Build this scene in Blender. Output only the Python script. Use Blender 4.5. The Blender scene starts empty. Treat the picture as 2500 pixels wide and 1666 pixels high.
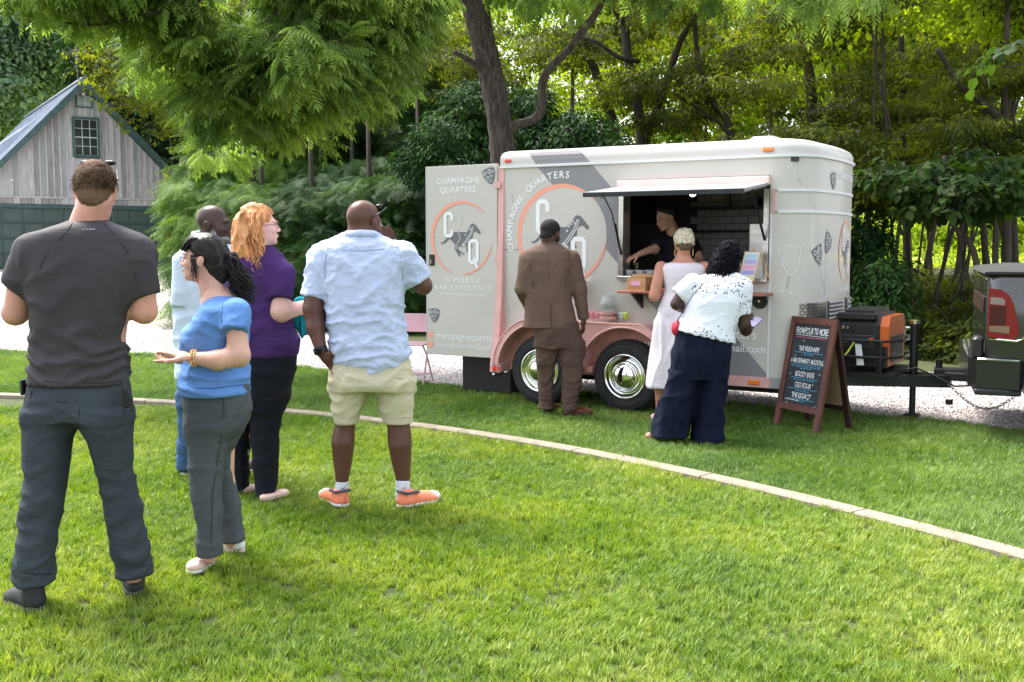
import bpy, math, random
import numpy as np
from mathutils import Vector, Matrix

random.seed(7); RNG = np.random.default_rng(7)
SC = bpy.context.scene
COL = SC.collection
R = math.radians

# ------------------------------------------------------------------ camera
# the photograph is 2500 x 1666; focal length in its pixels, eye height and pitch
FPX, CX, CY, EYE = 2600.0, 1250.0, 833.0, 1.52
PITCH = math.atan(238 / FPX)
cam_d = bpy.data.cameras.new('camera')
cam_d.sensor_width = 36; cam_d.lens = 36 * FPX / 2500
cam_d.clip_start = 0.05; cam_d.clip_end = 900
cam = bpy.data.objects.new('camera', cam_d); COL.objects.link(cam)
cam.location = (0, 0, EYE); cam.rotation_euler = (math.pi / 2 - PITCH, 0, 0)
SC.camera = cam

# ------------------------------------------------------------------ light
SUN_EL, SUN_AZ = 60.0, 316.0            # azimuth: degrees clockwise from +Y (beyond the woods, to the left)
w = bpy.data.worlds.new('World'); SC.world = w; w.use_nodes = True
nt = w.node_tree
bgn = nt.nodes.get('Background') or nt.nodes.new('ShaderNodeBackground')
sky = nt.nodes.new('ShaderNodeTexSky'); sky.sky_type = 'NISHITA'; sky.sun_disc = False
sky.sun_elevation = R(SUN_EL); sky.sun_rotation = R(SUN_AZ)
sky.air_density = 1.0; sky.dust_density = 3.0; sky.ozone_density = 1.0; sky.altitude = 50
hs = nt.nodes.new('ShaderNodeHueSaturation'); hs.inputs['Saturation'].default_value = 0.36   # hazy, nearly white sky
nt.links.new(sky.outputs[0], hs.inputs['Color']); nt.links.new(hs.outputs[0], bgn.inputs[0]); bgn.inputs[1].default_value = 0.15
sd = bpy.data.lights.new('sun', 'SUN'); sd.energy = 2.1; sd.angle = R(26); sd.color = (1.0, 0.95, 0.86)
sun = bpy.data.objects.new('sun', sd); COL.objects.link(sun)
_az = R(SUN_AZ); _el = R(SUN_EL)
_sdir = Vector((math.sin(_az) * math.cos(_el), math.cos(_az) * math.cos(_el), math.sin(_el)))
sun.rotation_euler = _sdir.to_track_quat('Z', 'Y').to_euler(); sun.location = (0, 0, 40)
SC.view_settings.view_transform = 'Standard'; SC.view_settings.look = 'None'
SC.view_settings.exposure = 1.9; SC.view_settings.gamma = 1
SC.view_settings.use_curve_mapping = False
cy = SC.cycles
cy.max_bounces = 7; cy.diffuse_bounces = 3; cy.glossy_bounces = 3; cy.transmission_bounces = 5
cy.transparent_max_bounces = 6; cy.caustics_reflective = False; cy.caustics_refractive = False
cy.use_denoising = True; cy.sample_clamp_indirect = 6

# ------------------------------------------------------------------ measuring helpers
_cp, _sp = math.cos(PITCH), math.sin(PITCH)
def ray(px, py):
    u, v = px - CX, CY - py
    return Vector((u, FPX * _cp + v * _sp, -FPX * _sp + v * _cp))
def P(px, py, Y):                       # the point at world depth Y
    r = ray(px, py); k = Y / r.y
    return Vector((r.x * k, Y, EYE + r.z * k))
def G(px, py, z=0.0):                   # the point at height z
    r = ray(px, py); k = (z - EYE) / r.z
    return Vector((r.x * k, r.y * k, z))
def sst(a, b, x):
    t = np.clip((x - a) / (b - a), 0, 1); return t * t * (3 - 2 * t)
def terr(x, y):
    return 0.57 * sst(17.0, 40.0, y)

# ------------------------------------------------------------------ noise
def _hash(i, j, k):
    n = (i.astype(np.int64) * 374761393 + j.astype(np.int64) * 668265263 + k.astype(np.int64) * 2147483647) & 0xffffffff
    n = ((n ^ (n >> 13)) * 1274126177) & 0xffffffff
    n = ((n ^ (n >> 16)) * 2246822519) & 0xffffffff
    return ((n ^ (n >> 15)) & 0xffff) / 65535.0
def vnoise(p):
    p = np.asarray(p, float); i = np.floor(p).astype(np.int64); f = p - i; f = f * f * (3 - 2 * f)
    r = 0
    for a in (0, 1):
        wa = f[:, 0] if a else 1 - f[:, 0]
        for b in (0, 1):
            wb = f[:, 1] if b else 1 - f[:, 1]
            for c in (0, 1):
                wc = f[:, 2] if c else 1 - f[:, 2]
                r = r + wa * wb * wc * _hash(i[:, 0] + a, i[:, 1] + b, i[:, 2] + c)
    return r
def ridge(p): return 1 - np.abs(2 * vnoise(p) - 1)

# ------------------------------------------------------------------ materials
MATS = {}
def M(name, col, rough=0.6, var=0.0, vs=6.0, col2=None, bump=0.0, bs=60.0, metal=0.0, spec=0.5,
      trans=0.0, ior=1.45, emit=0.0, alpha=1.0, coord='Object', stretch=None, sheen=0.0, ramp=(0.35, 0.65), coat=0.0):
    if name in MATS: return MATS[name]
    m = bpy.data.materials.new(name); m.use_nodes = True; nt = m.node_tree
    b = nt.nodes['Principled BSDF']; L = nt.links.new
    c = tuple(col) + (1,)
    b.inputs['Base Color'].default_value = c
    b.inputs['Roughness'].default_value = rough; b.inputs['Metallic'].default_value = metal
    b.inputs['IOR'].default_value = ior
    b.inputs['Specular IOR Level'].default_value = spec
    b.inputs['Transmission Weight'].default_value = trans
    b.inputs['Alpha'].default_value = alpha
    b.inputs['Sheen Weight'].default_value = sheen
    b.inputs['Coat Weight'].default_value = coat
    if emit:
        b.inputs['Emission Color'].default_value = c; b.inputs['Emission Strength'].default_value = emit
    m.diffuse_color = c
    tc = None
    if var or bump or col2:
        if coord == 'World':
            tc = nt.nodes.new('ShaderNodeNewGeometry').outputs['Position']
        else:
            tc = nt.nodes.new('ShaderNodeTexCoord').outputs[coord]
        if stretch:
            mp = nt.nodes.new('ShaderNodeMapping'); mp.inputs['Scale'].default_value = stretch
            L(tc, mp.inputs[0]); tc = mp.outputs[0]
    if var or col2:
        n = nt.nodes.new('ShaderNodeTexNoise'); n.inputs['Scale'].default_value = vs
        n.inputs['Detail'].default_value = 5; n.inputs['Roughness'].default_value = 0.6
        L(tc, n.inputs['Vector'])
        rp = nt.nodes.new('ShaderNodeValToRGB')
        rp.color_ramp.elements[0].position = ramp[0]; rp.color_ramp.elements[1].position = ramp[1]
        if col2 is None:
            lo = tuple(max(0, x * (1 - var)) for x in col) + (1,); hi = tuple(min(1, x * (1 + var)) for x in col) + (1,)
        else: lo, hi = c, tuple(col2) + (1,)
        rp.color_ramp.elements[0].color = lo; rp.color_ramp.elements[1].color = hi
        L(n.outputs['Fac'], rp.inputs[0]); L(rp.outputs[0], b.inputs['Base Color'])
    if bump:
        n2 = nt.nodes.new('ShaderNodeTexNoise'); n2.inputs['Scale'].default_value = bs; n2.inputs['Detail'].default_value = 3
        L(tc, n2.inputs['Vector'])
        bp = nt.nodes.new('ShaderNodeBump'); bp.inputs['Strength'].default_value = bump; bp.inputs['Distance'].default_value = 0.01
        L(n2.outputs['Fac'], bp.inputs['Height']); L(bp.outputs[0], b.inputs['Normal'])
    MATS[name] = m
    return m

# ------------------------------------------------------------------ objects
def tag(o, label=None, cat=None, group=None, kind=None):
    if label: o['label'] = label
    if cat: o['category'] = cat
    if group: o['group'] = group
    if kind: o['kind'] = kind
    return o
def thing(name, label, cat, loc=(0, 0, 0), rz=0.0, group=None, mat4=None):
    o = bpy.data.objects.new(name, None); COL.objects.link(o)
    o.empty_display_size = 0.1
    o.location = loc; o.rotation_euler = (0, 0, rz)
    o['_m'] = 0
    PM[o.name] = (Matrix.Translation(Vector(loc)) @ Matrix.Rotation(rz, 4, 'Z'))
    del o['_m']
    return tag(o, label, cat, group)
PM = {}                                  # world matrices of parents, by name
def wm(o): return PM.get(o.name, Matrix.Identity(4))
def mk(name, verts, faces, mat=None, parent=None, smooth=False, world=False, mats=None, midx=None, kind=None, label=None):
    me = bpy.data.meshes.new(name)
    v = np.asarray(verts, float).reshape(-1, 3)
    if world and parent is not None:
        inv = np.array(wm(parent).inverted())
        v = v @ inv[:3, :3].T + inv[:3, 3]
    if isinstance(faces, np.ndarray) and faces.ndim == 2:
        k = faces.shape[1]; n = len(faces)
        me.vertices.add(len(v)); me.vertices.foreach_set('co', v.astype(np.float32).ravel())
        me.loops.add(n * k); me.loops.foreach_set('vertex_index', faces.astype(np.int32).ravel())
        me.polygons.add(n); me.polygons.foreach_set('loop_start', np.arange(0, n * k, k, dtype=np.int32))
        me.update(calc_edges=True)
    else:
        me.from_pydata([tuple(x) for x in v], [], [tuple(int(i) for i in f) for f in faces]); me.update()
    if mats:
        for m_ in mats: me.materials.append(m_)
        if midx is not None: me.polygons.foreach_set('material_index', np.asarray(midx, dtype=np.int32))
    elif mat: me.materials.append(mat)
    if smooth: me.polygons.foreach_set('use_smooth', np.ones(len(me.polygons), dtype=bool))
    o = bpy.data.objects.new(name, me); COL.objects.link(o)
    if parent is not None: o.parent = parent; PM[o.name] = wm(parent)
    if kind: o['kind'] = kind
    if label: o['label'] = label
    return o
def dupe(o, parent=None, loc=None):
    c = o.copy(); COL.objects.link(c); c.parent = parent
    if loc is not None: c.location = loc
    return c

class MB:
    """collects simple shapes into one mesh"""
    def __init__(s): s.v = []; s.f = []; s.m = []; s.T = Matrix.Identity(4); s.cur = 0
    def add(s, v, f):
        b = len(s.v)
        for p in v:
            q = s.T @ Vector(p); s.v.append((q.x, q.y, q.z))
        for q in f: s.f.append(tuple(b + i for i in q)); s.m.append(s.cur)
        return s
    def box(s, x0, x1, y0, y1, z0, z1, c=0.0):
        if c <= 0:
            v = [(x0,y0,z0),(x1,y0,z0),(x1,y1,z0),(x0,y1,z0),(x0,y0,z1),(x1,y0,z1),(x1,y1,z1),(x0,y1,z1)]
            return s.add(v, [(3,2,1,0),(4,5,6,7),(0,1,5,4),(1,2,6,5),(2,3,7,6),(3,0,4,7)])
        # chamfered box: octagon plan, chamfered top/bottom
        def oc(z, i):
            a, b, d, e = x0+i, x1-i, y0+i, y1-i
            k = c
            return [(a+k,d,z),(b-k,d,z),(b,d+k,z),(b,e-k,z),(b-k,e,z),(a+k,e,z),(a,e-k,z),(a,d+k,z)]
        v = oc(z0, c*.7) + oc(z0+c, 0) + oc(z1-c, 0) + oc(z1, c*.7)
        f = [tuple(range(7,-1,-1)), tuple(range(24,32))]
        for l in range(3):
            for i in range(8): j = (i+1) % 8; f.append((l*8+i, l*8+j, l*8+8+j, l*8+8+i))
        return s.add(v, f)
    def cyl(s, a, b, r, r2=None, n=16, caps=True):
        a, b = Vector(a), Vector(b); r2 = r if r2 is None else r2
        d = (b - a).normalized(); u = d.orthogonal().normalized(); w_ = d.cross(u)
        v = []
        for (c, rr) in ((a, r), (b, r2)):
            for i in range(n):
                t = 2*math.pi*i/n; v.append(c + (u*math.cos(t) + w_*math.sin(t))*rr)
        f = [(i, (i+1) % n, n+(i+1) % n, n+i) for i in range(n)]
        if caps: f += [tuple(range(n-1,-1,-1)), tuple(range(n, 2*n))]
        return s.add(v, f)
    def tube(s, pts, r, n=8, caps=True):
        pts = [Vector(p) for p in pts]; k = len(pts)
        rs = r if hasattr(r, '__len__') else [r]*k
        v = []; u = None
        for i, p in enumerate(pts):
            d = (pts[min(i+1,k-1)] - pts[max(i-1,0)]).normalized()
            if u is None: u = d.orthogonal().normalized()
            else:
                u = (u - d*u.dot(d))
                u = u.normalized() if u.length > 1e-6 else d.orthogonal().normalized()
            w_ = d.cross(u)
            for j in range(n):
                t = 2*math.pi*j/n; v.append(p + (u*math.cos(t) + w_*math.sin(t))*rs[i])
        f = [(i*n+j, i*n+(j+1) % n, (i+1)*n+(j+1) % n, (i+1)*n+j) for i in range(k-1) for j in range(n)]
        if caps: f += [tuple(range(n-1,-1,-1)), tuple(range((k-1)*n, k*n))]
        return s.add(v, f)
    def lathe(s, prof, c=(0,0,0), axis='z', n=32):
        v = []; c = Vector(c)
        for (r, h) in prof:
            for i in range(n):
                t = 2*math.pi*i/n; a, b = r*math.cos(t), r*math.sin(t)
                q = {'z': (a, b, h), 'y': (a, h, b), 'x': (h, a, b)}[axis]
                v.append(c + Vector(q))
        f = [(k*n+i, k*n+(i+1) % n, (k+1)*n+(i+1) % n, (k+1)*n+i) for k in range(len(prof)-1) for i in range(n)]
        return s.add(v, f)
    def prism(s, poly, y0, y1, ax='y'):
        """poly in the x,z plane extruded along y (ax='y'), or x,y plane extruded along z"""
        n = len(poly)
        if ax == 'y': v = [(a, y0, b) for a, b in poly] + [(a, y1, b) for a, b in poly]
        elif ax == 'z': v = [(a, b, y0) for a, b in poly] + [(a, b, y1) for a, b in poly]
        else: v = [(y0, a, b) for a, b in poly] + [(y1, a, b) for a, b in poly]
        f = [tuple(range(n)), tuple(range(2*n-1, n-1, -1))] + [(i, n+i, n+(i+1) % n, (i+1) % n) for i in range(n)]
        return s.add(v, f)
    def sphere(s, c, r, n=12, m=8, sq=(1,1,1)):
        prof = [(max(1e-4, math.sin(math.pi*i/m))*r, -math.cos(math.pi*i/m)*r) for i in range(m+1)]
        v = []; c = Vector(c)
        for (a, h) in prof:
            for i in range(n):
                t = 2*math.pi*i/n; v.append((c.x+a*math.cos(t)*sq[0], c.y+a*math.sin(t)*sq[1], c.z+h*sq[2]))
        f = [(k*n+i, k*n+(i+1) % n, (k+1)*n+(i+1) % n, (k+1)*n+i) for k in range(m) for i in range(n)]
        return s.add(v, f)
    def build(s, name, mat=None, parent=None, smooth=False, world=False, mats=None, kind=None, label=None):
        o = mk(name, s.v, s.f, mat, parent, smooth, world, mats, s.m if mats else None, kind, label)
        if smooth == 'auto':
            o.data.polygons.foreach_set('use_smooth', np.ones(len(o.data.polygons), dtype=bool))
            md = None
            try: o.data.set_sharp_from_angle(angle=R(35))
            except Exception: pass
        return o

# text as mesh data: returns verts (n,3) in the x,y plane (z=0) and faces
_tc = {}
def text_mesh(s, size=1.0, bold=False, spacing=1.0, align='CENTER', shear=0.0, off=0.0):
    cu = bpy.data.curves.new('lettering', 'FONT'); cu.body = s; cu.size = size
    cu.align_x = align; cu.space_character = spacing; cu.shear = shear
    cu.offset = off; cu.resolution_u = 3; cu.fill_mode = 'FRONT'
    ob = bpy.data.objects.new('lettering', cu); COL.objects.link(ob)
    bpy.context.view_layer.update()
    me = bpy.data.meshes.new_from_object(ob.evaluated_get(bpy.context.evaluated_depsgraph_get()))
    v = np.array([x.co[:] for x in me.vertices]).reshape(-1, 3); f = [tuple(p.vertices) for p in me.polygons]
    bpy.data.objects.remove(ob); bpy.data.curves.remove(cu); bpy.data.meshes.remove(me)
    return v, f
class Decal:
    """flat print built as thin relief: collects 2-D shapes and maps them through fn(u, v, lift) -> xyz"""
    def __init__(s, fn, lift=0.0025): s.fn = fn; s.v = []; s.f = []; s.lift = lift
    def poly(s, pts, lift=None):
        b = len(s.v); l = s.lift if lift is None else lift
        s.v += [s.fn(u, v, l) for u, v in pts]; s.f.append(tuple(range(b, b+len(pts)))); return s
    def grid(s, v2, f, lift=None):
        b = len(s.v); l = s.lift if lift is None else lift
        s.v += [s.fn(u, v, l) for u, v in v2]; s.f += [tuple(b+i for i in q) for q in f]; return s
    def text(s, t, u, v, size, spacing=1.0, align='CENTER', sx=1.0, off=0.0, lift=None, rot=0.0):
        tv, tf = text_mesh(t, size, spacing=spacing, align=align, off=off)
        c_, s_ = math.cos(rot), math.sin(rot)
        return s.grid([(u + x*sx*c_ - y*s_, v + x*sx*s_ + y*c_) for x, y, _ in tv], tf, lift)
    def arctext(s, t, cu, cv, rad, a0, a1, size, off=0.0, inward=False):
        k = len(t)
        for i, ch in enumerate(t):
            if ch == ' ': continue
            a = a0 + (a1-a0)*i/(k-1); tv, tf = text_mesh(ch, size, off=off)
            rot = a - math.pi/2
            c_, s_ = math.cos(rot), math.sin(rot); px, py = cu + rad*math.cos(a), cv + rad*math.sin(a)
            s.grid([(px + x*c_ - y*s_, py + x*s_ + y*c_) for x, y, _ in tv], tf)
        return s
    def ring(s, cu, cv, r0f, r1f, a0, a1, n=64, lift=None):
        v = []; f = []
        for i in range(n+1):
            a = a0 + (a1-a0)*i/n; t = i/n
            for r in (r0f(t), r1f(t)): v.append((cu + r*math.cos(a), cv + r*math.sin(a)))
        for i in range(n): f.append((2*i, 2*i+1, 2*i+3, 2*i+2))
        return s.grid(v, f, lift)
    def line(s, pts, wd, lift=None, closed=False):
        pts = [Vector((a, b)) for a, b in pts]
        if closed: pts.append(pts[0])
        for a, b in zip(pts[:-1], pts[1:]):
            d = (b-a); 
            if d.length < 1e-6: continue
            n = Vector((-d.y, d.x)).normalized()*wd/2
            s.poly([tuple(a-n), tuple(b-n), tuple(b+n), tuple(a+n)], lift)
        return s
    def rline(s, pts, wd, lift=None, closed=False):
        s.line(pts, wd, lift, closed)
        for a, b in pts: s.disc(a, b, wd/2, 10, (s.lift if lift is None else lift) + .0003)
        return s
    def disc(s, cu, cv, r, n=16, lift=None):
        return s.poly([(cu+r*math.cos(2*math.pi*i/n), cv+r*math.sin(2*math.pi*i/n)) for i in range(n)], lift)
    def build(s, name, mat, parent, label=None, world=False): return mk(name, s.v, s.f, mat, parent, label=label, world=world)

# ------------------------------------------------------------------ soft bodies: distance fields -> mesh
def smin(a, b, k):
    if k <= 0: return np.minimum(a, b)
    h = np.clip(0.5 + 0.5*(b-a)/k, 0, 1); return b*(1-h) + a*h - k*h*(1-h)
def cone(a, b, r1, r2, flat=None, fa=1.0, cut=None):
    """round cone; flat=(axis, factor) squashes it along an axis; cut='b' gives a flat far end"""
    a = np.array(a, float); b = np.array(b, float); ab = b-a; L2 = max(1e-9, ab@ab); L = math.sqrt(L2); d_ = ab/L
    if flat is not None:
        ax = np.array(flat[0], float); ax = ax - d_*(ax@d_); nn = np.linalg.norm(ax); ax = ax/max(nn, 1e-6); fk = flat[1]
    def f(p):
        q = p - a; t = q@ab/L2
        tc = np.clip(t, 0, 1); w_ = q - tc[:, None]*ab
        if flat is not None:
            s_ = w_@ax; w_ = w_ + (s_*(1/fk-1))[:, None]*ax
        d = np.sqrt((w_*w_).sum(1)) - (r1 + (r2-r1)*tc)
        if cut and 'b' in cut: d = np.maximum(d, (t-1)*L)
        if cut and 'a' in cut: d = np.maximum(d, -t*L)
        return d
    lo = np.minimum(a, b) - max(r1, r2)*1.1; hi = np.maximum(a, b) + max(r1, r2)*1.1
    f.bb = (lo, hi); return f
def ell(c, r, Rm=None):
    c = np.array(c, float); r = np.array(r, float)
    def f(p):
        q = p - c
        if Rm is not None: q = q @ Rm
        k0 = np.sqrt(((q/r)**2).sum(1)); k1 = np.sqrt(((q/(r*r))**2).sum(1))
        return k0*(k0-1)/np.maximum(k1, 1e-6)
    f.bb = (c - r.max(), c + r.max()); return f
def loft(st, yaw=0.0, n=2.3, top=True):
    """z-monotone stack of super-ellipses. st rows: z, cx, cy, half width a, half depth b"""
    st = sorted(st, key=lambda s_: s_[0]); S = np.array(st, float)
    c_, s_ = math.cos(yaw), math.sin(yaw)
    def f(p):
        z = p[:, 2]; zc = np.clip(z, S[0, 0], S[-1, 0])
        cx = np.interp(zc, S[:, 0], S[:, 1]); cy_ = np.interp(zc, S[:, 0], S[:, 2])
        a = np.interp(zc, S[:, 0], S[:, 3]); b = np.interp(zc, S[:, 0], S[:, 4])
        dx = p[:, 0]-cx; dy = p[:, 1]-cy_
        u = np.abs(dx*c_ + dy*s_)/a; v = np.abs(-dx*s_ + dy*c_)/b
        d = ((u**n + v**n)**(1/n) - 1)*np.minimum(a, b)*0.9
        dz = np.maximum(S[0, 0]-z, z-S[-1, 0])
        return np.maximum(d, dz)
    m = S[:, 3:5].max()
    f.bb = (np.array([S[:, 1].min()-m, S[:, 2].min()-m, S[0, 0]]), np.array([S[:, 1].max()+m, S[:, 2].max()+m, S[-1, 0]]))
    return f
def plane(pt, nrm):                      # negative on the side the normal points away from
    pt = np.array(pt, float); n_ = np.array(nrm, float); n_ = n_/np.linalg.norm(n_)
    return lambda p: (p-pt)@n_
def field(prims, k=0.03, cuts=(), sub=(), subk=0.01):
    def f(p):
        d = None
        for q in prims:
            kk = k
            if isinstance(q, tuple): q, kk = q
            e = q(p); d = e if d is None else smin(d, e, kk)
        for c in cuts: d = np.maximum(d, c(p))
        for c in sub: d = -smin(-d, c(p), subk) if subk > 0 else np.maximum(d, -c(p))
        return d
    lo = np.min([ (q[0] if isinstance(q, tuple) else q).bb[0] for q in prims], axis=0)
    hi = np.max([ (q[0] if isinstance(q, tuple) else q).bb[1] for q in prims], axis=0)
    f.bb = (lo - 0.03, hi + 0.03); return f
def snet(f, h):
    lo, hi = f.bb; B = 6; bs = B*h
    nb = np.maximum(1, np.ceil((hi-lo)/bs).astype(int)); n = nb*B + 1
    ctr = [lo[i] + (np.arange(nb[i]) + .5)*bs for i in range(3)]
    C = np.stack(np.meshgrid(*ctr, indexing='ij'), -1).reshape(-1, 3)
    d = f(C); near = np.abs(d) < bs*1.35
    val = np.ones(tuple(n))*1.0
    # sign of far blocks
    dd = d.reshape(tuple(nb)); 
    val[:] = np.repeat(np.repeat(np.repeat(np.where(dd < 0, -1., 1.), B, 0), B, 1), B, 2)[tuple(slice(0, m) for m in n)] if False else 1.0
    big = np.where(dd < 0, -1.0, 1.0)
    ii = [np.minimum(np.arange(n[i])//B, nb[i]-1) for i in range(3)]
    val = big[np.ix_(*ii)].copy()
    nz = np.argwhere(near.reshape(tuple(nb)))
    if len(nz) == 0: return np.zeros((0, 3)), np.zeros((0, 4), int)
    r = np.arange(B+1); off = np.stack(np.meshgrid(r, r, r, indexing='ij'), -1).reshape(-1, 3)
    mask = np.zeros(tuple(n), bool)
    idx = (nz[:, None, :]*B + off[None]).reshape(-1, 3)
    mask[idx[:, 0], idx[:, 1], idx[:, 2]] = True
    q = np.argwhere(mask); out = np.empty(len(q))
    for s_ in range(0, len(q), 400000):
        out[s_:s_+400000] = f(lo + q[s_:s_+400000]*h)
    val[q[:, 0], q[:, 1], q[:, 2]] = out
    # surface nets
    sg = val < 0
    cs = [sg[a:a+n[0]-1, b:b+n[1]-1, c:c+n[2]-1] for a in (0, 1) for b in (0, 1) for c in (0, 1)]
    cnt = sum(c.astype(np.int8) for c in cs); act = (cnt > 0) & (cnt < 8)
    ac = np.argwhere(act); vid = -np.ones(act.shape, np.int64); vid[act] = np.arange(len(ac))
    V = np.zeros((len(ac), 3)); W = np.zeros(len(ac))
    for ax in range(3):
        o1, o2 = [i for i in range(3) if i != ax]
        for a in (0, 1):
            for b in (0, 1):
                p0 = ac.copy(); p0[:, o1] += a; p0[:, o2] += b; p1 = p0.copy(); p1[:, ax] += 1
                v0 = val[p0[:, 0], p0[:, 1], p0[:, 2]]; v1 = val[p1[:, 0], p1[:, 1], p1[:, 2]]
                m = (v0 < 0) != (v1 < 0); t = np.where(m, v0/(v0-v1+1e-12), 0)
                e = p0.astype(float); e[:, ax] += t
                V[m] += e[m]; W[m] += 1
    V = lo + V/np.maximum(W, 1)[:, None]*h
    F = []
    for ax in range(3):
        o1, o2 = (ax+1) % 3, (ax+2) % 3
        a = [slice(None)]*3; b = [slice(None)]*3; a[ax] = slice(0, -1); b[ax] = slice(1, None)
        s0, s1 = sg[tuple(a)], sg[tuple(b)]; e = np.argwhere(s0 != s1)
        e = e[(e[:, o1] > 0) & (e[:, o2] > 0) & (e[:, o1] < n[o1]-1) & (e[:, o2] < n[o2]-1)]
        if not len(e): continue
        def g(d1, d2):
            k = e.copy(); k[:, o1] += d1; k[:, o2] += d2; return vid[k[:, 0], k[:, 1], k[:, 2]]
        q = np.stack([g(-1, -1), g(0, -1), g(0, 0), g(-1, 0)], 1)
        fl = ~s0[e[:, 0], e[:, 1], e[:, 2]]
        q[fl] = q[fl][:, ::-1]; F.append(q)
    F = np.concatenate(F); F = F[(F >= 0).all(1)]
    return V, F
FIELDS = {}
def on_surface(f, px, py, Y0, lift=.001):
    """where the sight line through a photo point first meets a cloth surface"""
    Ys = np.arange(Y0-.45, Y0+.4, .004); r = ray(px, py)
    p = np.stack([r.x/r.y*Ys, Ys, EYE + r.z/r.y*Ys], 1); d = f(p); k = np.where(d < 0)[0]
    return None if not len(k) else Vector(p[k[0]]) + Vector((0, -lift, 0))
def seam(parent, garment, pts, Y0, mat, r=.0022, name='seam', sub=8):
    f = FIELDS[(parent.name, garment)]; q = []
    for (a, b) in zip(pts[:-1], pts[1:]):
        for i in range(sub): q.append((a[0]+(b[0]-a[0])*i/sub, a[1]+(b[1]-a[1])*i/sub))
    q.append(pts[-1]); v = [on_surface(f, x, y, Y0) for x, y in q]; v = [p for p in v if p is not None]
    if len(v) < 3: return None
    own = next((c for c in parent.children if c.name.split('.')[0] == garment), parent)
    mb = MB(); mb.tube(v, r, 5); return mb.build(name, mat, own, world=True)
def vnormals(V, F):
    a = V[F[:, 2]] - V[F[:, 0]]; b = V[F[:, 3]] - V[F[:, 1]]; fn = np.cross(a, b)
    N = np.zeros_like(V)
    for i in range(4): np.add.at(N, F[:, i], fn)
    return N/np.maximum(np.linalg.norm(N, axis=1), 1e-9)[:, None]
def body(name, f, h, mat, parent, folds=(), relax=1, extra=(), label=None, kind=None):
    """mesh the field; folds: (amp, (fx,fy,fz), z0, z1[, seed]) noise displacement in metres"""
    FIELDS[(parent.name if parent else "", name)] = f
    V, F = snet(f, h)
    if len(F) == 0: print('EMPTY FIELD', name); return None
    for _ in range(relax):
        S = np.zeros_like(V); c = np.zeros(len(V))
        for i in range(4):
            j = (i+1) % 4
            np.add.at(S, F[:, i], V[F[:, j]]); np.add.at(c, F[:, i], 1); np.add.at(S, F[:, j], V[F[:, i]]); np.add.at(c, F[:, j], 1)
        V = V*.5 + S/np.maximum(c, 1)[:, None]*.5
    if folds:
        N = vnormals(V, F); D = np.zeros(len(V))
        for fo in folds:
            amp, fr, z0, z1 = fo[:4]; sd_ = fo[4] if len(fo) > 4 else 0.0
            Q = V*np.array(fr) + sd_
            Q = Q + 1.0*np.stack([vnoise(V*5+7+sd_), vnoise(V*5+17+sd_), 2.2*vnoise(V*np.array((7., 7., 4.))+27+sd_)], 1)
            m = sst(z0-.04, z0+.04, V[:, 2])*(1-sst(z1-.04, z1+.04, V[:, 2]))
            D += 1.5*amp*m*(ridge(Q)**2.6*1.5 - .75 + .4*(ridge(Q*2.1+3)-.5))
        V = V + N*D[:, None]
    for (ev, ef) in extra:
        F = np.concatenate([F, np.asarray(ef)+len(V)]); V = np.concatenate([V, ev])
    return mk(name, V, F, mat, parent, smooth=True, world=True, label=label, kind=kind)
def rotm(yaw=0, pitch=0, roll=0):        # columns: right, forward, up of a head or hand frame
    return np.array((Matrix.Rotation(yaw, 3, 'Z') @ Matrix.Rotation(pitch, 3, 'X') @ Matrix.Rotation(roll, 3, 'Y')))
# ------------------------------------------------------------------ palette
paint   = M('trailer_paint', (.55,.525,.48), rough=.42, var=.035, vs=1.5, bump=.02, bs=9, coat=.25)
roofp   = M('roof_paint', (.57,.55,.515), rough=.4, var=.03, vs=2, coat=.2)
trimw   = M('white_trim', (.72,.72,.72), rough=.35)
stripeg = M('grey_stripe', (.235,.23,.245), rough=.4, coat=.2)
pinkp   = M('pink_paint', (.72,.40,.38), rough=.45, var=.08, vs=5, bump=.03, bs=20)
pinkd   = M('pink_inner', (.50,.24,.20), rough=.6, var=.2, vs=8)
coral   = M('coral_print', (.86,.36,.26), rough=.5)
whitep  = M('white_print', (.85,.85,.86), rough=.5)
palep   = M('pale_print', (.68,.69,.68), rough=.5)
greyp   = M('grey_print', (.15,.15,.165), rough=.5)
steel   = M('brushed_steel', (.62,.60,.56), rough=.3, metal=.9, var=.12, vs=3, stretch=(1,1,12))
chrome  = M('chrome', (.86,.87,.87), rough=.06, metal=1)
blackp  = M('black_plastic', (.014,.014,.016), rough=.45, bump=.05, bs=200)
blackm  = M('black_metal', (.02,.021,.023), rough=.4, metal=.3, var=.3, vs=9)
rubber  = M('rubber', (.022,.022,.024), rough=.75, var=.3, vs=12, bump=.1, bs=120)
darkin  = M('dark_interior', (.035,.033,.04), rough=.6, var=.2, vs=4)
tilem   = M('tile_glaze', (.50,.48,.49), rough=.2, var=.12, vs=.9, coord='World')
groutm  = M('grout', (.08,.08,.08), rough=.9)
glassm  = M('clear_glass', (.62,.68,.67), rough=.05, alpha=.25, spec=.9)
redl    = M('red_lens', (.75,.035,.03), rough=.15, coat=.6)
orangel = M('orange_lens', (.9,.20,.02), rough=.18, coat=.6)
wood    = M('oak', (.52,.29,.13), rough=.5, var=.25, vs=4, stretch=(1,1,9), bump=.1, bs=30)
woodd   = M('dark_wood', (.105,.032,.022), rough=.42, var=.3, vs=5, stretch=(6,6,1), bump=.08, bs=40)
mdf     = M('raw_board', (.34,.23,.14), rough=.75, var=.12, vs=6, stretch=(8,8,1))
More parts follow.
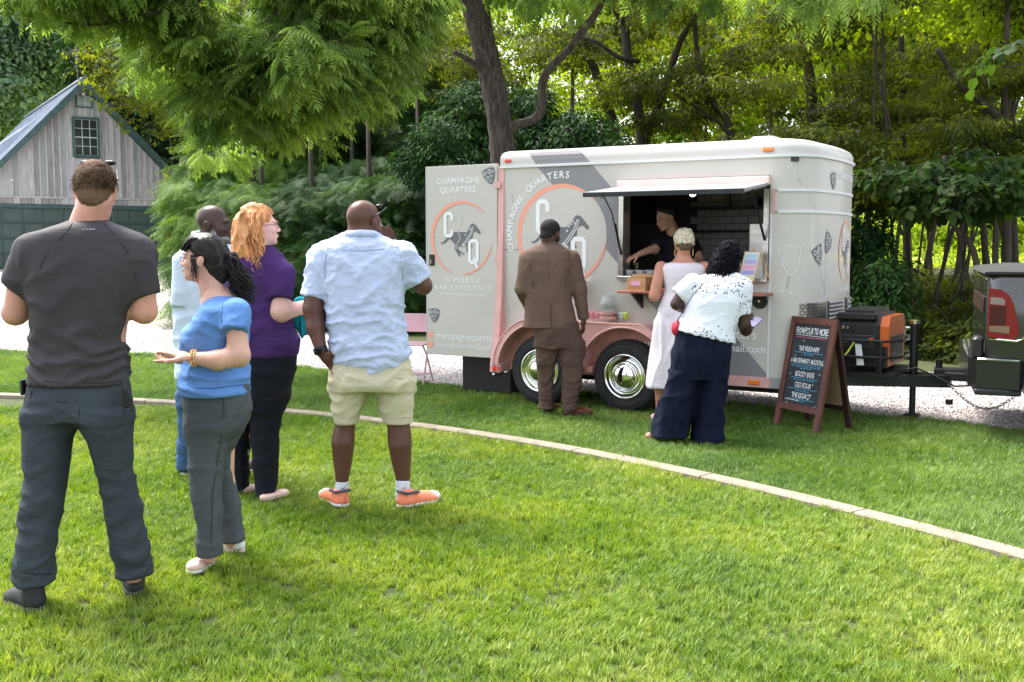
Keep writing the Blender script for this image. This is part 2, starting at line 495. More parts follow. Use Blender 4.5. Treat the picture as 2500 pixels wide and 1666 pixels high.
# ================================================================== TRAILER
TRZ = -R(31)
trailer = thing('food_trailer', 'pale grey mobile bar trailer with pink trim, coral ring logo and open serving hatch', 'trailer', (-.111, 10.36, 0), TRZ)
TL, TR_, TF, TW = 2.67, .33, 3.0, 1.65     # straight side, corner radius, front plane, width
def perim(p, off=0.0):
    """plan outline: from the near rear corner round the nose to the far rear corner, p metres along"""
    q = math.pi/2*TR_
    if p < TL: return (p, -off)
    p -= TL
    if p < q: a = p/TR_; return (TL + (TR_+off)*math.sin(a), TR_ - (TR_+off)*math.cos(a))
    p -= q; fw = TW - 2*TR_
    if p < fw: return (TF + off + .03*math.sin(math.pi*p/fw), TR_ + p)
    p -= fw
    if p < q: a = p/TR_; return (TL + (TR_+off)*math.cos(a), TW - TR_ + (TR_+off)*math.sin(a))
    p -= q
    return (TL - p, TW + off)
q_ = math.pi/2*TR_; PTOT = 2*TL + 2*q_ + TW - 2*TR_
pts_nose = [TL + q_*i/8 for i in range(9)] + [TL + q_ + (TW-2*TR_)*i/6 for i in range(1, 7)] + [TL + q_ + TW-2*TR_ + q_*i/8 for i in range(1, 9)]
def ring_outline(off): return [perim(0, off)] + [perim(p, off) for p in pts_nose] + [perim(PTOT, off)]
def strip(mb, pl, off0, off1, z0, z1):
    """a curved band with thickness following the outline at params pl"""
    v = []
    for a in pl:
        x, y = perim(a, off1), perim(a, off0)
        v += [(x[0],x[1],z0),(x[0],x[1],z1),(y[0],y[1],z1),(y[0],y[1],z0)]
    f = []
    for i in range(len(pl)-1):
        for j in range(4): f.append((4*i+j, 4*i+4+j, 4*i+4+(j+1) % 4, 4*i+(j+1) % 4))
    n = len(pl)-1; f += [(0,1,2,3), (4*n+3,4*n+2,4*n+1,4*n)]
    return mb.add(v, f)
ZB, ZT = .385, 2.238
OP0, OP1, OZ0, OZ1 = 1.262, 2.648, 1.215, 2.005
# side panels (the near side has the hatch and the wheel wells)
def arch(cx, r, n=14, a0=math.pi, a1=0.0, cz=.33): return [(cx + r*math.cos(a0+(a1-a0)*i/n), cz + r*math.sin(a0+(a1-a0)*i/n)) for i in range(n+1)]
W1, W2 = .515, 1.395
low = [(0, ZB), (W1-.43, ZB)] + arch(W1, .44, a0=math.pi*.96, a1=.55)[:12] + arch(W2, .44, a0=math.pi-.55, a1=.04*math.pi)[3:] + [(W2+.44, ZB), (TL, ZB), (TL, OZ0), (0, OZ0)]
def panel(name, poly, y0=0.0, y1=.03): return MB().prism(poly, y0, y1).build(name, paint, trailer)
MB().prism([(0, ZB), (W1-.435, ZB), (W1-.4, .6), (W1-.2, .74), (W2+.2, .74), (W2+.4, .6), (W2+.435, ZB), (TL, ZB), (TL, OZ0), (OP1+.022, OZ0), (0, OZ0)], 0, .03).build('side_panel', paint, trailer)
MB().box(0, OP0, 0, .03, OZ0, 1.457).build('side_panel', paint, trailer)
MB().box(0, OP0, 0, .03, 1.463, ZT).build('side_panel', paint, trailer)
MB().box(OP0, TL, 0, .03, 2.09, ZT).build('side_panel', paint, trailer)
MB().box(OP1+.004, TL, 0, .03, OZ0, 2.09).build('side_panel', paint, trailer)
MB().box(0, TL, TW-.03, TW, ZB, ZT).build('side_panel', paint, trailer, label='far side wall of the trailer')
# nose: lower, band, upper, each a curved sheet
nose = pts_nose
for (z0, z1) in ((ZB, 1.78), (1.786, 1.955), (1.961, ZT)):
    strip(MB(), nose, -.03, 0, z0, z1).build('nose_panel', paint, trailer, smooth='auto')
for z in (1.775, 1.952):
    strip(MB(), [TL+.05]+nose[1:-1]+[TL+q_*2+TW-2*TR_-.05], .001, .011, z, z+.022).build('band_rail', steel if z < 0 else trimw, trailer, smooth='auto')
MB().box(TL+.003, TL+.025, -.012, .0, 1.775, 1.975).build('band_end', pinkp, trailer)
MB().box(TL-.012, TL+.006, -.006, 0, ZB, 1.77).build('seam_strip', trimw, trailer)
# roof cap
def cap_loops(mb, levels):
    loops = []
    for (off, z) in levels:
        lp = []
        for (x, y) in ring_outline(off):
            if off < -.05:
                x = min(max(x, -off*.35), TF+off*1.0); 
            dz = .028*max(0, (x-2.3))**2*2.0
            lp.append((x if x > 0.001 else max(0, -off*.6), y, z - dz*(1 if z > 2.3 else 0)))
        loops.append(lp)
    n = len(loops[0]); v = [p for l in loops for p in l]
    f = [(k*n+i, k*n+(i+1) % n, (k+1)*n+(i+1) % n, (k+1)*n+i) for k in range(len(loops)-1) for i in range(n)]
    f.append(tuple(range((len(loops)-1)*n, len(loops)*n)))
    return mb.add(v, f)
cap_loops(MB(), [(0,2.262),(.004,2.30),(0,2.345),(-.018,2.375),(-.05,2.395),(-.11,2.408),(-.3,2.42)]).build('roof', roofp, trailer, smooth='auto')
strip(MB(), [0]+pts_nose+[PTOT], 0, .020, 2.238, 2.262).build('drip_trim', trimw, trailer, smooth='auto')
MB().box(0, .02, 0, TW, 2.2, 2.33).build('roof_end', roofp, trailer)
# floor, rear frame, inside
MB().box(.0, TL+.05, .03, TW-.03, .30, .384).build('floor', darkin, trailer)
MB().box(.03, TL+.2, .032, TW-.032, 2.20, 2.235).build('ceiling', darkin, trailer)
MB().box(.9, TL, TW-.06, TW-.032, .39, 2.19).build('inner_wall', groutm, trailer)
MB().box(TL+.0, TL+.03, .05, TW-.06, .39, 2.19).build('inner_wall', darkin, trailer, label='dark inner end wall by the nose')
MB().box(.9, .93, .6, TW-.06, .39, 2.19).build('inner_wall', darkin, trailer, label='dark inner partition')
MB().box(.93, 1.27, .9, TW-.07, .39, 1.72, .01).build('fridge', blackp, trailer)
# subway tiles on the far inner wall, one object each
tw_, th_ = .152, .074
t0 = MB().box(0, tw_-.006, -.008, 0, 0, th_-.005, .0015).build('tile', tilem, trailer)
first = True
for r in range(13):
    z = 1.13 + r*th_
    if z > 2.05: break
    x = 1.32 - (.5*tw_ if r % 2 else 0)
    while x < 2.66:
        if x > 1.29 and x + tw_ < 2.70:
            if first: t0.location = (x, TW-.06, z); first = False
            else: dupe(t0, trailer, (x, TW-.06, z))
        x += tw_
MB().box(1.30, 2.68, TW-.2, TW-.07, 1.635, 1.655).build('wall_shelf', blackp, trailer)
MB().box(1.30, 2.68, TW-.33, TW-.065, 1.86, 1.885).build('wall_shelf', blackp, trailer)
for i, (x, h_) in enumerate(((1.75, .13), (1.97, .09), (2.16, .12), (2.36, .09))):
    MB().box(x, x+(.12 if i % 2 else .05), TW-.25, TW-.2, 1.886, 1.886+h_, .004).build('canister', M('canister', (.14,.13,.13), rough=.4), trailer)
MB().box(2.2, 2.64, .32, .66, .39, 1.19, .01).build('back_counter', darkin, trailer)
MB().box(1.3, 2.64, TW-.5, TW-.07, .39, 1.13, .01).build('back_counter', darkin, trailer)
c_ = MB().box(2.36, 2.64, .34, .62, 1.195, 1.70, .01); c_.build('ice_machine', steel, trailer)
# hatch frame: steel reveals, counter ledge, pink header
MB().box(OP0, OP0+.045, -.012, .14, OZ0+.014, OZ1-.03).build('hatch_jamb', steel, trailer)
MB().box(OP1-.045, OP1, -.012, .14, OZ0+.014, OZ1-.03).build('hatch_jamb', steel, trailer)
for x in (OP0+.022, OP1-.022):
    for z in (1.27, 1.55, 1.8): MB().cyl((x, -.013, z), (x, -.017, z), .006, n=8).build('rivet', chrome, trailer)
MB().box(OP0, OP1, -.045, .31, 1.195, OZ0+.012, .004).build('counter', steel, trailer)
MB().box(OP0-.006, OP1+.006, -.05, 0, OZ1+.005, 2.083, .006).build('hatch_header', M('pale_pink', (.82,.62,.58), rough=.5, var=.05), trailer)
# flap, lifted
fl = MB(); s0, s1 = OP0-.012, OP1+.004
def flp(x, d, up): return (x, -.05 - d*.985, 2.004 - d*.115 + up)
v = []
for x in (s0, s1):
    for d in (0, .63):
        for up in (0, .022): v.append(flp(x, d, up))
fl.add(v, [(0,2,3,1),(4,5,7,6),(0,1,5,4),(2,6,7,3),(1,3,7,5),(0,4,6,2)])
flap = fl.build('hatch_flap', M('flap_grey', (.30,.31,.30), rough=.4, var=.05, vs=3), trailer)
rb = MB()
for i in range(5):
    x = s0 + .03 + (s1-s0-.09)*i/4
    v = [flp(x, .02, -.018), flp(x+.03, .02, -.018), flp(x+.03, .61, -.018), flp(x, .61, -.018), flp(x, .02, -.001), flp(x+.03, .02, -.001), flp(x+.03, .61, -.001), flp(x, .61, -.001)]
    rb.add(v, [(3,2,1,0),(0,1,5,4),(1,2,6,5),(2,3,7,6),(3,0,4,7)])
for d in (.02, .3, .57):
    v = [flp(s0+.02, d, -.016), flp(s1-.02, d, -.016), flp(s1-.02, d+.03, -.016), flp(s0+.02, d+.03, -.016), flp(s0+.02, d, -.001), flp(s1-.02, d, -.001), flp(s1-.02, d+.03, -.001), flp(s0+.02, d+.03, -.001)]
    rb.add(v, [(3,2,1,0),(0,1,5,4),(1,2,6,5),(2,3,7,6),(3,0,4,7)])
rb.build('flap_rib', M('rib_grey', (.20,.20,.20), rough=.5), flap)
MB().box(s0-.004, s1+.004, -.05-.64, -.05-.615, 1.912, 1.948).build('flap_edge', blackm, flap)
for x, zz in ((OP0+.03, 1.42), (OP1-.03, 1.55)):
    MB().tube([(x, -.4, 1.945), (x, -.22, 1.8), (x, -.015, zz)], .006, 6).build('gas_strut', blackm, trailer)
    MB().tube([(x, -.15, 1.70), (x, -.015, zz)], .011, 8).build('gas_strut', blackm, trailer)
MB().sphere(flp(2.12, .35, -.032), .028, 14, 8, (1,1,.9)).build('hatch_lamp', M('lamp_white', (1,.97,.92), rough=.3, emit=1.5), trailer, smooth=True)
MB().sphere(flp(s0+.1, .5, -.035), .014, 10, 6).build('hatch_lamp', trimw, trailer, smooth=True)
# serving shelf
shf = MB().box(1.40, 2.70, -.33, -.005, 1.088, 1.108, .004).build('serving_shelf', M('shelf_wood', (.34,.105,.07), rough=.45, var=.25, vs=4, stretch=(1,8,8)), trailer)
for x in (1.5, 2.2): MB().prism([(-.02, 1.086), (-.27, 1.086), (-.02, .94)], x, x+.02, ax='x').build('shelf_bracket', blackm, trailer)
# sill / lower frame
MB().box(.0, W1-.42, -.02, .05, .295, .384, .004).build('sill_rail', pinkp, trailer)
MB().box(W2+.42, TL+.02, -.014, .05, .295, .384, .004).build('sill_rail', pinkp, trailer)
strip(MB(), nose[:17], -.04, .008, .295, .384).build('nose_rail', M('rail_grey', (.33,.33,.33), rough=.5), trailer, smooth='auto')
# fender with its two arches, the web between and the flat top
FY0, FY1 = -.17, 0.0
fo = [(W1-.50, .30)] + arch(W1, .50, 12, math.pi*.98, math.pi*.56) + arch(W2, .50, 12, math.pi*.44, .02*math.pi) + [(W2+.50, .30)]
fo = [(x, z if z < .8 else .8+(z-.8)*.1) for x, z in fo]
fi = [(W2+.44, .30)] + arch(W2, .445, 14, .0, math.pi*.84) + [(W2-.405, .40), (.5*(W1+W2)+.03, .335), (.5*(W1+W2)-.03, .335), (W1+.405, .40)] + arch(W1, .445, 14, math.pi*.16, math.pi) + [(W1-.44, .30)]
# face plate: triangulate between outer and inner by hand via strips
def resample(pl, n):
    d = [0]
    for a, b in zip(pl[:-1], pl[1:]): d.append(d[-1] + math.hypot(b[0]-a[0], b[1]-a[1]))
    xs = np.interp(np.linspace(0, d[-1], n), d, [p[0] for p in pl]); zs = np.interp(np.linspace(0, d[-1], n), d, [p[1] for p in pl])
    return list(zip(xs, zs))
inn = fi[::-1]; NN = 90
ia = resample(inn, NN)
# matching outer point: by x for the middle, by angle at the ends
def outer_for(x, z):
    if x <= W1: a = math.atan2(max(z-.33, -.03), x-W1); c = W1
    elif x >= W2: a = math.atan2(max(z-.33, -.03), x-W2); c = W2
    else: return (x, .83)
    xx, zz = c + .50*math.cos(a), .33 + .50*math.sin(a)
    return (xx, zz if zz < .8 else .8+(zz-.8)*.1) if abs(x-c) > .12 or True else (x, .83)
oa = [outer_for(*p) for p in ia]
oa = [(x, z if not (W1 < ia[i][0] < W2) else .803) for i, (x, z) in enumerate(oa)]
fe = MB(); v = [(x, FY0, z) for x, z in ia] + [(x, FY0+.0, z) for x, z in oa] + [(x, FY0+.012, z) for x, z in ia] + [(x, FY1, z) for x, z in oa] + [(x, FY1, z) for x, z in ia]
f = []
for i in range(NN-1):
    f += [(i, i+1, NN+i+1, NN+i), (NN+i, NN+i+1, 3*NN+i+1, 3*NN+i), (i+1, i, 4*NN+i, 4*NN+i+1)]
fe.add(v, f); fender = fe.build('fender', pinkp, trailer)
lipm = MB(); lipm.tube([(x, FY0-.004, z) for x, z in ia], .009, 6); lipm.build('fender_lip', pinkp, fender)
MB().tube([(x, FY0-.002, z) for x, z in oa], .008, 6).build('fender_lip', pinkp, fender)
MB().box(W1-.46, W2+.46, .001, .012, .3, .80).build('wheel_well', pinkd, trailer)
MB().box(.5*(W1+W2)-.12, .5*(W1+W2)+.12, FY0+.02, .0, .345, .40).build('axle_bracket', pinkd, trailer)
# wheels
def wheel(cx, cyy=-.135, far=False, nm='wheel'):
    c = (cx, cyy, .325); sgn = 1 if not far else -1
    wz = bpy.data.objects.new('wheel', None); COL.objects.link(wz); wz.parent = trailer; PM[wz.name] = wm(trailer)
    pr = [(.19, .015), (.205, .0), (.235, -.006), (.275, -.004), (.30, .008), (.318, .024), (.326, .045), (.328, .12), (.318, .175), (.30, .19), (.2, .19)]
    t = MB().lathe([(r, h*sgn) for r, h in pr], c, 'y', 48); t.build('tyre', rubber, wz, smooth=True)
    tb = MB()
    for i in range(60):
        a = 2*math.pi*i/60
        for yy in (.05, .09, .13):
            p = Vector((cx + .329*math.cos(a+yy*2), cyy + yy*sgn, .325 + .329*math.sin(a+yy*2)))
            q = Vector((cx + .329*math.cos(a+yy*2+.07), cyy + (yy+.025)*sgn, .325 + .329*math.sin(a+yy*2+.07)))
            tb.tube([p, q], .006, 4)
    for rr in (.222, .262, .298): tb.lathe([(rr-.003, -.004*sgn), (rr, -.008*sgn), (rr+.003, -.004*sgn)], c, 'y', 48)
    tb.build('tread', rubber, wz)
    rm = MB().lathe([(r, h*sgn) for r, h in [(.2, .012), (.207, .002), (.203, -.010), (.192, -.012), (.182, .0), (.176, .024), (.165, .034), (.15, .036), (.142, .03)]], c, 'y', 48)
    rm.build('rim', chrome, wz, smooth=True)
    hc = MB().lathe([(r, h*sgn) for r, h in [(.145, .03), (.14, .018), (.128, -.0), (.118, -.004), (.113, .002), (.105, -.012), (.085, -.027), (.055, -.037), (.025, -.042), (.001, -.043)]], c, 'y', 48)
    hc.build('hubcap', chrome, wz, smooth=True)
    return wz
wheel(W1); wheel(W2)
wheel(W1, TW+.13, True); wheel(W2, TW+.13, True)
MB().cyl((W1, .0, .325), (W1, TW, .325), .035).build('axle', blackm, trailer)
MB().cyl((W2, .0, .325), (W2, TW, .325), .035).build('axle', blackm, trailer)
for y in (.25, TW-.3): MB().box(.1, TL+.3, y, y+.05, .22, .30).build('chassis_beam', blackm, trailer)
# rear post with its flare, marker lights
ps = MB()
def postsec(z, t): return [(-.015, -.012-t), (.045, -.012-t*.92), (.045, .03), (-.015, .03)]
lv = [(.285, .165), (.36, .16), (.62, .10), (1.0, .05), (1.6, .015), (2.236, .0)]
v = [(x, y, z) for z, t in lv for x, y in postsec(z, t)]
f = [(k*4+i, k*4+(i+1) % 4, k*4+4+(i+1) % 4, k*4+4+i) for k in range(len(lv)-1) for i in range(4)] + [(3,2,1,0), (20,21,22,23)]
ps.add(v, f); ps.build('rear_post', pinkp, trailer)
MB().box(-.012, .10, -.17, .02, .285, .37, .006).build('rear_foot', pinkp, trailer)
MB().box(-.015, .045, TW-.03, TW+.012, .285, 2.236).build('rear_post', pinkp, trailer)
MB().box(-.01, .03, .03, TW-.03, .285, .384).build('rear_sill', pinkp, trailer)
MB().box(.012, .092, -.181, -.17, .300, .342, .004).build('marker_light', redl, trailer)
MB().box(.055, .125, -.018, -.002, 2.292, 2.325, .006).build('marker_light', redl, trailer)
MB().box(2.585, 2.675, -.02, -.002, 2.285, 2.32, .008).build('marker_light', orangel, trailer)
MB().box(2.50, 2.60, -.024, -.014, .318, .358, .004).build('marker_light', orangel, trailer)
MB().tube([(-.02, -.1, .26), (-.05, -.02, .24), (-.04, .12, .25), (0, .15, .27)], .012, 6).build('rear_hook', chrome, trailer)
# roof hatch
MB().box(2.2, 2.5, .62, .98, 2.40, 2.46, .03).box(2.24, 2.46, .68, .92, 2.455, 2.485, .02).build('roof_vent', roofp, trailer)
# exterior socket
MB().lathe([(.001, -.03), (.03, -.03), (.034, -.02), (.05, -.02), (.055, -.024), (.062, -.024), (.066, 0)], (2.585, 0, 1.033), 'y', 28).build('socket', blackp, trailer, smooth='auto')
MB().cyl((2.585, -.031, 1.033), (2.585, -.033, 1.033), .008).build('socket_pin', chrome, trailer)
# open rear door, folded back in line with the side
DX0, DX1, DZ0, DZ1 = -.855, -.022, .402, 2.285
door = MB().box(DX0, DX1, -.03, .012, DZ0, DZ1, .004).build('rear_door', paint, trailer)
MB().box(DX0-.006, DX0, -.033, .015, DZ0, DZ1).build('door_edge', trimw, door)
MB().box(DX0+.035, DX0+.10, -.042, -.031, 1.30, 1.41, .006).build('door_latch', blackp, door)
MB().box(DX0+.055, DX0+.065, -.047, -.042, 1.32, 1.36).build('latch_bolt', chrome, door)
for z in (.6, 1.35, 2.05): MB().box(-.04, .02, -.037, -.030, z, z+.06).build('door_hinge', pinkp, door)
MB().box(-.62, -.03, .25, .95, .02, .385, .01).build('dark_box', M('box_black', (.008,.008,.01), rough=.6), trailer)  # near-black box below the open door
# ---- print on the near side
side = Decal(lambda u, v, l: (u, -l, v))
def new_side(l=.003): return Decal(lambda u, v, l_: (u, -l_, v), l)
d_ = new_side(.0018)
z = ZB+.002
while z < ZT-.004:
    z2 = min(z+.025, ZT-.002)
    def LR(z): return (.436 + (2.212-z)/1.068, 1.012 + (2.212-z)/1.093)
    def clip_(z):
        a, b = LR(z)
        return a, min(b, TL-.012)
    a0, b0 = clip_(z); a1, b1 = clip_(z2)
    if OZ0-.03 < z < 2.09: b0 = min(b0, OP0-.002); b1 = min(b1, OP0-.002)
    if a0 < b0 and a1 < b1:
        d_.poly([(a0, z), (b0, z), (b1, z2), (a1, z2)])
    z = z2
d_.build('stripe', stripeg, trailer)
# stripe on the roof cap
mbs = MB()
for k, (o0, z0, o1, z1) in enumerate([(.0055,2.263,.0065,2.30),(.0065,2.30,.0025,2.345),(.0025,2.345,-.0155,2.3775)]):
    for i in range(6):
        def X(z, i): a = .436-(z-2.212)*.75; b = 1.012-(z-2.212)*.93; return a + (b-a)*i/6
        mbs.add([(X(z0,i), -o0, z0), (X(z0,i+1), -o0, z0), (X(z1,i+1), -o1, z1), (X(z1,i), -o1, z1)], [(0,1,2,3)])
mbs.add([(.315,.018,2.3785),(.857,.018,2.3785),(.82,.052,2.3975),(.29,.052,2.3975)], [(0,1,2,3)])
mbs.build('stripe', stripeg, trailer)
RC, RZ = .665, 1.60
new_side(.0035).disc(RC, RZ, .475, 64).build('logo_disc', paint, trailer)
def logo(dec_fn, cu, cv, r, parent, dark=greyp, white=whitep, small=False):
    """ring, the letters C and Q, and the racing horse"""
    A = lambda l: Decal(dec_fn, l)
    g = A(.0045)
    th = lambda t: r*.105*math.sin(math.pi*min(1, max(0, t)))**.6 if 0 < t < 1 else .001
    g.ring(cu, cv, lambda t: r - th(t), lambda t: r, R(40), R(255), 60)
    g.ring(cu, cv, lambda t: r - th(t)*.6, lambda t: r, R(-88), R(-8), 24)
    g.build('logo_ring', coral, parent)
    H = [(-.70,-.13),(-.60,-.12),(-.52,-.05),(-.44,.04),(-.34,.10),(-.30,.15),(-.10,.165),(.12,.15),(.22,.24),(.32,.36),(.37,.40),(.39,.37),(.44,.36),
         (.50,.30),(.60,.18),(.63,.13),(.60,.10),(.55,.12),(.50,.17),(.42,.17),(.37,.12),(.36,.02),(.33,-.10),(.26,-.17),(.16,-.20),(.02,-.22),(-.05,-.24),(-.12,-.22),(-.10,-.30),(-.05,-.34),(.04,-.40),(.10,-.42),(.09,-.46),(.0,-.42),(-.10,-.36),
         (-.06,-.40),(-.03,-.50),(-.07,-.51),(-.12,-.42),(-.17,-.35),(-.22,-.33),(-.20,-.26),(-.18,-.18),(-.28,-.10),(-.36,-.02),(-.42,-.04),(-.50,-.11),(-.60,-.17)]
    h = A(.0055); h.poly([(cu + x*r, cv + y*r) for x, y in H])
    h.poly([(cu+x*r, cv+y*r) for x, y in [(.16,-.18),(.30,-.14),(.36,-.24),(.24,-.30),(.20,-.38),(.16,-.38),(.18,-.28)]])
    h.build('logo_horse', dark, parent)
    l = A(.0065); wd = r*.062
    # letter C (tall, narrow)
    x0, x1, y0, y1 = -.52, -.30, .06, .66
    k = lambda pts: [(cu + a*r, cv + b*r) for a, b in pts]
    lw = wd*1.5
    l.rline(k([(x1, y1-.16), (x1, y1-.06), (x1-.05, y1), (x0+.05, y1), (x0, y1-.06), (x0, y0+.06), (x0+.05, y0), (x1-.05, y0), (x1, y0+.06), (x1, y0+.12)]), lw)
    l.build('logo_letter', white, parent); l = A(.0065)
    x0, x1, y0, y1 = .27, .52, -.66, -.08
    l.rline(k([(x0+.05, y0), (x0, y0+.06), (x0, y1-.06), (x0+.05, y1), (x1-.05, y1), (x1, y1-.06), (x1, y0+.06), (x1-.05, y0)]), wd*1.5, closed=True)
    l.rline(k([(.42, -.56), (.50, -.78)]), wd*1.3)
    l.build('logo_letter', white, parent)
    e = A(.0062)
    e.line(k([(.10,-.16),(.0,-.22),(.16,-.06),(.30,.12),(.36,.30)]), wd*.3); e.line(k([(.14,-.20),(.04,-.26),(.22,-.06),(.35,.12),(.40,.30)]), wd*.3)
    e.line(k([(-.12,.16),(-.06,.34),(.02,.48),(.12,.50),(.24,.42),(.36,.38)]), wd*.3)
    for a, b in ((.18,.17),(.23,.21),(.27,.26),(.14,.08),(.32,.22)): e.disc(cu+a*r, cv+b*r, wd*.35, 8)
    for a, b in ((.02,.60),): e.line(k([(a-.08,b),(a+.08,b)]), wd*.25); e.line(k([(a,b-.10),(a,b+.12)]), wd*.25)
    for a, b in ((-.80,-.02),(-.80,.08),(.72,.16),(.70,.0),(.72,-.08),(-.42,-.55),(-.2,-.62),(.75,.24),(-.8,-.14)): 
        e.line(k([(a-.02,b),(a+.02,b)]), wd*.25); e.line(k([(a,b-.025),(a,b+.025)]), wd*.25)
    e.line(k([(-.10,.16),(-.02,.0),(-.12,-.14),(-.18,-.34)]), wd*.25)
    tag(e.build('logo_lines', palep, parent), kind='stuff')
logo(lambda u, v, l: (u, -l, v), RC, RZ, .475, trailer)
new_side(.0045).arctext('CHAMPAGNE QUARTERS', RC, RZ, .53, R(193), R(83), .088, off=.0015).build('lettering', whitep, trailer)
new_side(.003).text('champagnequarters', 2.565, .705, .118, align='RIGHT', off=.001).build('lettering', whitep, trailer)
new_side(.003).text('champagnequarters@gmail.com', 2.645, .592, .094, align='RIGHT', off=.0005).build('lettering', whitep, trailer)
# glass doodles and cork emblems
def emblem(dec_fn, cu, cv, s, parent, rot=0.0, flip=1):
    """dark shield with little rings on it"""
    c_, s_ = math.cos(rot), math.sin(rot)
    T = lambda pts: [(cu + flip*(a*c_-b*s_)*s, cv + (a*s_+b*c_)*s) for a, b in pts]
    Decal(dec_fn, .0045).poly(T([(-.5,.42),(-.2,.5),(.2,.5),(.5,.42),(.46,.05),(.3,-.3),(.05,-.55),(-.12,-.5),(-.38,-.1)])).build('emblem', greyp, parent)
    e = Decal(dec_fn, .0058)
    for a, b, r in ((-.28,.25,.13),(.08,.27,.14),(.34,.2,.09),(-.16,-.08,.12),(.14,-.05,.09),(.0,-.32,.08)):
        q = T([(a, b)])[0]; e.ring(q[0], q[1], lambda t: r*s*.62, lambda t: r*s, 0, 2*math.pi, 10)
    e.line(T([(.44,.5),(.62,.3),(.5,.1)]), s*.05); e.line(T([(-.5,.55),(.3,.66)]), s*.05)
    tag(e.build('emblem_lines', palep, parent), kind='stuff')
def doodle(dec_fn, cu, cv, s, parent, rot=0.0):
    """a champagne flute outline with bubbles"""
    c_, s_ = math.cos(rot), math.sin(rot)
    T = lambda pts: [(cu + (a*c_-b*s_)*s, cv + (a*s_+b*c_)*s) for a, b in pts]
    e = Decal(dec_fn, .003)
    e.line(T([(-.14,.5),(-.17,.1),(-.06,-.08),(0,-.12),(0,-.42),(-.14,-.48),(.14,-.48),(0,-.42),(0,-.12),(.06,-.08),(.17,.1),(.14,.5)]), s*.025, closed=True)
    e.line(T([(-.16,.3),(.16,.3)]), s*.02)
    for a, b in ((-.3,.4),(.3,.5),(.34,-.1),(-.32,-.3)): e.line(T([(a-.05,b),(a+.05,b)]), s*.02); e.line(T([(a,b-.07),(a,b+.07)]), s*.02)
    tag(e.build('glass_drawing', palep, parent), kind='stuff')
sfn = lambda u, v, l: (u, -l, v)
emblem(lambda u, v, l: (u, -.03-l, v), -.765, .80, .135, door)
emblem(lambda u, v, l: (u, -.03-l, v), -.105, 2.17, .15, door, rot=.3)
doodle(sfn, .12, 2.0, .22, trailer, .3); doodle(sfn, .12, .95, .25, trailer, -.3); doodle(sfn, 1.6, 2.16, .11, trailer, 1.2); doodle(sfn, 2.45, 1.0, .16, trailer, .2)
# door print
dfn = lambda u, v, l: (u, -.03-l, v)
logo(dfn, -.435, 1.575, .365, door)
Decal(dfn, .003).text('CHAMPAGNE', -.475, 2.11, .082, spacing=1.05, off=.001).text('QUARTERS', -.475, 2.02, .082, spacing=1.05, off=.001).build('lettering', whitep, door)
Decal(dfn, .003).text('A MOBILE', -.42, 1.135, .07, spacing=1.4).text('BAR EXPERIENCE', -.42, 1.06, .07, spacing=1.3).text('www.champagnequarters.com', -.42, 1.005, .045, spacing=1.0).build('lettering', whitep, door)
Decal(dfn, .003).text('champagnequarters', -.765, .565, .098, align='LEFT').text('champagnequarters@gmail.com', -.765, .485, .062, align='LEFT').build('lettering', whitep, door)
Decal(dfn, .003).disc(-.815, .60, .036, 20).disc(-.815, .505, .036, 20).build('logo_dot', coral, door)
# ---- print on the nose
def nfn(u, v, l):
    x, y = perim(TL + u, l); return (x, y, v)
logo(nfn, 1.27, 1.445, .285, trailer)
Decal(nfn, .003).text('CHAMPAGNE QUARTERS', 1.33, 2.085, .078, off=.001).build('lettering', whitep, trailer)
Decal(nfn, .003).text('A MOBILE BAR EXPERIENCE', 1.25, 1.09, .05, off=.0).build('lettering', whitep, trailer)
emblem(nfn, .46, 1.42, .17, trailer, .4); emblem(nfn, .67, 1.52, .17, trailer, -.5); emblem(nfn, .77, 2.06, .14, trailer, .2); emblem(nfn, 1.62, 1.5, .12, trailer)
doodle(nfn, .2, 2.08, .2, trailer, .5); doodle(nfn, .16, 1.3, .4, trailer, -.15); doodle(nfn, .35, 1.86, .13, trailer, .9); doodle(nfn, .6, 1.22, .35, trailer, .2)
# diamond plate and louvres low on the nose
dp = Decal(nfn, .004); dp.grid([(.25+.42*i/6, zz) for i in range(7) for zz in (.86, 1.02)], [(2*i, 2*i+2, 2*i+3, 2*i+1) for i in range(6)])
plate = dp.build('diamond_plate', steel, trailer)
dd = Decal(nfn, .007)
for i in range(16):
    for j in range(6):
        u, vv = .262+i*.026, .872+j*.026; k = 1 if (i+j) % 2 else -1
        dd.line([(u-.009, vv-.009*k), (u+.009, vv+.009*k)], .006)
dd.build('plate_pattern', blackm, plate)
for j in range(7):
    z = .80 + j*.034
    for a, b in ((.70, 1.19), (1.33, 1.85)):
        pl = [TL + a + (b-a)*i/6 for i in range(7)]
        l_ = MB(); 
        for (p0, p1) in zip(pl[:-1], pl[1:]):
            x0, x1 = perim(p0, .002), perim(p1, .002); y0, y1 = perim(p0, .028), perim(p1, .028)
            l_.add([(x0[0],x0[1],z+.026),(x1[0],x1[1],z+.026),(y1[0],y1[1],z),(y0[0],y0[1],z),(x0[0],x0[1],z-.002),(x1[0],x1[1],z-.002)], [(0,1,2,3),(3,2,5,4)])
        l_.build('louvre', M('louvre_grey', (.30,.29,.27), rough=.4, metal=.4), trailer)
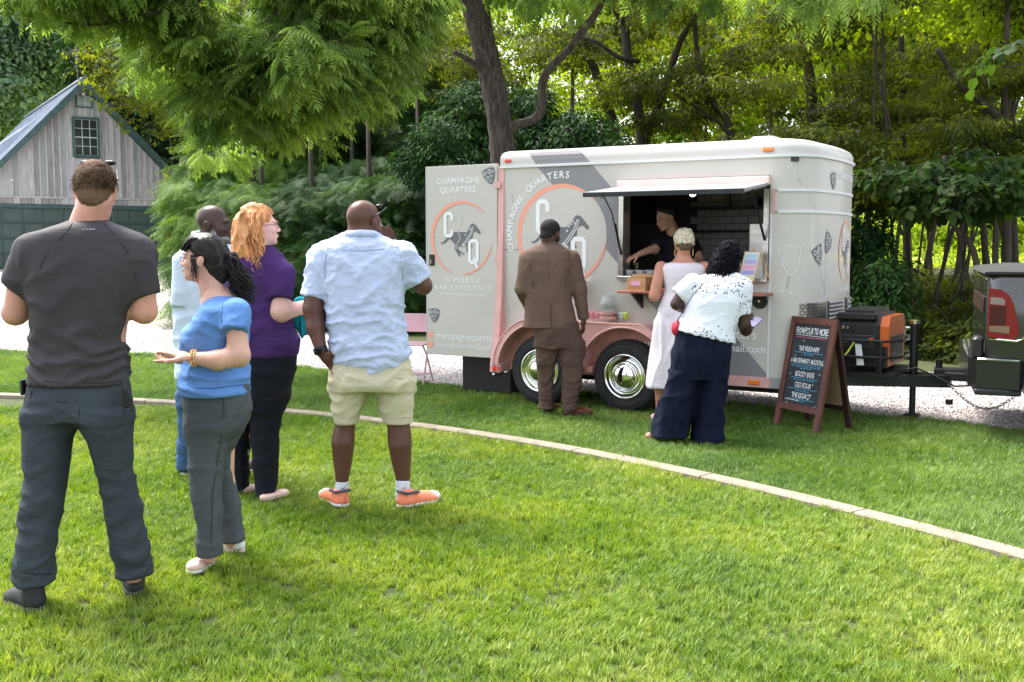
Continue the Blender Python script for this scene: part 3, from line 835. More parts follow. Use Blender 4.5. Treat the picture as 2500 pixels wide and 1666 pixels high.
# a hanging chain down the middle of the nose
ch = MB()
def link(mb, c, d, L, w_, r, tw):
    d = Vector(d).normalized(); u = d.orthogonal().normalized(); 
    u = (Matrix.Rotation(tw, 3, d) @ u)
    pts = []
    for i in range(11):
        a = 2*math.pi*i/10; pts.append(Vector(c) + d*math.cos(a)*L/2 + u*math.sin(a)*w_/2)
    mb.tube(pts, r, 5)
for i in range(13):
    x, y = perim(TL+1.26, .04); link(ch, (x, y, 1.07-.026*i), (0, 0, 1), .038, .022, .004, (i % 2)*math.pi/2)
ch.build('hanging_chain', steel, trailer)
# ---- tongue, jack, coupler
ty = TW/2
tg = MB(); tg.prism([(TF-.1, ty-.5), (TF+1.0, ty-.045), (TF+1.0, ty+.045), (TF-.1, ty+.5), (TF-.1, ty+.42), (TF+.85, ty), (TF-.1, ty-.42)], .30, .40, ax='z')
tongue = tg.build('tongue', blackm, trailer)
MB().box(TF-.02, TF+.62, ty-.42, ty+.42, .40, .43).build('tongue_rack', blackm, trailer)
for z in (.56, .70):
    MB().tube([(TF+.02, ty-.42, z), (TF+.52, ty-.42, z), (TF+.64, ty-.25, z), (TF+.64, ty+.25, z), (TF+.52, ty+.42, z), (TF+.02, ty+.42, z)], .012, 6).build('rack_rail', blackm, trailer)
for x in (TF+.04, TF+.50): MB().cyl((x, ty-.42, .42), (x, ty-.42, .70), .012).build('rack_post', blackm, trailer)
jk = (TF+.70, ty-.05)
MB().cyl((*jk, .30), (*jk, .80), .035).cyl((*jk, .80), (*jk, .835), .042).build('jack_post', blackm, trailer, smooth='auto')
MB().cyl((*jk, .835), (*jk, .865), .040).build('jack_cap', chrome, trailer, smooth='auto')
MB().tube([(jk[0], jk[1], .80), (jk[0]-.07, jk[1]-.02, .80), (jk[0]-.08, jk[1]-.04, .74)], .009, 6).build('jack_handle', chrome, trailer)
MB().cyl((*jk, .05), (*jk, .30), .027).box(jk[0]-.06, jk[0]+.06, jk[1]-.06, jk[1]+.06, .035, .055).build('jack_foot', blackm, trailer)
MB().box(TF+.95, TF+1.22, ty-.045, ty+.045, .36, .43, .01).cyl((TF+1.22, ty, .36), (TF+1.22, ty, .44), .055).build('coupler', blackm, trailer)
scn = MB()
A_, B_ = Vector((TF+1.0, ty-.08, .33)), Vector((TF+1.62, ty-.30, .40))
for i in range(30):
    t = i/29; c = A_.lerp(B_, t); c.z -= .20*math.sin(math.pi*t); t2 = t+.01; c2 = A_.lerp(B_, t2); c2.z -= .20*math.sin(math.pi*t2)
    link(scn, c, c2-c, .036, .022, .0035, (i % 2)*math.pi/2)
scn.build('safety_chain', M('chain_steel', (.25,.25,.24), rough=.4, metal=.8), trailer)
MB().tube([(TF+.55, ty-.2, .42), (TF+.75, ty-.2, .47), (TF+.9, ty-.15, .40), (TF+1.05, ty-.15, .33), (TF+1.25, ty-.22, .36), (TF+1.45, ty-.3, .52), (TF+1.6, ty-.35, .58)], .009, 6).build('wiring_cable', blackp, trailer)
MB().cyl((TF+1.02, ty-.2, .18), (TF+1.02, ty-.2, .22), .03).build('plug', blackp, trailer)
# ================================================================== GROUND
def GT(px, py):                          # ground point on the gently rising terrain
    p = G(px, py)
    for _ in range(12):
        z = float(terr(p.x, p.y)); p = G(px, py, z) if py > 600 + 0 else p
    return Vector((p.x, p.y, float(terr(p.x, p.y))))
def nodes_mat(name): 
    m = bpy.data.materials.new(name); m.use_nodes = True; nt = m.node_tree; nt.nodes.clear(); return m, nt
# ground sheet out to the horizon
xs = np.concatenate([np.linspace(-260, -40, 12), np.linspace(-36, 36, 60), np.linspace(40, 260, 12)])
ys = np.concatenate([np.linspace(-60, -4, 8), np.linspace(-2, 50, 80), np.linspace(55, 400, 14)])
X, Y = np.meshgrid(xs, ys); Z = terr(X, Y) - .02
Z = Z - .0*X
v = np.stack([X.ravel(), Y.ravel(), Z.ravel()], 1); nx = len(xs); ny = len(ys)
ii = np.arange(ny-1)[:, None]*nx + np.arange(nx-1)[None]
f = np.stack([ii, ii+1, ii+nx+1, ii+nx], -1).reshape(-1, 4)
floor_m = M('woodland_floor', (.055,.05,.022), rough=.95, col2=(.085,.105,.03), vs=.6, bump=.5, bs=6, coord='World')
tag(mk('ground', v, f, floor_m, smooth=True), kind='structure')

# boundary curves as functions of X in the world
def curve(pts, terrain=True):
    q = [GT(*p) for p in pts]; q.sort(key=lambda p: p.x)
    xa = np.array([p.x for p in q]); ya = np.array([p.y for p in q])
    return lambda x: np.interp(x, xa, ya), xa, ya
near_f, nxa, nya = curve([(-900, 850), (-300, 853), (0, 857), (311, 864), (414, 867), (560, 878), (719, 893), (1000, 932), (1125, 944), (1500, 965), (1900, 992), (2090, 1010), (2300, 1030), (2500, 1050), (3100, 1110)])
CURB = [GT(*p) for p in [(-500, 966), (0, 970), (317, 979), (500, 989), (690, 1006), (818, 1020), (1000, 1044), (1275, 1082), (1594, 1142), (1870, 1199), (2125, 1262), (2500, 1362), (2900, 1480)]]
def lerp_poly(Q, n):
    """Catmull-Rom through Q"""
    out = []
    for i in range(len(Q)-1):
        p0 = Q[max(0, i-1)]; p1 = Q[i]; p2 = Q[i+1]; p3 = Q[min(len(Q)-1, i+2)]
        for j in range(n):
            t = j/n; out.append(.5*((2*p1) + (p2-p0)*t + (2*p0-5*p1+4*p2-p3)*t*t + (3*p1-p0-3*p2+p3)*t**3))
    out.append(Q[-1]); return out
_pc = np.polyfit([p.x for p in CURB], [p.y for p in CURB], 4)
_x1 = CURB[-1].x - .3; _y1 = float(np.polyval(_pc, _x1)); _m1 = float(np.polyval(np.polyder(_pc), _x1))
def _cy(x): return float(np.polyval(_pc, x)) if x < _x1 else _y1 + _m1*(x-_x1)
CL = [Vector((x, _cy(x), 0.0)) for x in np.linspace(CURB[0].x+.3, CURB[-1].x+2.2, 260)]
cx_ = np.array([p.x for p in CL]); cy_ = np.array([p.y for p in CL])
o_ = np.argsort(cx_)
curb_f = lambda x: np.interp(x, cx_[o_], cy_[o_])
# gravel drive: near edge curve to far edge
far_pts = [(-900, 640), (-300, 655), (100, 654), (430, 662), (560, 735), (790, 812), (1050, 845), (1500, 870), (1900, 893), (2150, 905), (2400, 912), (3100, 925)]
fq = [GT(*p) for p in far_pts]
gx = np.linspace(-34, 12, 150)
fxa = np.array([p.x for p in fq]); fya = np.array([p.y for p in fq]); oo = np.argsort(fxa)
def far_f(x):
    # far edge as seen: follow the list order by bearing instead of x
    return np.interp(x, fxa[oo], fya[oo])
br_n = np.linspace(-.62, .78, 180)       # bearings x/y
def at_bearing(pts_x, pts_y, b):
    bb = pts_x/pts_y; o = np.argsort(bb); return np.interp(b, bb[o], pts_y[o])
yn = at_bearing(nxa, nya, br_n); yf = at_bearing(fxa, fya, br_n)
yn = yn + .05*(vnoise(np.stack([br_n*60, br_n*0, br_n*0], 1))-.5)
rows = 30; v = []
for i in range(rows+1):
    t = (i/rows)**1.5; yy = yn + (yf-yn)*t
    v.append(np.stack([br_n*yy, yy, terr(0, yy)-.006], 1))
v = np.concatenate(v); n = len(br_n); ii = np.arange(rows)[:, None]*n + np.arange(n-1)[None]
f = np.stack([ii, ii+1, ii+n+1, ii+n], -1).reshape(-1, 4)
gm = M('gravel', (.40,.365,.35), rough=.95, col2=(.56,.53,.52), vs=38, bump=1.0, bs=70, coord='World', ramp=(.38,.62))
tag(mk('gravel_drive', v, f, gm, smooth=True), kind='structure')
# lawn sheet: from behind the camera to the gravel edge
bx = np.linspace(-.9, .95, 150); yn2 = at_bearing(nxa, nya, bx)
v = []; rows = 24
X = np.linspace(-16, 16, 200)
def nearY(x): 
    # solve the near gravel edge for a world x
    return np.interp(x, nxa, nya)
for i in range(rows+1):
    t = i/rows; yy = -4 + (nearY(X)+.02+4)*t
    v.append(np.stack([X, yy, terr(0, yy)-.012 + .0*X], 1))
v = np.concatenate(v); n = len(X); ii = np.arange(rows)[:, None]*n + np.arange(n-1)[None]
f = np.stack([ii, ii+1, ii+n+1, ii+n], -1).reshape(-1, 4)
tag(mk('lawn', v, f, M('lawn_soil', (.03,.045,.012), rough=.95, col2=(.06,.08,.02), vs=14, bump=.6, bs=60, coord='World'), smooth=True), kind='structure')
# concrete lawn edging, cast in lengths
edging = thing('lawn_edging', 'pale concrete strip curving across the lawn in front of the trailer', 'lawn edging', tuple(CL[60]))
conc = M('concrete', (.25,.21,.165), rough=.9, var=.14, vs=9, bump=.35, bs=50, coord='World')
seg = []; acc = 0; start = 0
for i in range(1, len(CL)):
    acc += (CL[i]-CL[i-1]).length
    if acc > 1.15 or i == len(CL)-1:
        seg.append((start, i)); start = i; acc = 0
for (a, b) in seg:
    pl = CL[a:b+1]; k = len(pl)
    v = []
    for j, p in enumerate(pl):
        d = (pl[min(j+1, k-1)] - pl[max(j-1, 0)]).normalized(); nn = Vector((-d.y, d.x, 0))
        q = p.copy()
        if j == 0: q = q + d*.006
        if j == k-1: q = q - d*.006
        for (o, z) in ((-.068, -.03), (-.068, .02), (-.058, .028), (.058, .028), (.068, .02), (.068, -.03)):
            r = q + nn*o; v.append((r.x, r.y, r.z + z))
    f = [(j*6+m_, j*6+m_+1, j*6+7+m_, j*6+6+m_) for j in range(k-1) for m_ in range(5)] + [(0,1,2,3,4,5), tuple((k-1)*6+m_ for m_ in (5,4,3,2,1,0))]
    mk('edging_block', v, f, conc, edging, world=True)

# ------------------------------------------------------------------ instancing of small pieces
def leaf_mat(name, c1, c2, c3, trans=.35, rough=.5, wscale=.35, tcol=None, spec=.3, namp=1.5):
    m, nt = nodes_mat(name); L = nt.links.new
    out = nt.nodes.new('ShaderNodeOutputMaterial')
    geo = nt.nodes.new('ShaderNodeNewGeometry'); oi = nt.nodes.new('ShaderNodeObjectInfo')
    n1 = nt.nodes.new('ShaderNodeTexNoise'); n1.inputs['Scale'].default_value = wscale; n1.inputs['Detail'].default_value = 3
    L(geo.outputs['Position'], n1.inputs['Vector'])
    ad = nt.nodes.new('ShaderNodeMath'); ad.operation = 'MULTIPLY_ADD'; ad.inputs[1].default_value = .38; 
    L(oi.outputs['Random'], ad.inputs[0]); 
    sc_ = nt.nodes.new('ShaderNodeMath'); sc_.operation = 'MULTIPLY_ADD'; sc_.inputs[1].default_value = namp; sc_.inputs[2].default_value = .31 - namp*.5
    L(n1.outputs['Fac'], sc_.inputs[0]); L(sc_.outputs[0], ad.inputs[2])
    rp = nt.nodes.new('ShaderNodeValToRGB'); e = rp.color_ramp.elements
    e[0].position = .15; e[0].color = tuple(c1)+(1,); e[1].position = .85; e[1].color = tuple(c3)+(1,)
    x = e.new(.5); x.color = tuple(c2)+(1,)
    L(ad.outputs[0], rp.inputs[0])
    b = nt.nodes.new('ShaderNodeBsdfPrincipled'); b.inputs['Roughness'].default_value = rough; b.inputs['Specular IOR Level'].default_value = spec
    L(rp.outputs[0], b.inputs['Base Color'])
    t = nt.nodes.new('ShaderNodeBsdfTranslucent'); mx = nt.nodes.new('ShaderNodeMixShader'); mx.inputs[0].default_value = trans
    tm = nt.nodes.new('ShaderNodeMixRGB'); tm.blend_type = 'MULTIPLY'; tm.inputs[0].default_value = 1; tm.inputs[2].default_value = (tcol or (1.5, 1.35, .45)) + (1,)
    L(rp.outputs[0], tm.inputs[1]); L(tm.outputs[0], t.inputs[0])
    L(b.outputs[0], mx.inputs[1]); L(t.outputs[0], mx.inputs[2]); L(mx.outputs[0], out.inputs[0])
    m.diffuse_color = tuple(c2)+(1,)
    return m
def make_protos(cname, builders):
    """each builder returns (verts, faces, material); the collection stays out of the scene and is only instanced"""
    c = bpy.data.collections.new(cname)
    for i, (v, f, m) in enumerate(builders):
        me = bpy.data.meshes.new(cname); me.from_pydata([tuple(q) for q in v], [], [tuple(q) for q in f]); me.update()
        if isinstance(m, (list, tuple)):
            for k in m[0]: me.materials.append(k)
            me.polygons.foreach_set('material_index', np.array(m[1], dtype=np.int32))
        else: me.materials.append(m)
        o = bpy.data.objects.new(cname, me); c.objects.link(o)
    return c
_GN = {}
def gn_for(c):
    if c.name in _GN: return _GN[c.name]
    g = bpy.data.node_groups.new('scatter_' + c.name, 'GeometryNodeTree')
    g.interface.new_socket('Geometry', in_out='INPUT', socket_type='NodeSocketGeometry')
    g.interface.new_socket('Geometry', in_out='OUTPUT', socket_type='NodeSocketGeometry')
    i = g.nodes.new('NodeGroupInput'); o = g.nodes.new('NodeGroupOutput')
    ci = g.nodes.new('GeometryNodeCollectionInfo'); ci.inputs['Collection'].default_value = c
    ci.inputs['Separate Children'].default_value = True; ci.inputs['Reset Children'].default_value = True
    ip = g.nodes.new('GeometryNodeInstanceOnPoints'); ip.inputs['Pick Instance'].default_value = True
    def at(n, t):
        a = g.nodes.new('GeometryNodeInputNamedAttribute'); a.data_type = t; a.inputs['Name'].default_value = n; return a.outputs['Attribute']
    g.links.new(i.outputs[0], ip.inputs['Points']); g.links.new(ci.outputs[0], ip.inputs['Instance'])
    g.links.new(at('idx', 'INT'), ip.inputs['Instance Index'])
    er = g.nodes.new('FunctionNodeEulerToRotation'); g.links.new(at('rot', 'FLOAT_VECTOR'), er.inputs[0])
    g.links.new(er.outputs[0], ip.inputs['Rotation']); g.links.new(at('scl', 'FLOAT'), ip.inputs['Scale'])
    g.links.new(ip.outputs[0], o.inputs[0]); _GN[c.name] = g
    return g
def scatter(name, pts, rots, scls, coll, parent=None, kind='stuff', label=None):
    pts = np.asarray(pts, float)
    if parent is not None:
        inv = np.array(wm(parent).inverted()); pts = pts @ inv[:3, :3].T + inv[:3, 3]
    me = bpy.data.meshes.new(name); n = len(pts); me.vertices.add(n); me.vertices.foreach_set('co', pts.astype(np.float32).ravel())
    a = me.attributes.new('rot', 'FLOAT_VECTOR', 'POINT'); a.data.foreach_set('vector', np.asarray(rots, np.float32).ravel())
    a = me.attributes.new('scl', 'FLOAT', 'POINT'); a.data.foreach_set('value', np.asarray(scls, np.float32))
    a = me.attributes.new('idx', 'INT', 'POINT'); a.data.foreach_set('value', RNG.integers(0, len(coll.objects), n).astype(np.int32))
    o = bpy.data.objects.new(name, me); COL.objects.link(o)
    md = o.modifiers.new('scatter', 'NODES'); md.node_group = gn_for(coll)
    if parent is not None: o.parent = parent
    if kind: o['kind'] = kind
    if label: o['label'] = label
    return o
# grass
grass_m = leaf_mat('grass_blade', (.075,.155,.022), (.20,.295,.038), (.41,.46,.11), trans=.38, rough=.45, wscale=.8, namp=1.05, tcol=(1.25,1.3,.4))
grass_d = leaf_mat('grass_blade_shade', (.07,.145,.03), (.15,.245,.05), (.29,.37,.10), trans=.35, rough=.45, wscale=.9, namp=1.05, tcol=(1.2,1.3,.5))  # darker copy of the blade: shade beyond the edging put into the colour
def tuft(seed, mat, n=15, h=.044, rad=.026, lean=.5):
    r = random.Random(seed); V = []; F = []
    for _ in range(n):
        a = r.uniform(0, 2*math.pi); d = rad*math.sqrt(r.random()); bx, by = d*math.cos(a), d*math.sin(a)
        L = h*r.uniform(.55, 1.2); w_ = r.uniform(.0014, .0028); la = r.gauss(0, .9); ln = r.uniform(.15, 1.0)*lean
        dx, dy = math.sin(la), math.cos(la)
        sx, sy = -dy*w_, dx*w_; b = len(V)
        for k, t in enumerate((0, .5, 1)):
            o = ln*L*(t**1.8); z = L*(t - .18*ln*t*t)
            ww = (1, .8, 0)[k]
            if k < 2: V += [(bx+dx*o-sx*ww, by+dy*o-sy*ww, z), (bx+dx*o+sx*ww, by+dy*o+sy*ww, z)]
            else: V.append((bx+dx*o, by+dy*o, z))
        F += [(b, b+1, b+3, b+2), (b+2, b+3, b+4)]
    return V, F, mat
tufts = make_protos('grass_tuft', [tuft(i, grass_m, lean=.75) for i in range(8)])
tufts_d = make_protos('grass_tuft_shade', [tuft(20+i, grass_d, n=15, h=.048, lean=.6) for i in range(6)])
def lawn_points(lo, hi, dens_near, keep):
    """random points between two y ranges inside a widened view wedge"""
    A = []
    y = lo
    while y < hi:
        dy = .25; wx = y*.54 + 2.0; n = int(2*wx*dy*dens_near(y))
        q = np.stack([RNG.uniform(-wx, wx, n), RNG.uniform(y, y+dy, n)], 1); A.append(q); y += dy
    q = np.concatenate(A); return q[keep(q[:, 0], q[:, 1])]
def put_grass(name, q, coll, label_, smin_=.7, smax=1.25):
    n = len(q); z = terr(0, q[:, 1]) - .012
    flow = 2*math.pi*1.6*vnoise(np.stack([q[:, 0]*.9, q[:, 1]*.9, q[:, 0]*0], 1)) + RNG.normal(0, 1.3, n)
    tl = .15 + .35*vnoise(np.stack([q[:, 0]*3+9, q[:, 1]*3, q[:, 0]*0], 1))
    rot = np.stack([-tl*RNG.uniform(0, 1, n), RNG.normal(0, .12, n), flow], 1)
    s = RNG.uniform(smin_, smax, n)*(.8 + .45*vnoise(np.stack([q[:, 0]*2.2, q[:, 1]*2.2, q[:, 0]*0+5], 1)))
    o = scatter(name, np.stack([q[:, 0], q[:, 1], z], 1), rot, s, coll)
    return tag(o, kind='stuff')
d1 = lambda y: 1250*min(1, (6/y)**.8)
q = lawn_points(2.9, 9.9, d1, lambda x, y: y < curb_f(x) - .062)
put_grass('lawn_grass', q, tufts, '')
q = lawn_points(2.6, 15.6, lambda y: 1500*min(1, (7/y)**.8), lambda x, y: (y > curb_f(x) + .062) & (y < nearY(x) + .03*np.sin(x*9)))
put_grass('lawn_grass', q, tufts_d, '')
# gravel stones near the lawn edge
def stone(seed, m):
    r = random.Random(seed); V = []; 
    for (x, y, z) in [(0,0,1),(1,0,0),(0,1,0),(-1,0,0),(0,-1,0),(0,0,-1)]: V.append((x*r.uniform(.7,1.2), y*r.uniform(.7,1.2), z*r.uniform(.4,.8)))
    return [(a*.011, b*.011, c*.011) for a, b, c in V], [(0,1,2),(0,2,3),(0,3,4),(0,4,1),(5,2,1),(5,3,2),(5,4,3),(5,1,4)], m
sm1 = M('stone_pale', (.62,.58,.57), rough=.9); sm2 = M('stone_pink', (.47,.37,.36), rough=.9); sm3 = M('stone_dark', (.24,.21,.20), rough=.9)
stones = make_protos('gravel_stone', [stone(i, m) for i, m in enumerate((sm1, sm1, sm2, sm1, sm3, sm2))])
b = RNG.uniform(-.55, .62, 60000); t = RNG.uniform(0, 1, 60000)**1.6
y0 = at_bearing(nxa, nya, b); y = y0 + t*8; k = (b < .62) & (y < at_bearing(fxa, fya, b))
x = (b*y)[k]; y = y[k]
scatter('gravel_stones', np.stack([x, y, terr(0, y)-.003], 1), RNG.uniform(0, 6.28, (len(x), 3)), RNG.uniform(.5, 1.5, len(x)), stones)
# ================================================================== WOODS
bark_w = M('walnut_bark', (.020,.015,.013), rough=.95, col2=(.095,.076,.066), vs=9, bump=1.0, bs=14, stretch=(3.2,3.2,.45))
bark_d = M('dark_bark', (.035,.028,.022), rough=.95, col2=(.075,.06,.048), vs=6, bump=.6, bs=20, stretch=(2,2,.4))
bark_p = M('pale_bark', (.20,.19,.17), rough=.9, col2=(.36,.35,.32), vs=4, bump=.3, bs=20, stretch=(2,2,.6))
twig_m = M('twig', (.07,.055,.035), rough=.9)
lf_wal = leaf_mat('walnut_leaf', (.07,.13,.032), (.17,.265,.056), (.33,.44,.10), trans=.48, wscale=.9, tcol=(1.15,1.2,.5))
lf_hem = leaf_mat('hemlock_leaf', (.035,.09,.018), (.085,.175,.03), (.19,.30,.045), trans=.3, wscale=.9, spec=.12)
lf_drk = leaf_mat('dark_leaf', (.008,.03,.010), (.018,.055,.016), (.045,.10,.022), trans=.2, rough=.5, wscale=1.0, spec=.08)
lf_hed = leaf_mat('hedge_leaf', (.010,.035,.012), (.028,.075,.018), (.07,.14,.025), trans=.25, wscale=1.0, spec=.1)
lf_map = leaf_mat('maple_leaf', (.014,.036,.010), (.032,.066,.014), (.07,.12,.02), trans=.4, wscale=.6, spec=.1, tcol=(1.4,1.5,.4))
lf_fin = leaf_mat('fine_leaf', (.022,.036,.009), (.06,.09,.015), (.17,.21,.025), trans=.55, wscale=.6, spec=.1, tcol=(1.8,1.6,.3))
lf_far = leaf_mat('far_leaf', (.08,.12,.015), (.29,.37,.03), (.58,.66,.07), trans=.55, wscale=.3, tcol=(1.25,1.4,.3), spec=.1)  # backlit yellow of the far woods put into the leaf colour
lf_blu = leaf_mat('far_hazed_leaf', (.11,.18,.13), (.19,.29,.18), (.30,.42,.20), trans=.35, wscale=.25)  # pale blue-grey haze put into the leaf colour

def leaf_faces(V, F, base, d, nrm, L, w_, fold=.12, droop=.2):
    """a six-sided pointed leaf with a folded midrib"""
    d = Vector(d).normalized(); s = d.cross(Vector(nrm)).normalized(); n = s.cross(d)
    b = len(V); bs = Vector(base)
    def q(t, u, z): return tuple(bs + d*(L*t) + s*(w_*u) + n*(z*L) - Vector((0, 0, droop*L*t*t)))
    V += [q(0, 0, 0), q(.35, -.5, fold*.5), q(.75, -.36, fold*.3), q(1, 0, 0), q(.75, .36, fold*.3), q(.35, .5, fold*.5), q(.5, 0, -.02)]
    F += [(b, b+1, b+6), (b+1, b+2, b+6), (b+2, b+3, b+6), (b+3, b+4, b+6), (b+4, b+5, b+6), (b+5, b, b+6)]
def stick(V, F, a, b, r):
    a, b = Vector(a), Vector(b); d = (b-a).normalized(); u = d.orthogonal().normalized(); w_ = d.cross(u); k = len(V)
    for p in (a, b):
        for i in range(3): t = 2.094*i; V.append(tuple(p + (u*math.cos(t)+w_*math.sin(t))*r))
    F += [(k+i, k+(i+1) % 3, k+3+(i+1) % 3, k+3+i) for i in range(3)]
def walnut_spray(seed):
    r = random.Random(seed); V = []; F = []; mi = []
    nf = 6
    stick(V, F, (0,0,0), (0,.34,.02), .004)
    nk = len(F)
    for i in range(nf):
        a = r.uniform(-1.25, 1.25); el = r.uniform(-.35, .3); o = Vector((0, .34*(i+.5)/nf, .01))
        d = Vector((math.sin(a)*math.cos(el), math.cos(a)*math.cos(el), math.sin(el)))
        L = r.uniform(.26, .40); p = o; prev = o; dd = d.copy(); m = 7
        for j in range(m):
            dd = (dd + Vector((0, 0, -.13))).normalized(); prev = p; p = p + dd*(L/m)
            up = Vector((0, 0, 1)); sd = dd.cross(up).normalized()
            ll = r.uniform(.075, .105)*(1 - .35*abs(j/m - .45))
            for sg in (-1, 1):
                ld = (sd*sg + dd*.45 + Vector((0, 0, -.38-r.uniform(0,.3)))).normalized()
                leaf_faces(V, F, p, ld, up + sd*sg*.4, ll, ll*.36, .06, .25)
        leaf_faces(V, F, p, dd, (0,0,1), .09, .032, .06, .2)
    return V, F, ([lf_wal, twig_m], [1]*nk + [0]*(len(F)-nk))
def broad_spray(seed, mat, L0=.085, wr=.62, n=16, R0=.26, flat=.35, droop=.3):
    r = random.Random(seed); V = []; F = []
    stick(V, F, (0,0,0), (0,R0,0), .003); nk = len(F)
    for i in range(n):
        t = (i+.5)/n; sg = 1 if i % 2 else -1; b = r.uniform(.2, .55)*R0
        base = Vector((0, R0*t*1.0, 0)) + Vector((sg*b*r.random(), b*r.random()*.6, r.uniform(-flat, flat)*R0*.5))
        a = sg*r.uniform(.3, 1.5); el = r.uniform(-.8, .15)
        d = Vector((math.sin(a)*math.cos(el), math.cos(a)*math.cos(el), math.sin(el)))
        L = L0*r.uniform(.75, 1.25)
        leaf_faces(V, F, base, d, (r.uniform(-.5,.5), r.uniform(-.5,.5), 1), L, L*wr, .1, droop)
    return V, F, ([mat, twig_m], [1]*nk + [0]*(len(F)-nk))
def needle_spray(seed, mat):
    """flat drooping conifer spray: a stem with side shoots, each a row of short flat leaves"""
    r = random.Random(seed); V = []; F = []
    L = .38
    for i in range(11):
        t = i/11; sg = 1 if i % 2 else -1; o = Vector((0, L*t, -.16*L*t*t))
        sl = (1-t*.8)*.17*r.uniform(.8, 1.15); a = sg*r.uniform(.7, 1.0)
        d = Vector((math.sin(a), math.cos(a), -.15-.2*r.random())).normalized(); s = d.cross(Vector((0,0,1))).normalized()
        m = max(3, int(sl/.024))
        for j in range(m):
            p = o + d*(sl*j/m) + Vector((0,0,-.3*sl*(j/m)**2))
            for k in (-1, 1):
                b = len(V); q = p + (s*k + d*.7)*.026 + Vector((0,0,-.004)); e = d*.010
                V.extend([tuple(p), tuple(p+e), tuple(q+e*.6), tuple(q)]); F.append((b, b+1, b+2, b+3))
    return V, F, mat
P_wal = make_protos('walnut_spray', [walnut_spray(i) for i in range(5)])
P_hem = make_protos('hemlock_spray', [needle_spray(i, lf_hem) for i in range(4)])
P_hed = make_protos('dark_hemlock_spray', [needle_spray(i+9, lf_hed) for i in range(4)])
P_rho = make_protos('dark_leaf_spray', [broad_spray(i+3, lf_drk, .10, .34, 18, .24, .8, .25) for i in range(4)])
P_map = make_protos('maple_spray', [broad_spray(i+30, lf_map, .105, .8, 13, .36, .22, .35) for i in range(4)])
P_lf  = make_protos('leaf_spray', [broad_spray(i+60, lf_fin, .065, .6, 20, .34, .25, .3) for i in range(4)])
P_far = make_protos('far_spray', [broad_spray(i+90, lf_far, .095, .7, 18, .45, .4, .3) for i in range(4)])
P_blu = make_protos('grey_spray', [broad_spray(i+120, lf_blu, .17, .75, 14, .6, .7, .3) for i in range(4)])
P_bld = make_protos('grey_needle', [needle_spray(i+19, lf_blu) for i in range(3)])

def smooth_path(pts, n=6): return lerp_poly([Vector(p) for p in pts], n)
def limb(mb, pts, r0, r1, n=10, knots=.06, seed=0):
    pl = smooth_path(pts, 6); k = len(pl); rs = []
    for i in range(k):
        t = i/(k-1); rs.append((r0 + (r1-r0)*t)*(1 + knots*math.sin(i*1.7+seed) + knots*.7*math.sin(i*.6+seed*2)))
    mb.tube(pl, rs, n); return mb
def bark_relief(o, amp, fz=(26, 26, 5)):
    me = o.data; V = np.empty(len(me.vertices)*3); me.vertices.foreach_get('co', V); V = V.reshape(-1, 3)
    N = np.empty(len(V)*3); me.vertices.foreach_get('normal', N); N = N.reshape(-1, 3)
    V += N*(amp*(ridge(V*np.array(fz))-.5))[:, None]; me.vertices.foreach_set('co', V.ravel()); me.update()
def crown_pts(blobs, n, shell=.55, seedn=0, gap=.0):
    """points through ellipsoid clumps, thicker towards their surface. blob: center, radii"""
    wts = np.array([b[1][0]*b[1][1]*b[1][2] for b in blobs])**.75; wts /= wts.sum()
    ch = RNG.choice(len(blobs), n, p=wts)
    d = RNG.normal(0, 1, (n, 3)); d /= np.linalg.norm(d, axis=1)[:, None]
    rr = (shell + (1-shell)*RNG.random(n))**.6*np.where(RNG.random(n) < .3, RNG.random(n)**.4, 1)
    C = np.array([tuple(b[0]) for b in blobs])[ch]; Rr = np.array([b[1] for b in blobs])[ch]
    p = C + d*Rr*rr[:, None]
    if gap:
        k = vnoise(p*1.4+seedn) > gap; p, d = p[k], d[k]
    return p, d
def foliage(name, parent, blobs, n, coll, s0=.8, s1=1.3, droop=.35, gap=.3, seedn=0, lookat=None):
    p, d = crown_pts(blobs, n, seedn=seedn, gap=gap)
    m = len(p)
    yaw = np.arctan2(-d[:, 0], d[:, 1]) + RNG.normal(0, .7, m)
    rot = np.stack([-droop + RNG.normal(0, .3, m), RNG.normal(0, .35, m), yaw], 1)
    return scatter(name, p, rot, RNG.uniform(s0, s1, m), coll, parent)
def blobs_px(lst):
    """(px, py, Y, radius px horizontally, radius px vertically, depth radius) -> world ellipsoids"""
    out = []
    for (x, y, Y, rx, ry, rd) in lst:
        out.append((P(x, y, Y), (rx*Y/FPX, rd, ry*Y/FPX)))
    return out
def ppath(lst): return [P(*q) for q in lst]

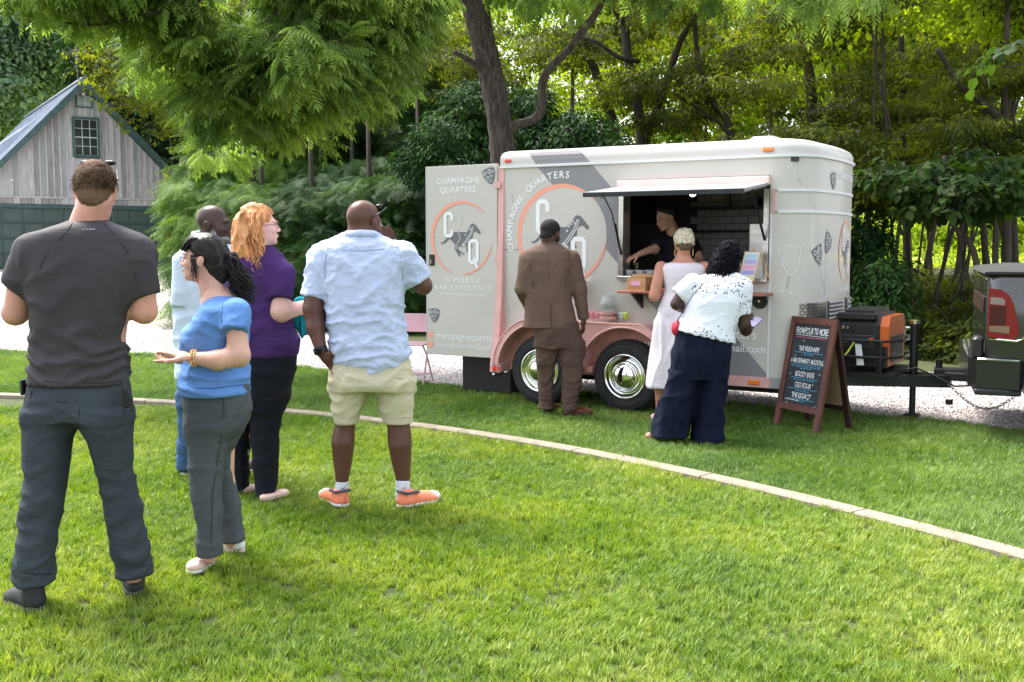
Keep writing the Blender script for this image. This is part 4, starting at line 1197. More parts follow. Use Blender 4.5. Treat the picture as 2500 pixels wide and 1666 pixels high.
# ---- the big black walnut behind the trailer, its crown hanging over the left half
walnut = thing('walnut_tree', 'big ridged-bark walnut tree leaning behind the rear of the trailer, limbs hanging left', 'tree', tuple(GT(1262, 905).to_tuple()[:2]) + (0,))
wb = MB()
wl = ppath([(1268, 880, 16), (1262, 700, 16), (1245, 500, 16), (1228, 380, 16), (1220, 300, 16), (1205, 210, 16), (1178, 100, 15.8), (1150, 0, 15.5), (1120, -120, 15), (1070, -300, 14.2)])
pl = smooth_path(wl, 12); k = len(pl)
rs = [np.interp(i/(k-1), [0,.2,.45,.6,.75,1], [.28,.21,.165,.165,.145,.10]) for i in range(k)]
wb.tube(pl, rs, 40); tr = wb.build('trunk', bark_w, walnut, smooth=True, world=True); bark_relief(tr, .05)
for pts, r0, r1, nm in ([[(1225, 290, 16), (1205, 200, 16), (1190, 90, 16.1), (1178, -20, 16.3), (1172, -200, 17)], .10, .07, 'limb'],
                    [[(1240, 312, 15.9), (1280, 300, 15.8), (1312, 285, 15.8), (1324, 250, 15.7), (1325, 200, 15.7), (1345, 165, 15.6), (1385, 125, 15.6), (1420, 78, 15.5), (1455, 30, 15.4), (1500, -60, 15.3), (1560, -200, 15)], .065, .045, 'limb'],
                    [[(1180, 175, 16), (1150, 150, 15.6), (1110, 128, 15.0)], .055, .03, 'limb'],
                    [[(1150, 0, 15.6), (1000, -60, 14.2), (820, -70, 12.8), (600, -40, 11.6), (330, -60, 10.6)], .10, .03, 'limb'],
                    [[(1120, -90, 15.2), (950, -10, 14), (800, 90, 13.2), (700, 170, 12.8), (640, 250, 12.5)], .055, .012, 'limb'],
                    [[(820, -70, 12.8), (640, 60, 12.2), (520, 130, 12), (440, 220, 11.8)], .03, .008, 'limb'],
                    [[(1000, -60, 14.2), (930, 100, 13.5), (880, 200, 13.3), (850, 300, 13)], .03, .008, 'limb'],
                    [[(600, -40, 11.6), (420, 20, 11.2), (250, 60, 11), (120, 50, 10.8)], .025, .007, 'limb']):
    lm = MB(); limb(lm, ppath(pts), r0, r1, 16); o = lm.build(nm, bark_w, walnut, smooth=True, world=True); bark_relief(o, min(.03, r0*.25))
WB = [(170, 30, 11, 120, 45, 1.0), (240, 60, 11.5, 90, 50, .8), (110, 10, 10.8, 90, 35, .8), (330, -10, 11, 150, 60, 1.2), (430, 40, 12, 120, 80, 1.2),
      (520, 120, 12.5, 120, 70, 1.2), (450, 190, 12.6, 90, 60, 1.0), (600, 200, 12.4, 110, 80, 1.2), (560, 300, 12.4, 80, 60, .9), (700, 120, 12.5, 130, 90, 1.4),
      (680, 260, 12.6, 90, 70, 1.0), (640, 330, 12.8, 70, 50, .8), (800, 60, 13, 140, 90, 1.4), (800, 190, 13, 90, 80, 1.1), (760, 300, 13.2, 60, 45, .8), (900, 130, 13.2, 100, 90, 1.2),
      (930, 220, 13.5, 60, 50, .8), (970, 60, 13.6, 80, 80, 1.2), (600, 20, 12, 170, 70, 1.5), (860, 30, 13, 200, 60, 1.5), (500, -60, 11.5, 260, 80, 1.6), (850, -90, 12.5, 260, 90, 1.6),
      (740, 200, 12, 120, 90, 1.0), (360, 110, 12.2, 70, 45, .8), (880, 280, 13.6, 50, 40, .6), (470, 380, 14, 60, 40, .8), (540, 420, 14, 70, 30, .8), (700, 400, 14, 80, 40, .8)]
foliage('crown', walnut, blobs_px([(x, y-55, Y, rx*.85, ry*.85, rd) for x, y, Y, rx, ry, rd in WB]), 3500, P_wal, .58, .95, droop=.3, gap=.42)
foliage('crown', walnut, blobs_px([(1330, -70, 15.5, 120, 45, 1), (1760, -75, 15, 90, 30, 1), (1890, -45, 14, 80, 30, .8), (2050, -45, 13.5, 70, 28, .8), (1600, -110, 15, 200, 50, 1.2)]), 230, P_wal, .8, 1.2, droop=.45, gap=.3)

# ---- conifers right of the barn
def conifer(base_px, Y, top, label, blobs, n, coll, group=None, r=.08, cols=bark_d, gap=.3, droop=.5, s0=.9, s1=1.5):
    g = P(base_px, 700, Y); zt = float(terr(0, Y))
    t = thing('hemlock_tree', label, 'tree', (g.x, Y, zt), 0, group)
    MB().tube([(g.x, Y, zt-.1), (g.x+.05, Y, zt+top*.5), (g.x, Y, zt+top)], [r, r*.7, r*.15], 10).build('trunk', cols, t, world=True, smooth=True)
    foliage('crown', t, blobs_px(blobs), n, coll, s0, s1, droop=droop, gap=gap)
    return t
conifer(600, 24, 9, 'bright hemlock with drooping fan sprays beside the barn gable', [(380, 190, 24, 50, 30, 1), (420, 130, 24, 80, 50, 1.5), (510, 260, 24, 80, 60, 1.6), (550, 370, 23, 80, 60, 1.5), (360, 100, 24, 60, 40, 1), (510, 470, 22.5, 70, 40, 1.4), (580, 200, 25, 110, 100, 2), (620, 330, 23, 110, 70, 1.6), (720, 380, 23.5, 110, 60, 1.6), (640, 430, 22, 100, 40, 1.2), (800, 300, 25, 100, 60, 1.6)], 3600, P_hem, gap=.33)
conifer(620, 21, 4.5, 'light green hemlock bush at the corner of the garage doors', [(470, 480, 21, 70, 50, 1), (520, 560, 20.5, 90, 70, 1.2), (470, 600, 20.5, 55, 60, .9), (450, 540, 20.6, 40, 50, .8), (560, 480, 21, 70, 50, 1), (520, 660, 20, 90, 60, 1), (450, 650, 20, 40, 40, .7), (500, 740, 19.5, 90, 40, .8)], 2600, P_hem, gap=.22, s0=.8, s1=1.3)
for i, (bx, Y, lab, bl, n, cl) in enumerate([
    (640, 20.5, 'dark evergreen with a yellowish tip behind the two heads at left', [(620, 500, 20.5, 80, 60, 1.2), (660, 600, 20, 90, 90, 1.2), (600, 640, 20, 70, 80, 1), (650, 700, 19.6, 90, 70, 1)], 2400, P_hem),
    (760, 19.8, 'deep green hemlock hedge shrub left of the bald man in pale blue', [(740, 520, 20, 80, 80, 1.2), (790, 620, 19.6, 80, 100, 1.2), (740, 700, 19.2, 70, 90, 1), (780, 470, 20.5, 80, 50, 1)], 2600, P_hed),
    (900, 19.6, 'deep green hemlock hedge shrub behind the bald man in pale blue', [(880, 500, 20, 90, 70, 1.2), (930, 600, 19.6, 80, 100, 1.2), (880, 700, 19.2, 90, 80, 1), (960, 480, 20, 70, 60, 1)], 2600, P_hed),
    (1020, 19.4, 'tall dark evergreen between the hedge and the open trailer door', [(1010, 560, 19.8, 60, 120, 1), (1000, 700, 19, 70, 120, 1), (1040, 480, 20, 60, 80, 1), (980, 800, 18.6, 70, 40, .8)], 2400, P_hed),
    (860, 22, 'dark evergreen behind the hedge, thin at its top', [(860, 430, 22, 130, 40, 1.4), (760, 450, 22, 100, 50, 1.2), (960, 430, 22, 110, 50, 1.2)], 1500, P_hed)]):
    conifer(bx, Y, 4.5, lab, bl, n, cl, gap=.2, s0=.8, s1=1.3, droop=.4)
conifer(398, 48, 10, 'tall pale-barked trunk of a hemlock standing behind the right roof slope of the barn', [(420, 20, 47, 200, 120, 3), (300, 60, 48, 120, 70, 2)], 700, P_hem, cols=bark_p, gap=.35, r=.15)
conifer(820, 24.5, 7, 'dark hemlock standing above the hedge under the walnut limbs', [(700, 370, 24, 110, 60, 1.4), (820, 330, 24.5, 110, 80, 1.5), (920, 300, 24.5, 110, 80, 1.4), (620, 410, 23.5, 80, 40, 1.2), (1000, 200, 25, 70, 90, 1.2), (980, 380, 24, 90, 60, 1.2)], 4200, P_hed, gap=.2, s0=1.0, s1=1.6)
conifer(640, 22.5, 8, 'soft light hemlock filling the space between the barn roof and the walnut crown', [(560, 200, 22.5, 80, 70, 1.2), (600, 300, 22.5, 90, 70, 1.2), (540, 320, 22.8, 50, 60, 1), (560, 400, 22, 90, 50, 1.2), (700, 300, 22.5, 90, 70, 1.2), (680, 420, 22, 90, 40, 1), (800, 230, 23, 90, 70, 1.2), (480, 430, 22, 50, 40, .8), (640, 480, 21.5, 100, 40, 1)], 4200, P_hem, gap=.2, s0=.9, s1=1.5)
# ---- trees behind the barn
def broadtree(base, Y, top, label, blobs, n, coll, bark=bark_d, r=.2, name='broadleaf_tree', gap=.3, path=None, s0=.9, s1=1.4, group=None, droop=.3):
    g = P(base, 700, Y); zt = float(terr(0, Y))
    t = thing(name, label, 'tree', (g.x, Y, zt), 0, group)
    pth = [(g.x, Y, zt-.2)] + (ppath(path) if path else [(g.x+.1, Y, zt+top*.5), (g.x-.1, Y, zt+top)])
    mb = MB(); limb(mb, pth, r, r*.45, 14, .04, base); o = mb.build('trunk', bark, t, world=True, smooth=True)
    if coll: foliage('crown', t, blobs_px(blobs), n, coll, s0, s1, droop=droop, gap=gap)
    return t
broadtree(-60, 58, 14, 'hazy grey-green tree rising behind the left roof slope of the barn', [(0, 120, 58, 90, 110, 4), (-120, 60, 58, 150, 200, 5), (60, 30, 58, 90, 70, 3), (30, 240, 57, 70, 90, 3), (-60, 320, 56, 90, 110, 3), (90, 90, 58, 60, 60, 2)], 3000, P_blu, gap=.3, s0=1, s1=1.6)
broadtree(130, 60, 14, 'pale hazy tree seen above the barn ridge with a light leaning branch', [(130, 60, 60, 80, 90, 3), (90, 170, 60, 80, 60, 3), (170, 120, 60, 60, 70, 3), (60, 230, 60, 60, 50, 3)], 1900, P_blu, gap=.3, s0=1, s1=1.6)
broadtree(290, 52, 13, 'dark tree in deep shade right of the weather vane', [(270, 200, 52, 70, 130, 3), (330, 260, 50, 80, 120, 3), (250, 120, 53, 60, 80, 3), (440, 380, 48, 60, 80, 3), (440, 300, 48, 60, 120, 3)], 3200, P_rho, gap=.2, s0=1.6, s1=2.6)
broadtree(392, 52, 12, 'leaning brown trunk in the gap right of the barn roof', [(470, 420, 46, 50, 60, 2), (470, 240, 46, 70, 100, 2)], 1800, P_rho, path=[(398, 420, 52), (380, 330, 52), (355, 240, 52), (330, 120, 52)], gap=.25, s0=1.5, s1=2.4)

# ---- trunks behind the trailer
MT = [
 # base px, Y, radius, path, label
 (1580, 20, .135, [(1578, 600, 20), (1570, 360, 20), (1562, 290, 20), (1545, 200, 20), (1530, 120, 20), (1525, 20, 20), (1520, -150, 20)], 'dark forked tree trunk rising behind the middle of the trailer roof'),
 (1520, 22, .13, [(1515, 600, 22), (1500, 330, 22), (1476, 240, 22), (1450, 165, 22), (1425, 95, 22), (1390, -60, 22)], 'brown leaning trunk crossing behind the pale walnut branch'),
 (1800, 19, .085, [(1812, 600, 19), (1785, 330, 19), (1745, 255, 19), (1712, 180, 19), (1700, 110, 19), (1690, -60, 19)], 'slim curved trunk leaning left above the hatch flap'),
 (1990, 21, .135, [(1992, 600, 21), (1988, 400, 21), (1980, 220, 21), (1968, 130, 21), (1955, 60, 21), (1940, -100, 21)], 'straight thick dark trunk above the nose of the trailer'),
 (2050, 24, .07, [(2062, 600, 24), (2038, 190, 24), (2000, 80, 24), (1975, -40, 24)], 'thin trunk just right of the straight thick trunk'),
 (2452, 17, .085, [(2455, 700, 17), (2458, 420, 17), (2452, 280, 17), (2455, 160, 17), (2462, -60, 17)], 'forked trunk at the right edge above the pickup bed'),
 (2395, 15, .06, [(2400, 800, 15), (2385, 650, 15), (2366, 592, 15), (2328, 550, 15), (2313, 490, 15), (2305, 380, 15)], 'curved young trunk bending left behind the pickup tail'),
 (2214, 22, .11, [(2216, 700, 22), (2214, 560, 22), (2210, 430, 22), (2200, 100, 22), (2200, -60, 22)], 'dark upright trunk right of the trailer nose'),
 (2156, 19, .03, [(2152, 700, 19), (2158, 560, 19), (2160, 470, 19), (2150, 200, 19)], 'thin pole-like sapling beside the trailer nose'),
 (2405, 19, .085, [(2412, 700, 19), (2404, 600, 19), (2400, 480, 19), (2410, 200, 19)], 'grey mossy trunk directly behind the pickup cover'),
 (2476, 20, .10, [(2478, 700, 20), (2474, 560, 20), (2470, 400, 20), (2476, 100, 20)], 'black trunk behind the pickup at the frame edge'),
 (1100, 24, .08, [(1102, 600, 24), (1095, 300, 24), (1088, 150, 24), (1090, -60, 24)], 'pale slim trunk left of the big walnut trunk'),
]
def layered(cx, spread, y0, y1, Y, n, seed, dY=2.0):
    rr = random.Random(seed); out = []
    for _ in range(n):
        rx = rr.uniform(50, 120); out.append((cx + rr.uniform(-spread, spread), rr.uniform(y0, y1), Y + rr.uniform(-dY, dY), rx, rr.uniform(10, 26), rx*Y/FPX*rr.uniform(.8, 1.4)))
    return out
cr_blobs = {
 0: (layered(1560, 170, -40, 330, 20.5, 12, 1), 750, P_lf),
 1: (layered(1400, 130, -40, 200, 22, 9, 2), 500, P_lf),
 2: (layered(1780, 150, -40, 340, 19.5, 12, 3), 620, P_lf),
 3: (layered(2000, 170, -40, 360, 20.5, 15, 4), 850, P_lf),
 4: (layered(2120, 150, -40, 380, 23, 11, 5), 550, P_lf),
 5: (layered(2430, 120, -30, 400, 17, 12, 6, 1), 480, P_lf),
 6: ([(2200, 430, 15.5, 110, 35, 1.0), (2330, 450, 15, 110, 40, 1.0), (2440, 480, 15, 100, 40, 1), (2400, 400, 15, 90, 36, .9), (2290, 510, 15, 70, 18, .7), (2180, -5, 12, 45, 12, .4), (2490, 115, 11.5, 45, 18, .4)], 300, P_map),
 7: (layered(2220, 170, 60, 420, 21, 14, 8), 750, P_lf),
 8: (layered(2200, 130, 330, 540, 18, 14, 9, 1.2), 750, P_lf),
 9: (layered(2400, 130, 20, 460, 19.5, 9, 10, 1.5), 400, P_lf),
 10: (layered(2480, 120, 100, 520, 20.5, 8, 11, 1.5), 330, P_lf),
 11: (layered(1080, 120, 40, 330, 24, 12, 12), 700, P_lf),
}
for i, (b, Y, r, path, lab) in enumerate(MT):
    bl, n, cl = cr_blobs.get(i, (None, 0, None))
    t = broadtree(b, Y, 8, lab, bl, n, cl, path=path, r=r, gap=.32, bark=bark_p if i == 11 else bark_d, s0=.8, s1=1.3)
    if i == 0:
        mb = MB(); limb(mb, ppath([(1575, 345, 20), (1592, 300, 19.9), (1628, 195, 19.8), (1660, 105, 19.7), (1690, 50, 19.6), (1728, -10, 19.5), (1800, -150, 19)]), .075, .045, 12); mb.build('limb', bark_d, t, world=True, smooth=True)
        mb = MB(); limb(mb, ppath([(1560, 150, 20), (1510, 140, 19.8), (1460, 105, 19.6), (1420, 90, 19.6)]), .045, .03, 10); mb.build('limb', bark_d, t, world=True, smooth=True)
        mb = MB(); limb(mb, ppath([(1527, 60, 20), (1505, 30, 19.8), (1480, -20, 19.6)]), .07, .05, 10); mb.build('limb', bark_d, t, world=True, smooth=True)
    if i == 2:
        mb = MB(); limb(mb, ppath([(1785, 335, 19), (1755, 300, 18.9), (1700, 262, 18.8), (1643, 228, 18.7)]), .04, .02, 8); mb.build('limb', bark_d, t, world=True, smooth=True)
    if i == 5:
        mb = MB(); limb(mb, ppath([(2455, 310, 17), (2430, 280, 16.9), (2380, 235, 16.8), (2340, 205, 16.7), (2290, 120, 16.5)]), .075, .035, 10); mb.build('limb', bark_d, t, world=True, smooth=True)
        mb = MB(); limb(mb, ppath([(2453, 190, 17), (2480, 160, 16.9), (2520, 130, 16.8), (2600, 60, 16.5)]), .07, .04, 10); mb.build('limb', bark_d, t, world=True, smooth=True)
# rhododendrons and undergrowth shrubs
def shrub(name, label, px, Y, blobs, n, coll, gap=.2, s0=.8, s1=1.3, group=None, cat='shrub'):
    g = P(px, 800, Y); t = thing(name, label, cat, (g.x, Y, float(terr(0, Y))), 0, group)
    mb = MB()
    for k_ in range(5):
        a = k_*1.3; z0 = float(terr(0, Y)); h = (blobs_px(blobs)[0][0].z - z0)
        mb.tube([(g.x+.1*math.cos(a), Y+.1*math.sin(a), z0-.05), (g.x+.3*math.cos(a), Y+.3*math.sin(a), z0+h*.5), (g.x+.5*math.cos(a), Y+.4*math.sin(a), z0+h)], [.03, .02, .01], 6)
    mb.build('stem', bark_d, t, world=True)
    foliage('leaves', t, blobs_px(blobs), n, coll, s0, s1, droop=.2, gap=gap); return t
shrub('rhododendron_bush', 'glossy dark rhododendron between the walnut trunk and its pale branch', 1330, 18.5, [(1330, 340, 18.5, 100, 40, 1), (1420, 320, 18.7, 80, 45, 1), (1290, 260, 19, 40, 50, .8), (1440, 370, 18.5, 80, 30, 1), (1300, 420, 18.5, 120, 60, 1)], 1000, P_rho)
shrub('rhododendron_bush', 'dark leafy bush just left of the walnut trunk above the door', 1120, 18.5, [(1110, 350, 18.5, 80, 70, 1), (1150, 270, 19, 50, 70, .8), (1050, 400, 19, 60, 50, 1), (1140, 430, 18.2, 70, 60, 1)], 1100, P_rho)
shrub('understory_bush', 'low leafy bush peeking over the front half of the trailer roof', 1850, 17, [(1880, 365, 17, 130, 26, 1), (2000, 345, 17, 120, 34, 1), (1750, 370, 17.5, 100, 18, 1), (2080, 420, 16.5, 60, 60, .9)], 700, P_lf)
shrub('understory_bush', 'dark bush in the shade between trailer nose and pickup', 2170, 16, [(2125, 690, 16, 45, 70, 1), (2125, 780, 15.5, 50, 60, 1), (2180, 860, 15, 90, 28, 1), (2100, 590, 16.5, 32, 60, .8)], 700, P_rho)
shrub('understory_bush', 'dark bramble mound directly left of the pickup bumper', 2330, 14.5, [(2345, 820, 14.5, 50, 50, .8), (2290, 850, 14.5, 60, 32, .8), (2420, 790, 15.5, 80, 50, .8)], 700, P_lf)
shrub('understory_bush', 'low bush hidden mostly behind the trailer body', 1700, 17.5, [(1700, 420, 17.5, 300, 60, 1)], 500, P_map)
# slim far trunks between the crowns
ft = [(2110, 18, .025), (2190, 18, .03), (2236, 17.5, .022), (2265, 19, .04), (2300, 18, .02), (2345, 19, .03), (2430, 18.5, .028), (2090, 26, .06), (2125, 30, .09), (2180, 28, .05), (2247, 27, .08), (2275, 32, .06), (2290, 25, .035), (2335, 28, .09), (2355, 31, .05), (2380, 26, .04), (2430, 30, .08), (2500, 25, .07), (2560, 24, .08), (1150, 30, .08), (1060, 28, .07), (1350, 30, .08), (1640, 30, .07), (1740, 32, .06), (1850, 30, .09), (1905, 27, .05), (2015, 31, .07), (980, 29, .07), (860, 30, .07), (720, 30, .08), (2145, 24, .03), (2232, 24, .03), (2310, 23, .035)]
def _where(px, k):
    spots = [(700, 'left of the gap above the hedge'), (900, 'above the left half of the hedge'), (1010, 'above the right half of the hedge'), (1090, 'above the open trailer door'), (1200, 'left of the walnut trunk'), (1400, 'beside the pale walnut limb'), (1700, 'above the ring logo end of the roof'), (1800, 'above the hatch'), (1880, 'over the orange roof light'), (1960, 'over the front hatch post'), (2060, 'over the trailer nose'), (2110, 'touching the trailer nose'), (2170, 'right of the trailer nose'), (2240, 'over the generator'), (2300, 'over the jack post'), (2360, 'over the coupler'), (2400, 'over the truck tailgate'), (2460, 'over the red tail light'), (2600, 'at the right frame edge')]
    return next((s for a, s in spots if px <= a), spots[-1][1])
_near = ['nearer one', 'farther one', 'thickest', 'thinnest', 'palest']
ft.sort(); ft_where = []
for i, q in enumerate(ft):
    s = _where(q[0], i); n_ = sum(1 for t in ft_where if t.startswith(s)); ft_where.append(s + ('', ', second from left', ', third from left', ', fourth from left', ', fifth from left')[n_])
for i, (px, Y, r) in enumerate(ft):
    g = P(px, 700, Y); z0 = float(terr(0, Y)); rr = random.Random(i)
    t = thing('forest_tree', 'slim dark trunk in the woods, ' + ft_where[i], 'tree', (g.x, Y, z0), 0, 'slender trunks deep in the woods')
    mb = MB(); x1 = g.x + rr.uniform(-1.9, 1.9)
    limb(mb, [(g.x, Y, z0-.1), (g.x+(x1-g.x)*.3+rr.uniform(-.3,.3), Y, z0+2.5), (g.x+(x1-g.x)*.6+rr.uniform(-.4,.4), Y, z0+5), (x1, Y, z0+9.5)], r*1.1, r*.5, 8, .03, i)
    mb.build('trunk', bark_d, t, world=True, smooth=True)
    x2 = x1
    foliage('crown', t, [(Vector((x1, Y, z0+8.5)), (2.0, 2.0, 2.2)), (Vector((x1+rr.uniform(-1,1), Y+rr.uniform(-1,1), z0+6)), (1.5, 1.5, 1.1))], 300, P_far if (i % 3 and px > 1200) else P_lf, .8, 1.3, gap=.25)
# masses of far foliage, with sunlight put into the far leaf colour
def mass(name, blobs, n, coll, s0=1.2, s1=2.2, gap=.38, seedn=0):
    p, d = crown_pts(blobs_px(blobs), n, gap=gap, seedn=seedn); m = len(p)
    rot = np.stack([RNG.normal(-.2, .4, m), RNG.normal(0, .4, m), RNG.uniform(0, 6.28, m)], 1)
    return scatter(name, p, rot, RNG.uniform(s0, s1, m), coll)
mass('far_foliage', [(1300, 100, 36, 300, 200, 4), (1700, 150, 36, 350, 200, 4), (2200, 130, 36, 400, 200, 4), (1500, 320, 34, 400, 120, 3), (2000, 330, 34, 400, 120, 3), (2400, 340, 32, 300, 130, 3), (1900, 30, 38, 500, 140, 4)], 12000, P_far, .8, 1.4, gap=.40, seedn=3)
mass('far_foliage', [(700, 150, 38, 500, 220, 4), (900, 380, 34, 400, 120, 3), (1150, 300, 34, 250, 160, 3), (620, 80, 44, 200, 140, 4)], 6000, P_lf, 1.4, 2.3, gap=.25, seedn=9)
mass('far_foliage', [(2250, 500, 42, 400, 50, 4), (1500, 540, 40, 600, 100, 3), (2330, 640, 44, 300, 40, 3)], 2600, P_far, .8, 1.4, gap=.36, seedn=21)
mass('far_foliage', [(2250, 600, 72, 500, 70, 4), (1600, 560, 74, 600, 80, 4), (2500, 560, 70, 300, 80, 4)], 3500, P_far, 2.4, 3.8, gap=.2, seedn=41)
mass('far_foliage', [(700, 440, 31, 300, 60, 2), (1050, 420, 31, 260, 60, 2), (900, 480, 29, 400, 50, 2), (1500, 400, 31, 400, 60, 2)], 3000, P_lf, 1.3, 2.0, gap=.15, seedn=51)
mass('undergrowth', [(2250, 800, 17, 260, 45, 1.5), (2350, 860, 15.5, 260, 28, 1.2), (2150, 700, 24, 250, 50, 2), (1500, 780, 20, 600, 80, 1.5), (900, 790, 19.5, 280, 30, .8), (2400, 740, 20, 250, 50, 2)], 3000, P_lf, .8, 1.3, gap=.3, seedn=33)
# clearing beyond the woods, its sunlight put into the bright lime colour
v = [(-30, 46, .56), (60, 46, .56), (90, 110, .9), (-60, 110, .9)]
tag(mk('meadow', v, [(0,1,2,3)], M('meadow_grass', (.32,.40,.05), rough=.95, var=.2, vs=.3, coord='World')), kind='structure')
# ================================================================== BARN GARAGE
BPH = R(32.2)
bz = .57
bc = P(219, 650, 40); bo = Vector((bc.x, 40, bz))
barn = thing('barn_garage', 'weathered board-and-batten barn with green garage doors and gable window', 'barn', tuple(bo), BPH)
# local: x along the facade (to the right), y back, z up; apex at x=0
HW, EZ, AZ, LEN = 3.70, 3.0, 6.90, 14.0
slope = (AZ-EZ)/HW
board_m = M('weathered_board', (.32,.305,.32), rough=.95, col2=(.66,.64,.67), vs=7, bump=.5, bs=24, stretch=(4,4,.3), ramp=(.3,.7))
board_d = M('board_dark', (.19,.18,.19), rough=.95, col2=(.44,.42,.44), vs=7, bump=.5, bs=24, stretch=(4,4,.3), ramp=(.3,.7), coord='World')
board_g = M('board_green_wash', (.24,.30,.28), rough=.95, col2=(.44,.44,.44), vs=5, bump=.5, bs=24, stretch=(4,4,.3), ramp=(.3,.7))
green_t = M('green_trim', (.055,.105,.105), rough=.6, var=.25, vs=6, bump=.15, bs=40)
green_p = M('green_door', (.048,.075,.072), rough=.55, var=.12, vs=2)
roofm = M('metal_roof', (.36,.40,.48), rough=.32, metal=.5, var=.15, vs=3)
MB().prism([(-HW, 0), (HW, 0), (HW, EZ), (0, AZ-.02), (-HW, EZ)], .06, .12).build('wall', M('wall_back', (.10,.09,.09), rough=.9), barn)
MB().box(-HW, -HW+.12, .12, LEN, 0, EZ).build('wall', board_m, barn)
MB().box(HW-.12, HW, .12, LEN, 0, EZ).build('wall', board_m, barn)
DT = 2.24                                  # top of the garage doors
BB = DT + .12
pw = .235; x = -HW; i = 0
def top_at(x): return AZ - .06 - abs(x)*slope
WX0, WX1, WZ0, WZ1 = -.36, .44, 4.22, 5.52
while x < HW-.01:
    xa, xb = x+.007, min(x+pw-.007, HW)
    rr = random.Random(i); y0 = .038 + rr.uniform(-.004, .004)
    def strip_(za, zb_a, zb_b):
        if min(zb_a, zb_b) <= za: return
        MB().prism([(xa, za), (xb, za), (xb, zb_b), (xa, zb_a)], y0, .058).build('board', rr.choice([board_m, board_m, board_g, board_d]), barn)
    zl = BB + .30
    if xb > WX0 and xa < WX1:
        strip_(zl, WZ0-.12, WZ0-.12); strip_(WZ1+.1, top_at(xa), top_at(xb))
    else: strip_(zl, top_at(xa), top_at(xb))
    MB().box(xa, xb, .035, .055, BB+.02, BB+.24).build('board', rr.choice([board_m, board_d]), barn)
    # batten over the joint
    if not (WX0-.05 < x < WX1+.05):
        z1 = top_at(x)-.02
        if z1 > zl: MB().box(x-.026, x+.026, y0-.034, .034, zl, z1).build('batten', board_m, barn)
    else:
        MB().box(x-.026, x+.026, y0-.034, .034, zl, WZ0-.12).build('batten', board_m, barn)
        if top_at(x) > WZ1+.2: MB().box(x-.026, x+.026, y0-.034, .034, WZ1+.1, top_at(x)-.02).build('batten', board_m, barn)
    x += pw; i += 1
MB().box(-HW, HW, -.01, .035, BB+.24, BB+.30).build('ledge_board', board_m, barn)
MB().box(-HW, HW, -.02, .05, DT, BB).build('door_header', green_t, barn)
# window with its sash, muntins and panes
wf = MB().box(WX0-.09, WX0, -.01, .05, WZ0-.09, WZ1+.09).box(WX1, WX1+.09, -.01, .05, WZ0-.09, WZ1+.09).box(WX0, WX1, -.012, .05, WZ1, WZ1+.09).box(WX0, WX1, -.03, .05, WZ0-.1, WZ0).build('window', green_t, barn)
mw = M('sash_pale', (.50,.60,.58), rough=.6)
cw, chh = (WX1-WX0)/3, (WZ1-WZ0)/4
pane_m = M('pane_dark', (.03,.035,.045), rough=.06, spec=.8)
for a in range(3):
    for b_ in range(4):
        MB().box(WX0+a*cw+.008, WX0+(a+1)*cw-.008, .036, .042, WZ0+b_*chh+.008, WZ0+(b_+1)*chh-.008).build('pane', pane_m, wf)
for a in range(4): MB().box(WX0+a*cw-.011, WX0+a*cw+.011, .012, .036, WZ0, WZ1).build('muntin', mw, wf)
for b_ in range(5): MB().box(WX0, WX1, .008 if b_ == 2 else .014, .034, WZ0+b_*chh-(.02 if b_ == 2 else .010), WZ0+b_*chh+(.02 if b_ == 2 else .010)).build('muntin', mw, wf)
# gable vent with louvres and twin floodlights
vx0, vx1, vz0, vz1 = -.24, .26, 6.00, 6.40
vf = MB().box(vx0-.05, vx0, -.012, .05, vz0-.05, vz1+.05).box(vx1, vx1+.05, -.012, .05, vz0-.05, vz1+.05).box(vx0, vx1, -.012, .05, vz1, vz1+.05).box(vx0, vx1, -.012, .05, vz0-.05, vz0).build('gable_vent', green_t, barn)
for j in range(6):
    z = vz0 + j*(vz1-vz0)/6
    MB().prism([(.0, z+.005), (.005, z), (.035, z+.055), (.03, z+.06)], vx0, vx1, ax='x').build('louvre', mw, vf)
MB().box(vx0, vx1, .036, .045, vz0, vz1).build('vent_back', pane_m, vf)  # dark sheet added for the shade behind the louvres
fl_ = MB(); fl_.box(-.05, .05, -.08, .0, 6.46, 6.55, .01); fl_.build('floodlight', M('lamp_grey', (.5,.5,.5), rough=.4), barn)
for dx in (-.12, .0): MB().cyl((-.03+dx, -.06, 6.48), (-.04+dx*2, -.17, 6.42), .03, .055, 14).build('floodlight', M('lamp_pale', (.62,.64,.62), rough=.4), barn)
MB().cyl((-2.55, .0, 3.24), (-2.55, -.09, 3.22), .05, .045, 14).build('camera_dome', M('cam_white', (.75,.75,.75), rough=.4), barn)
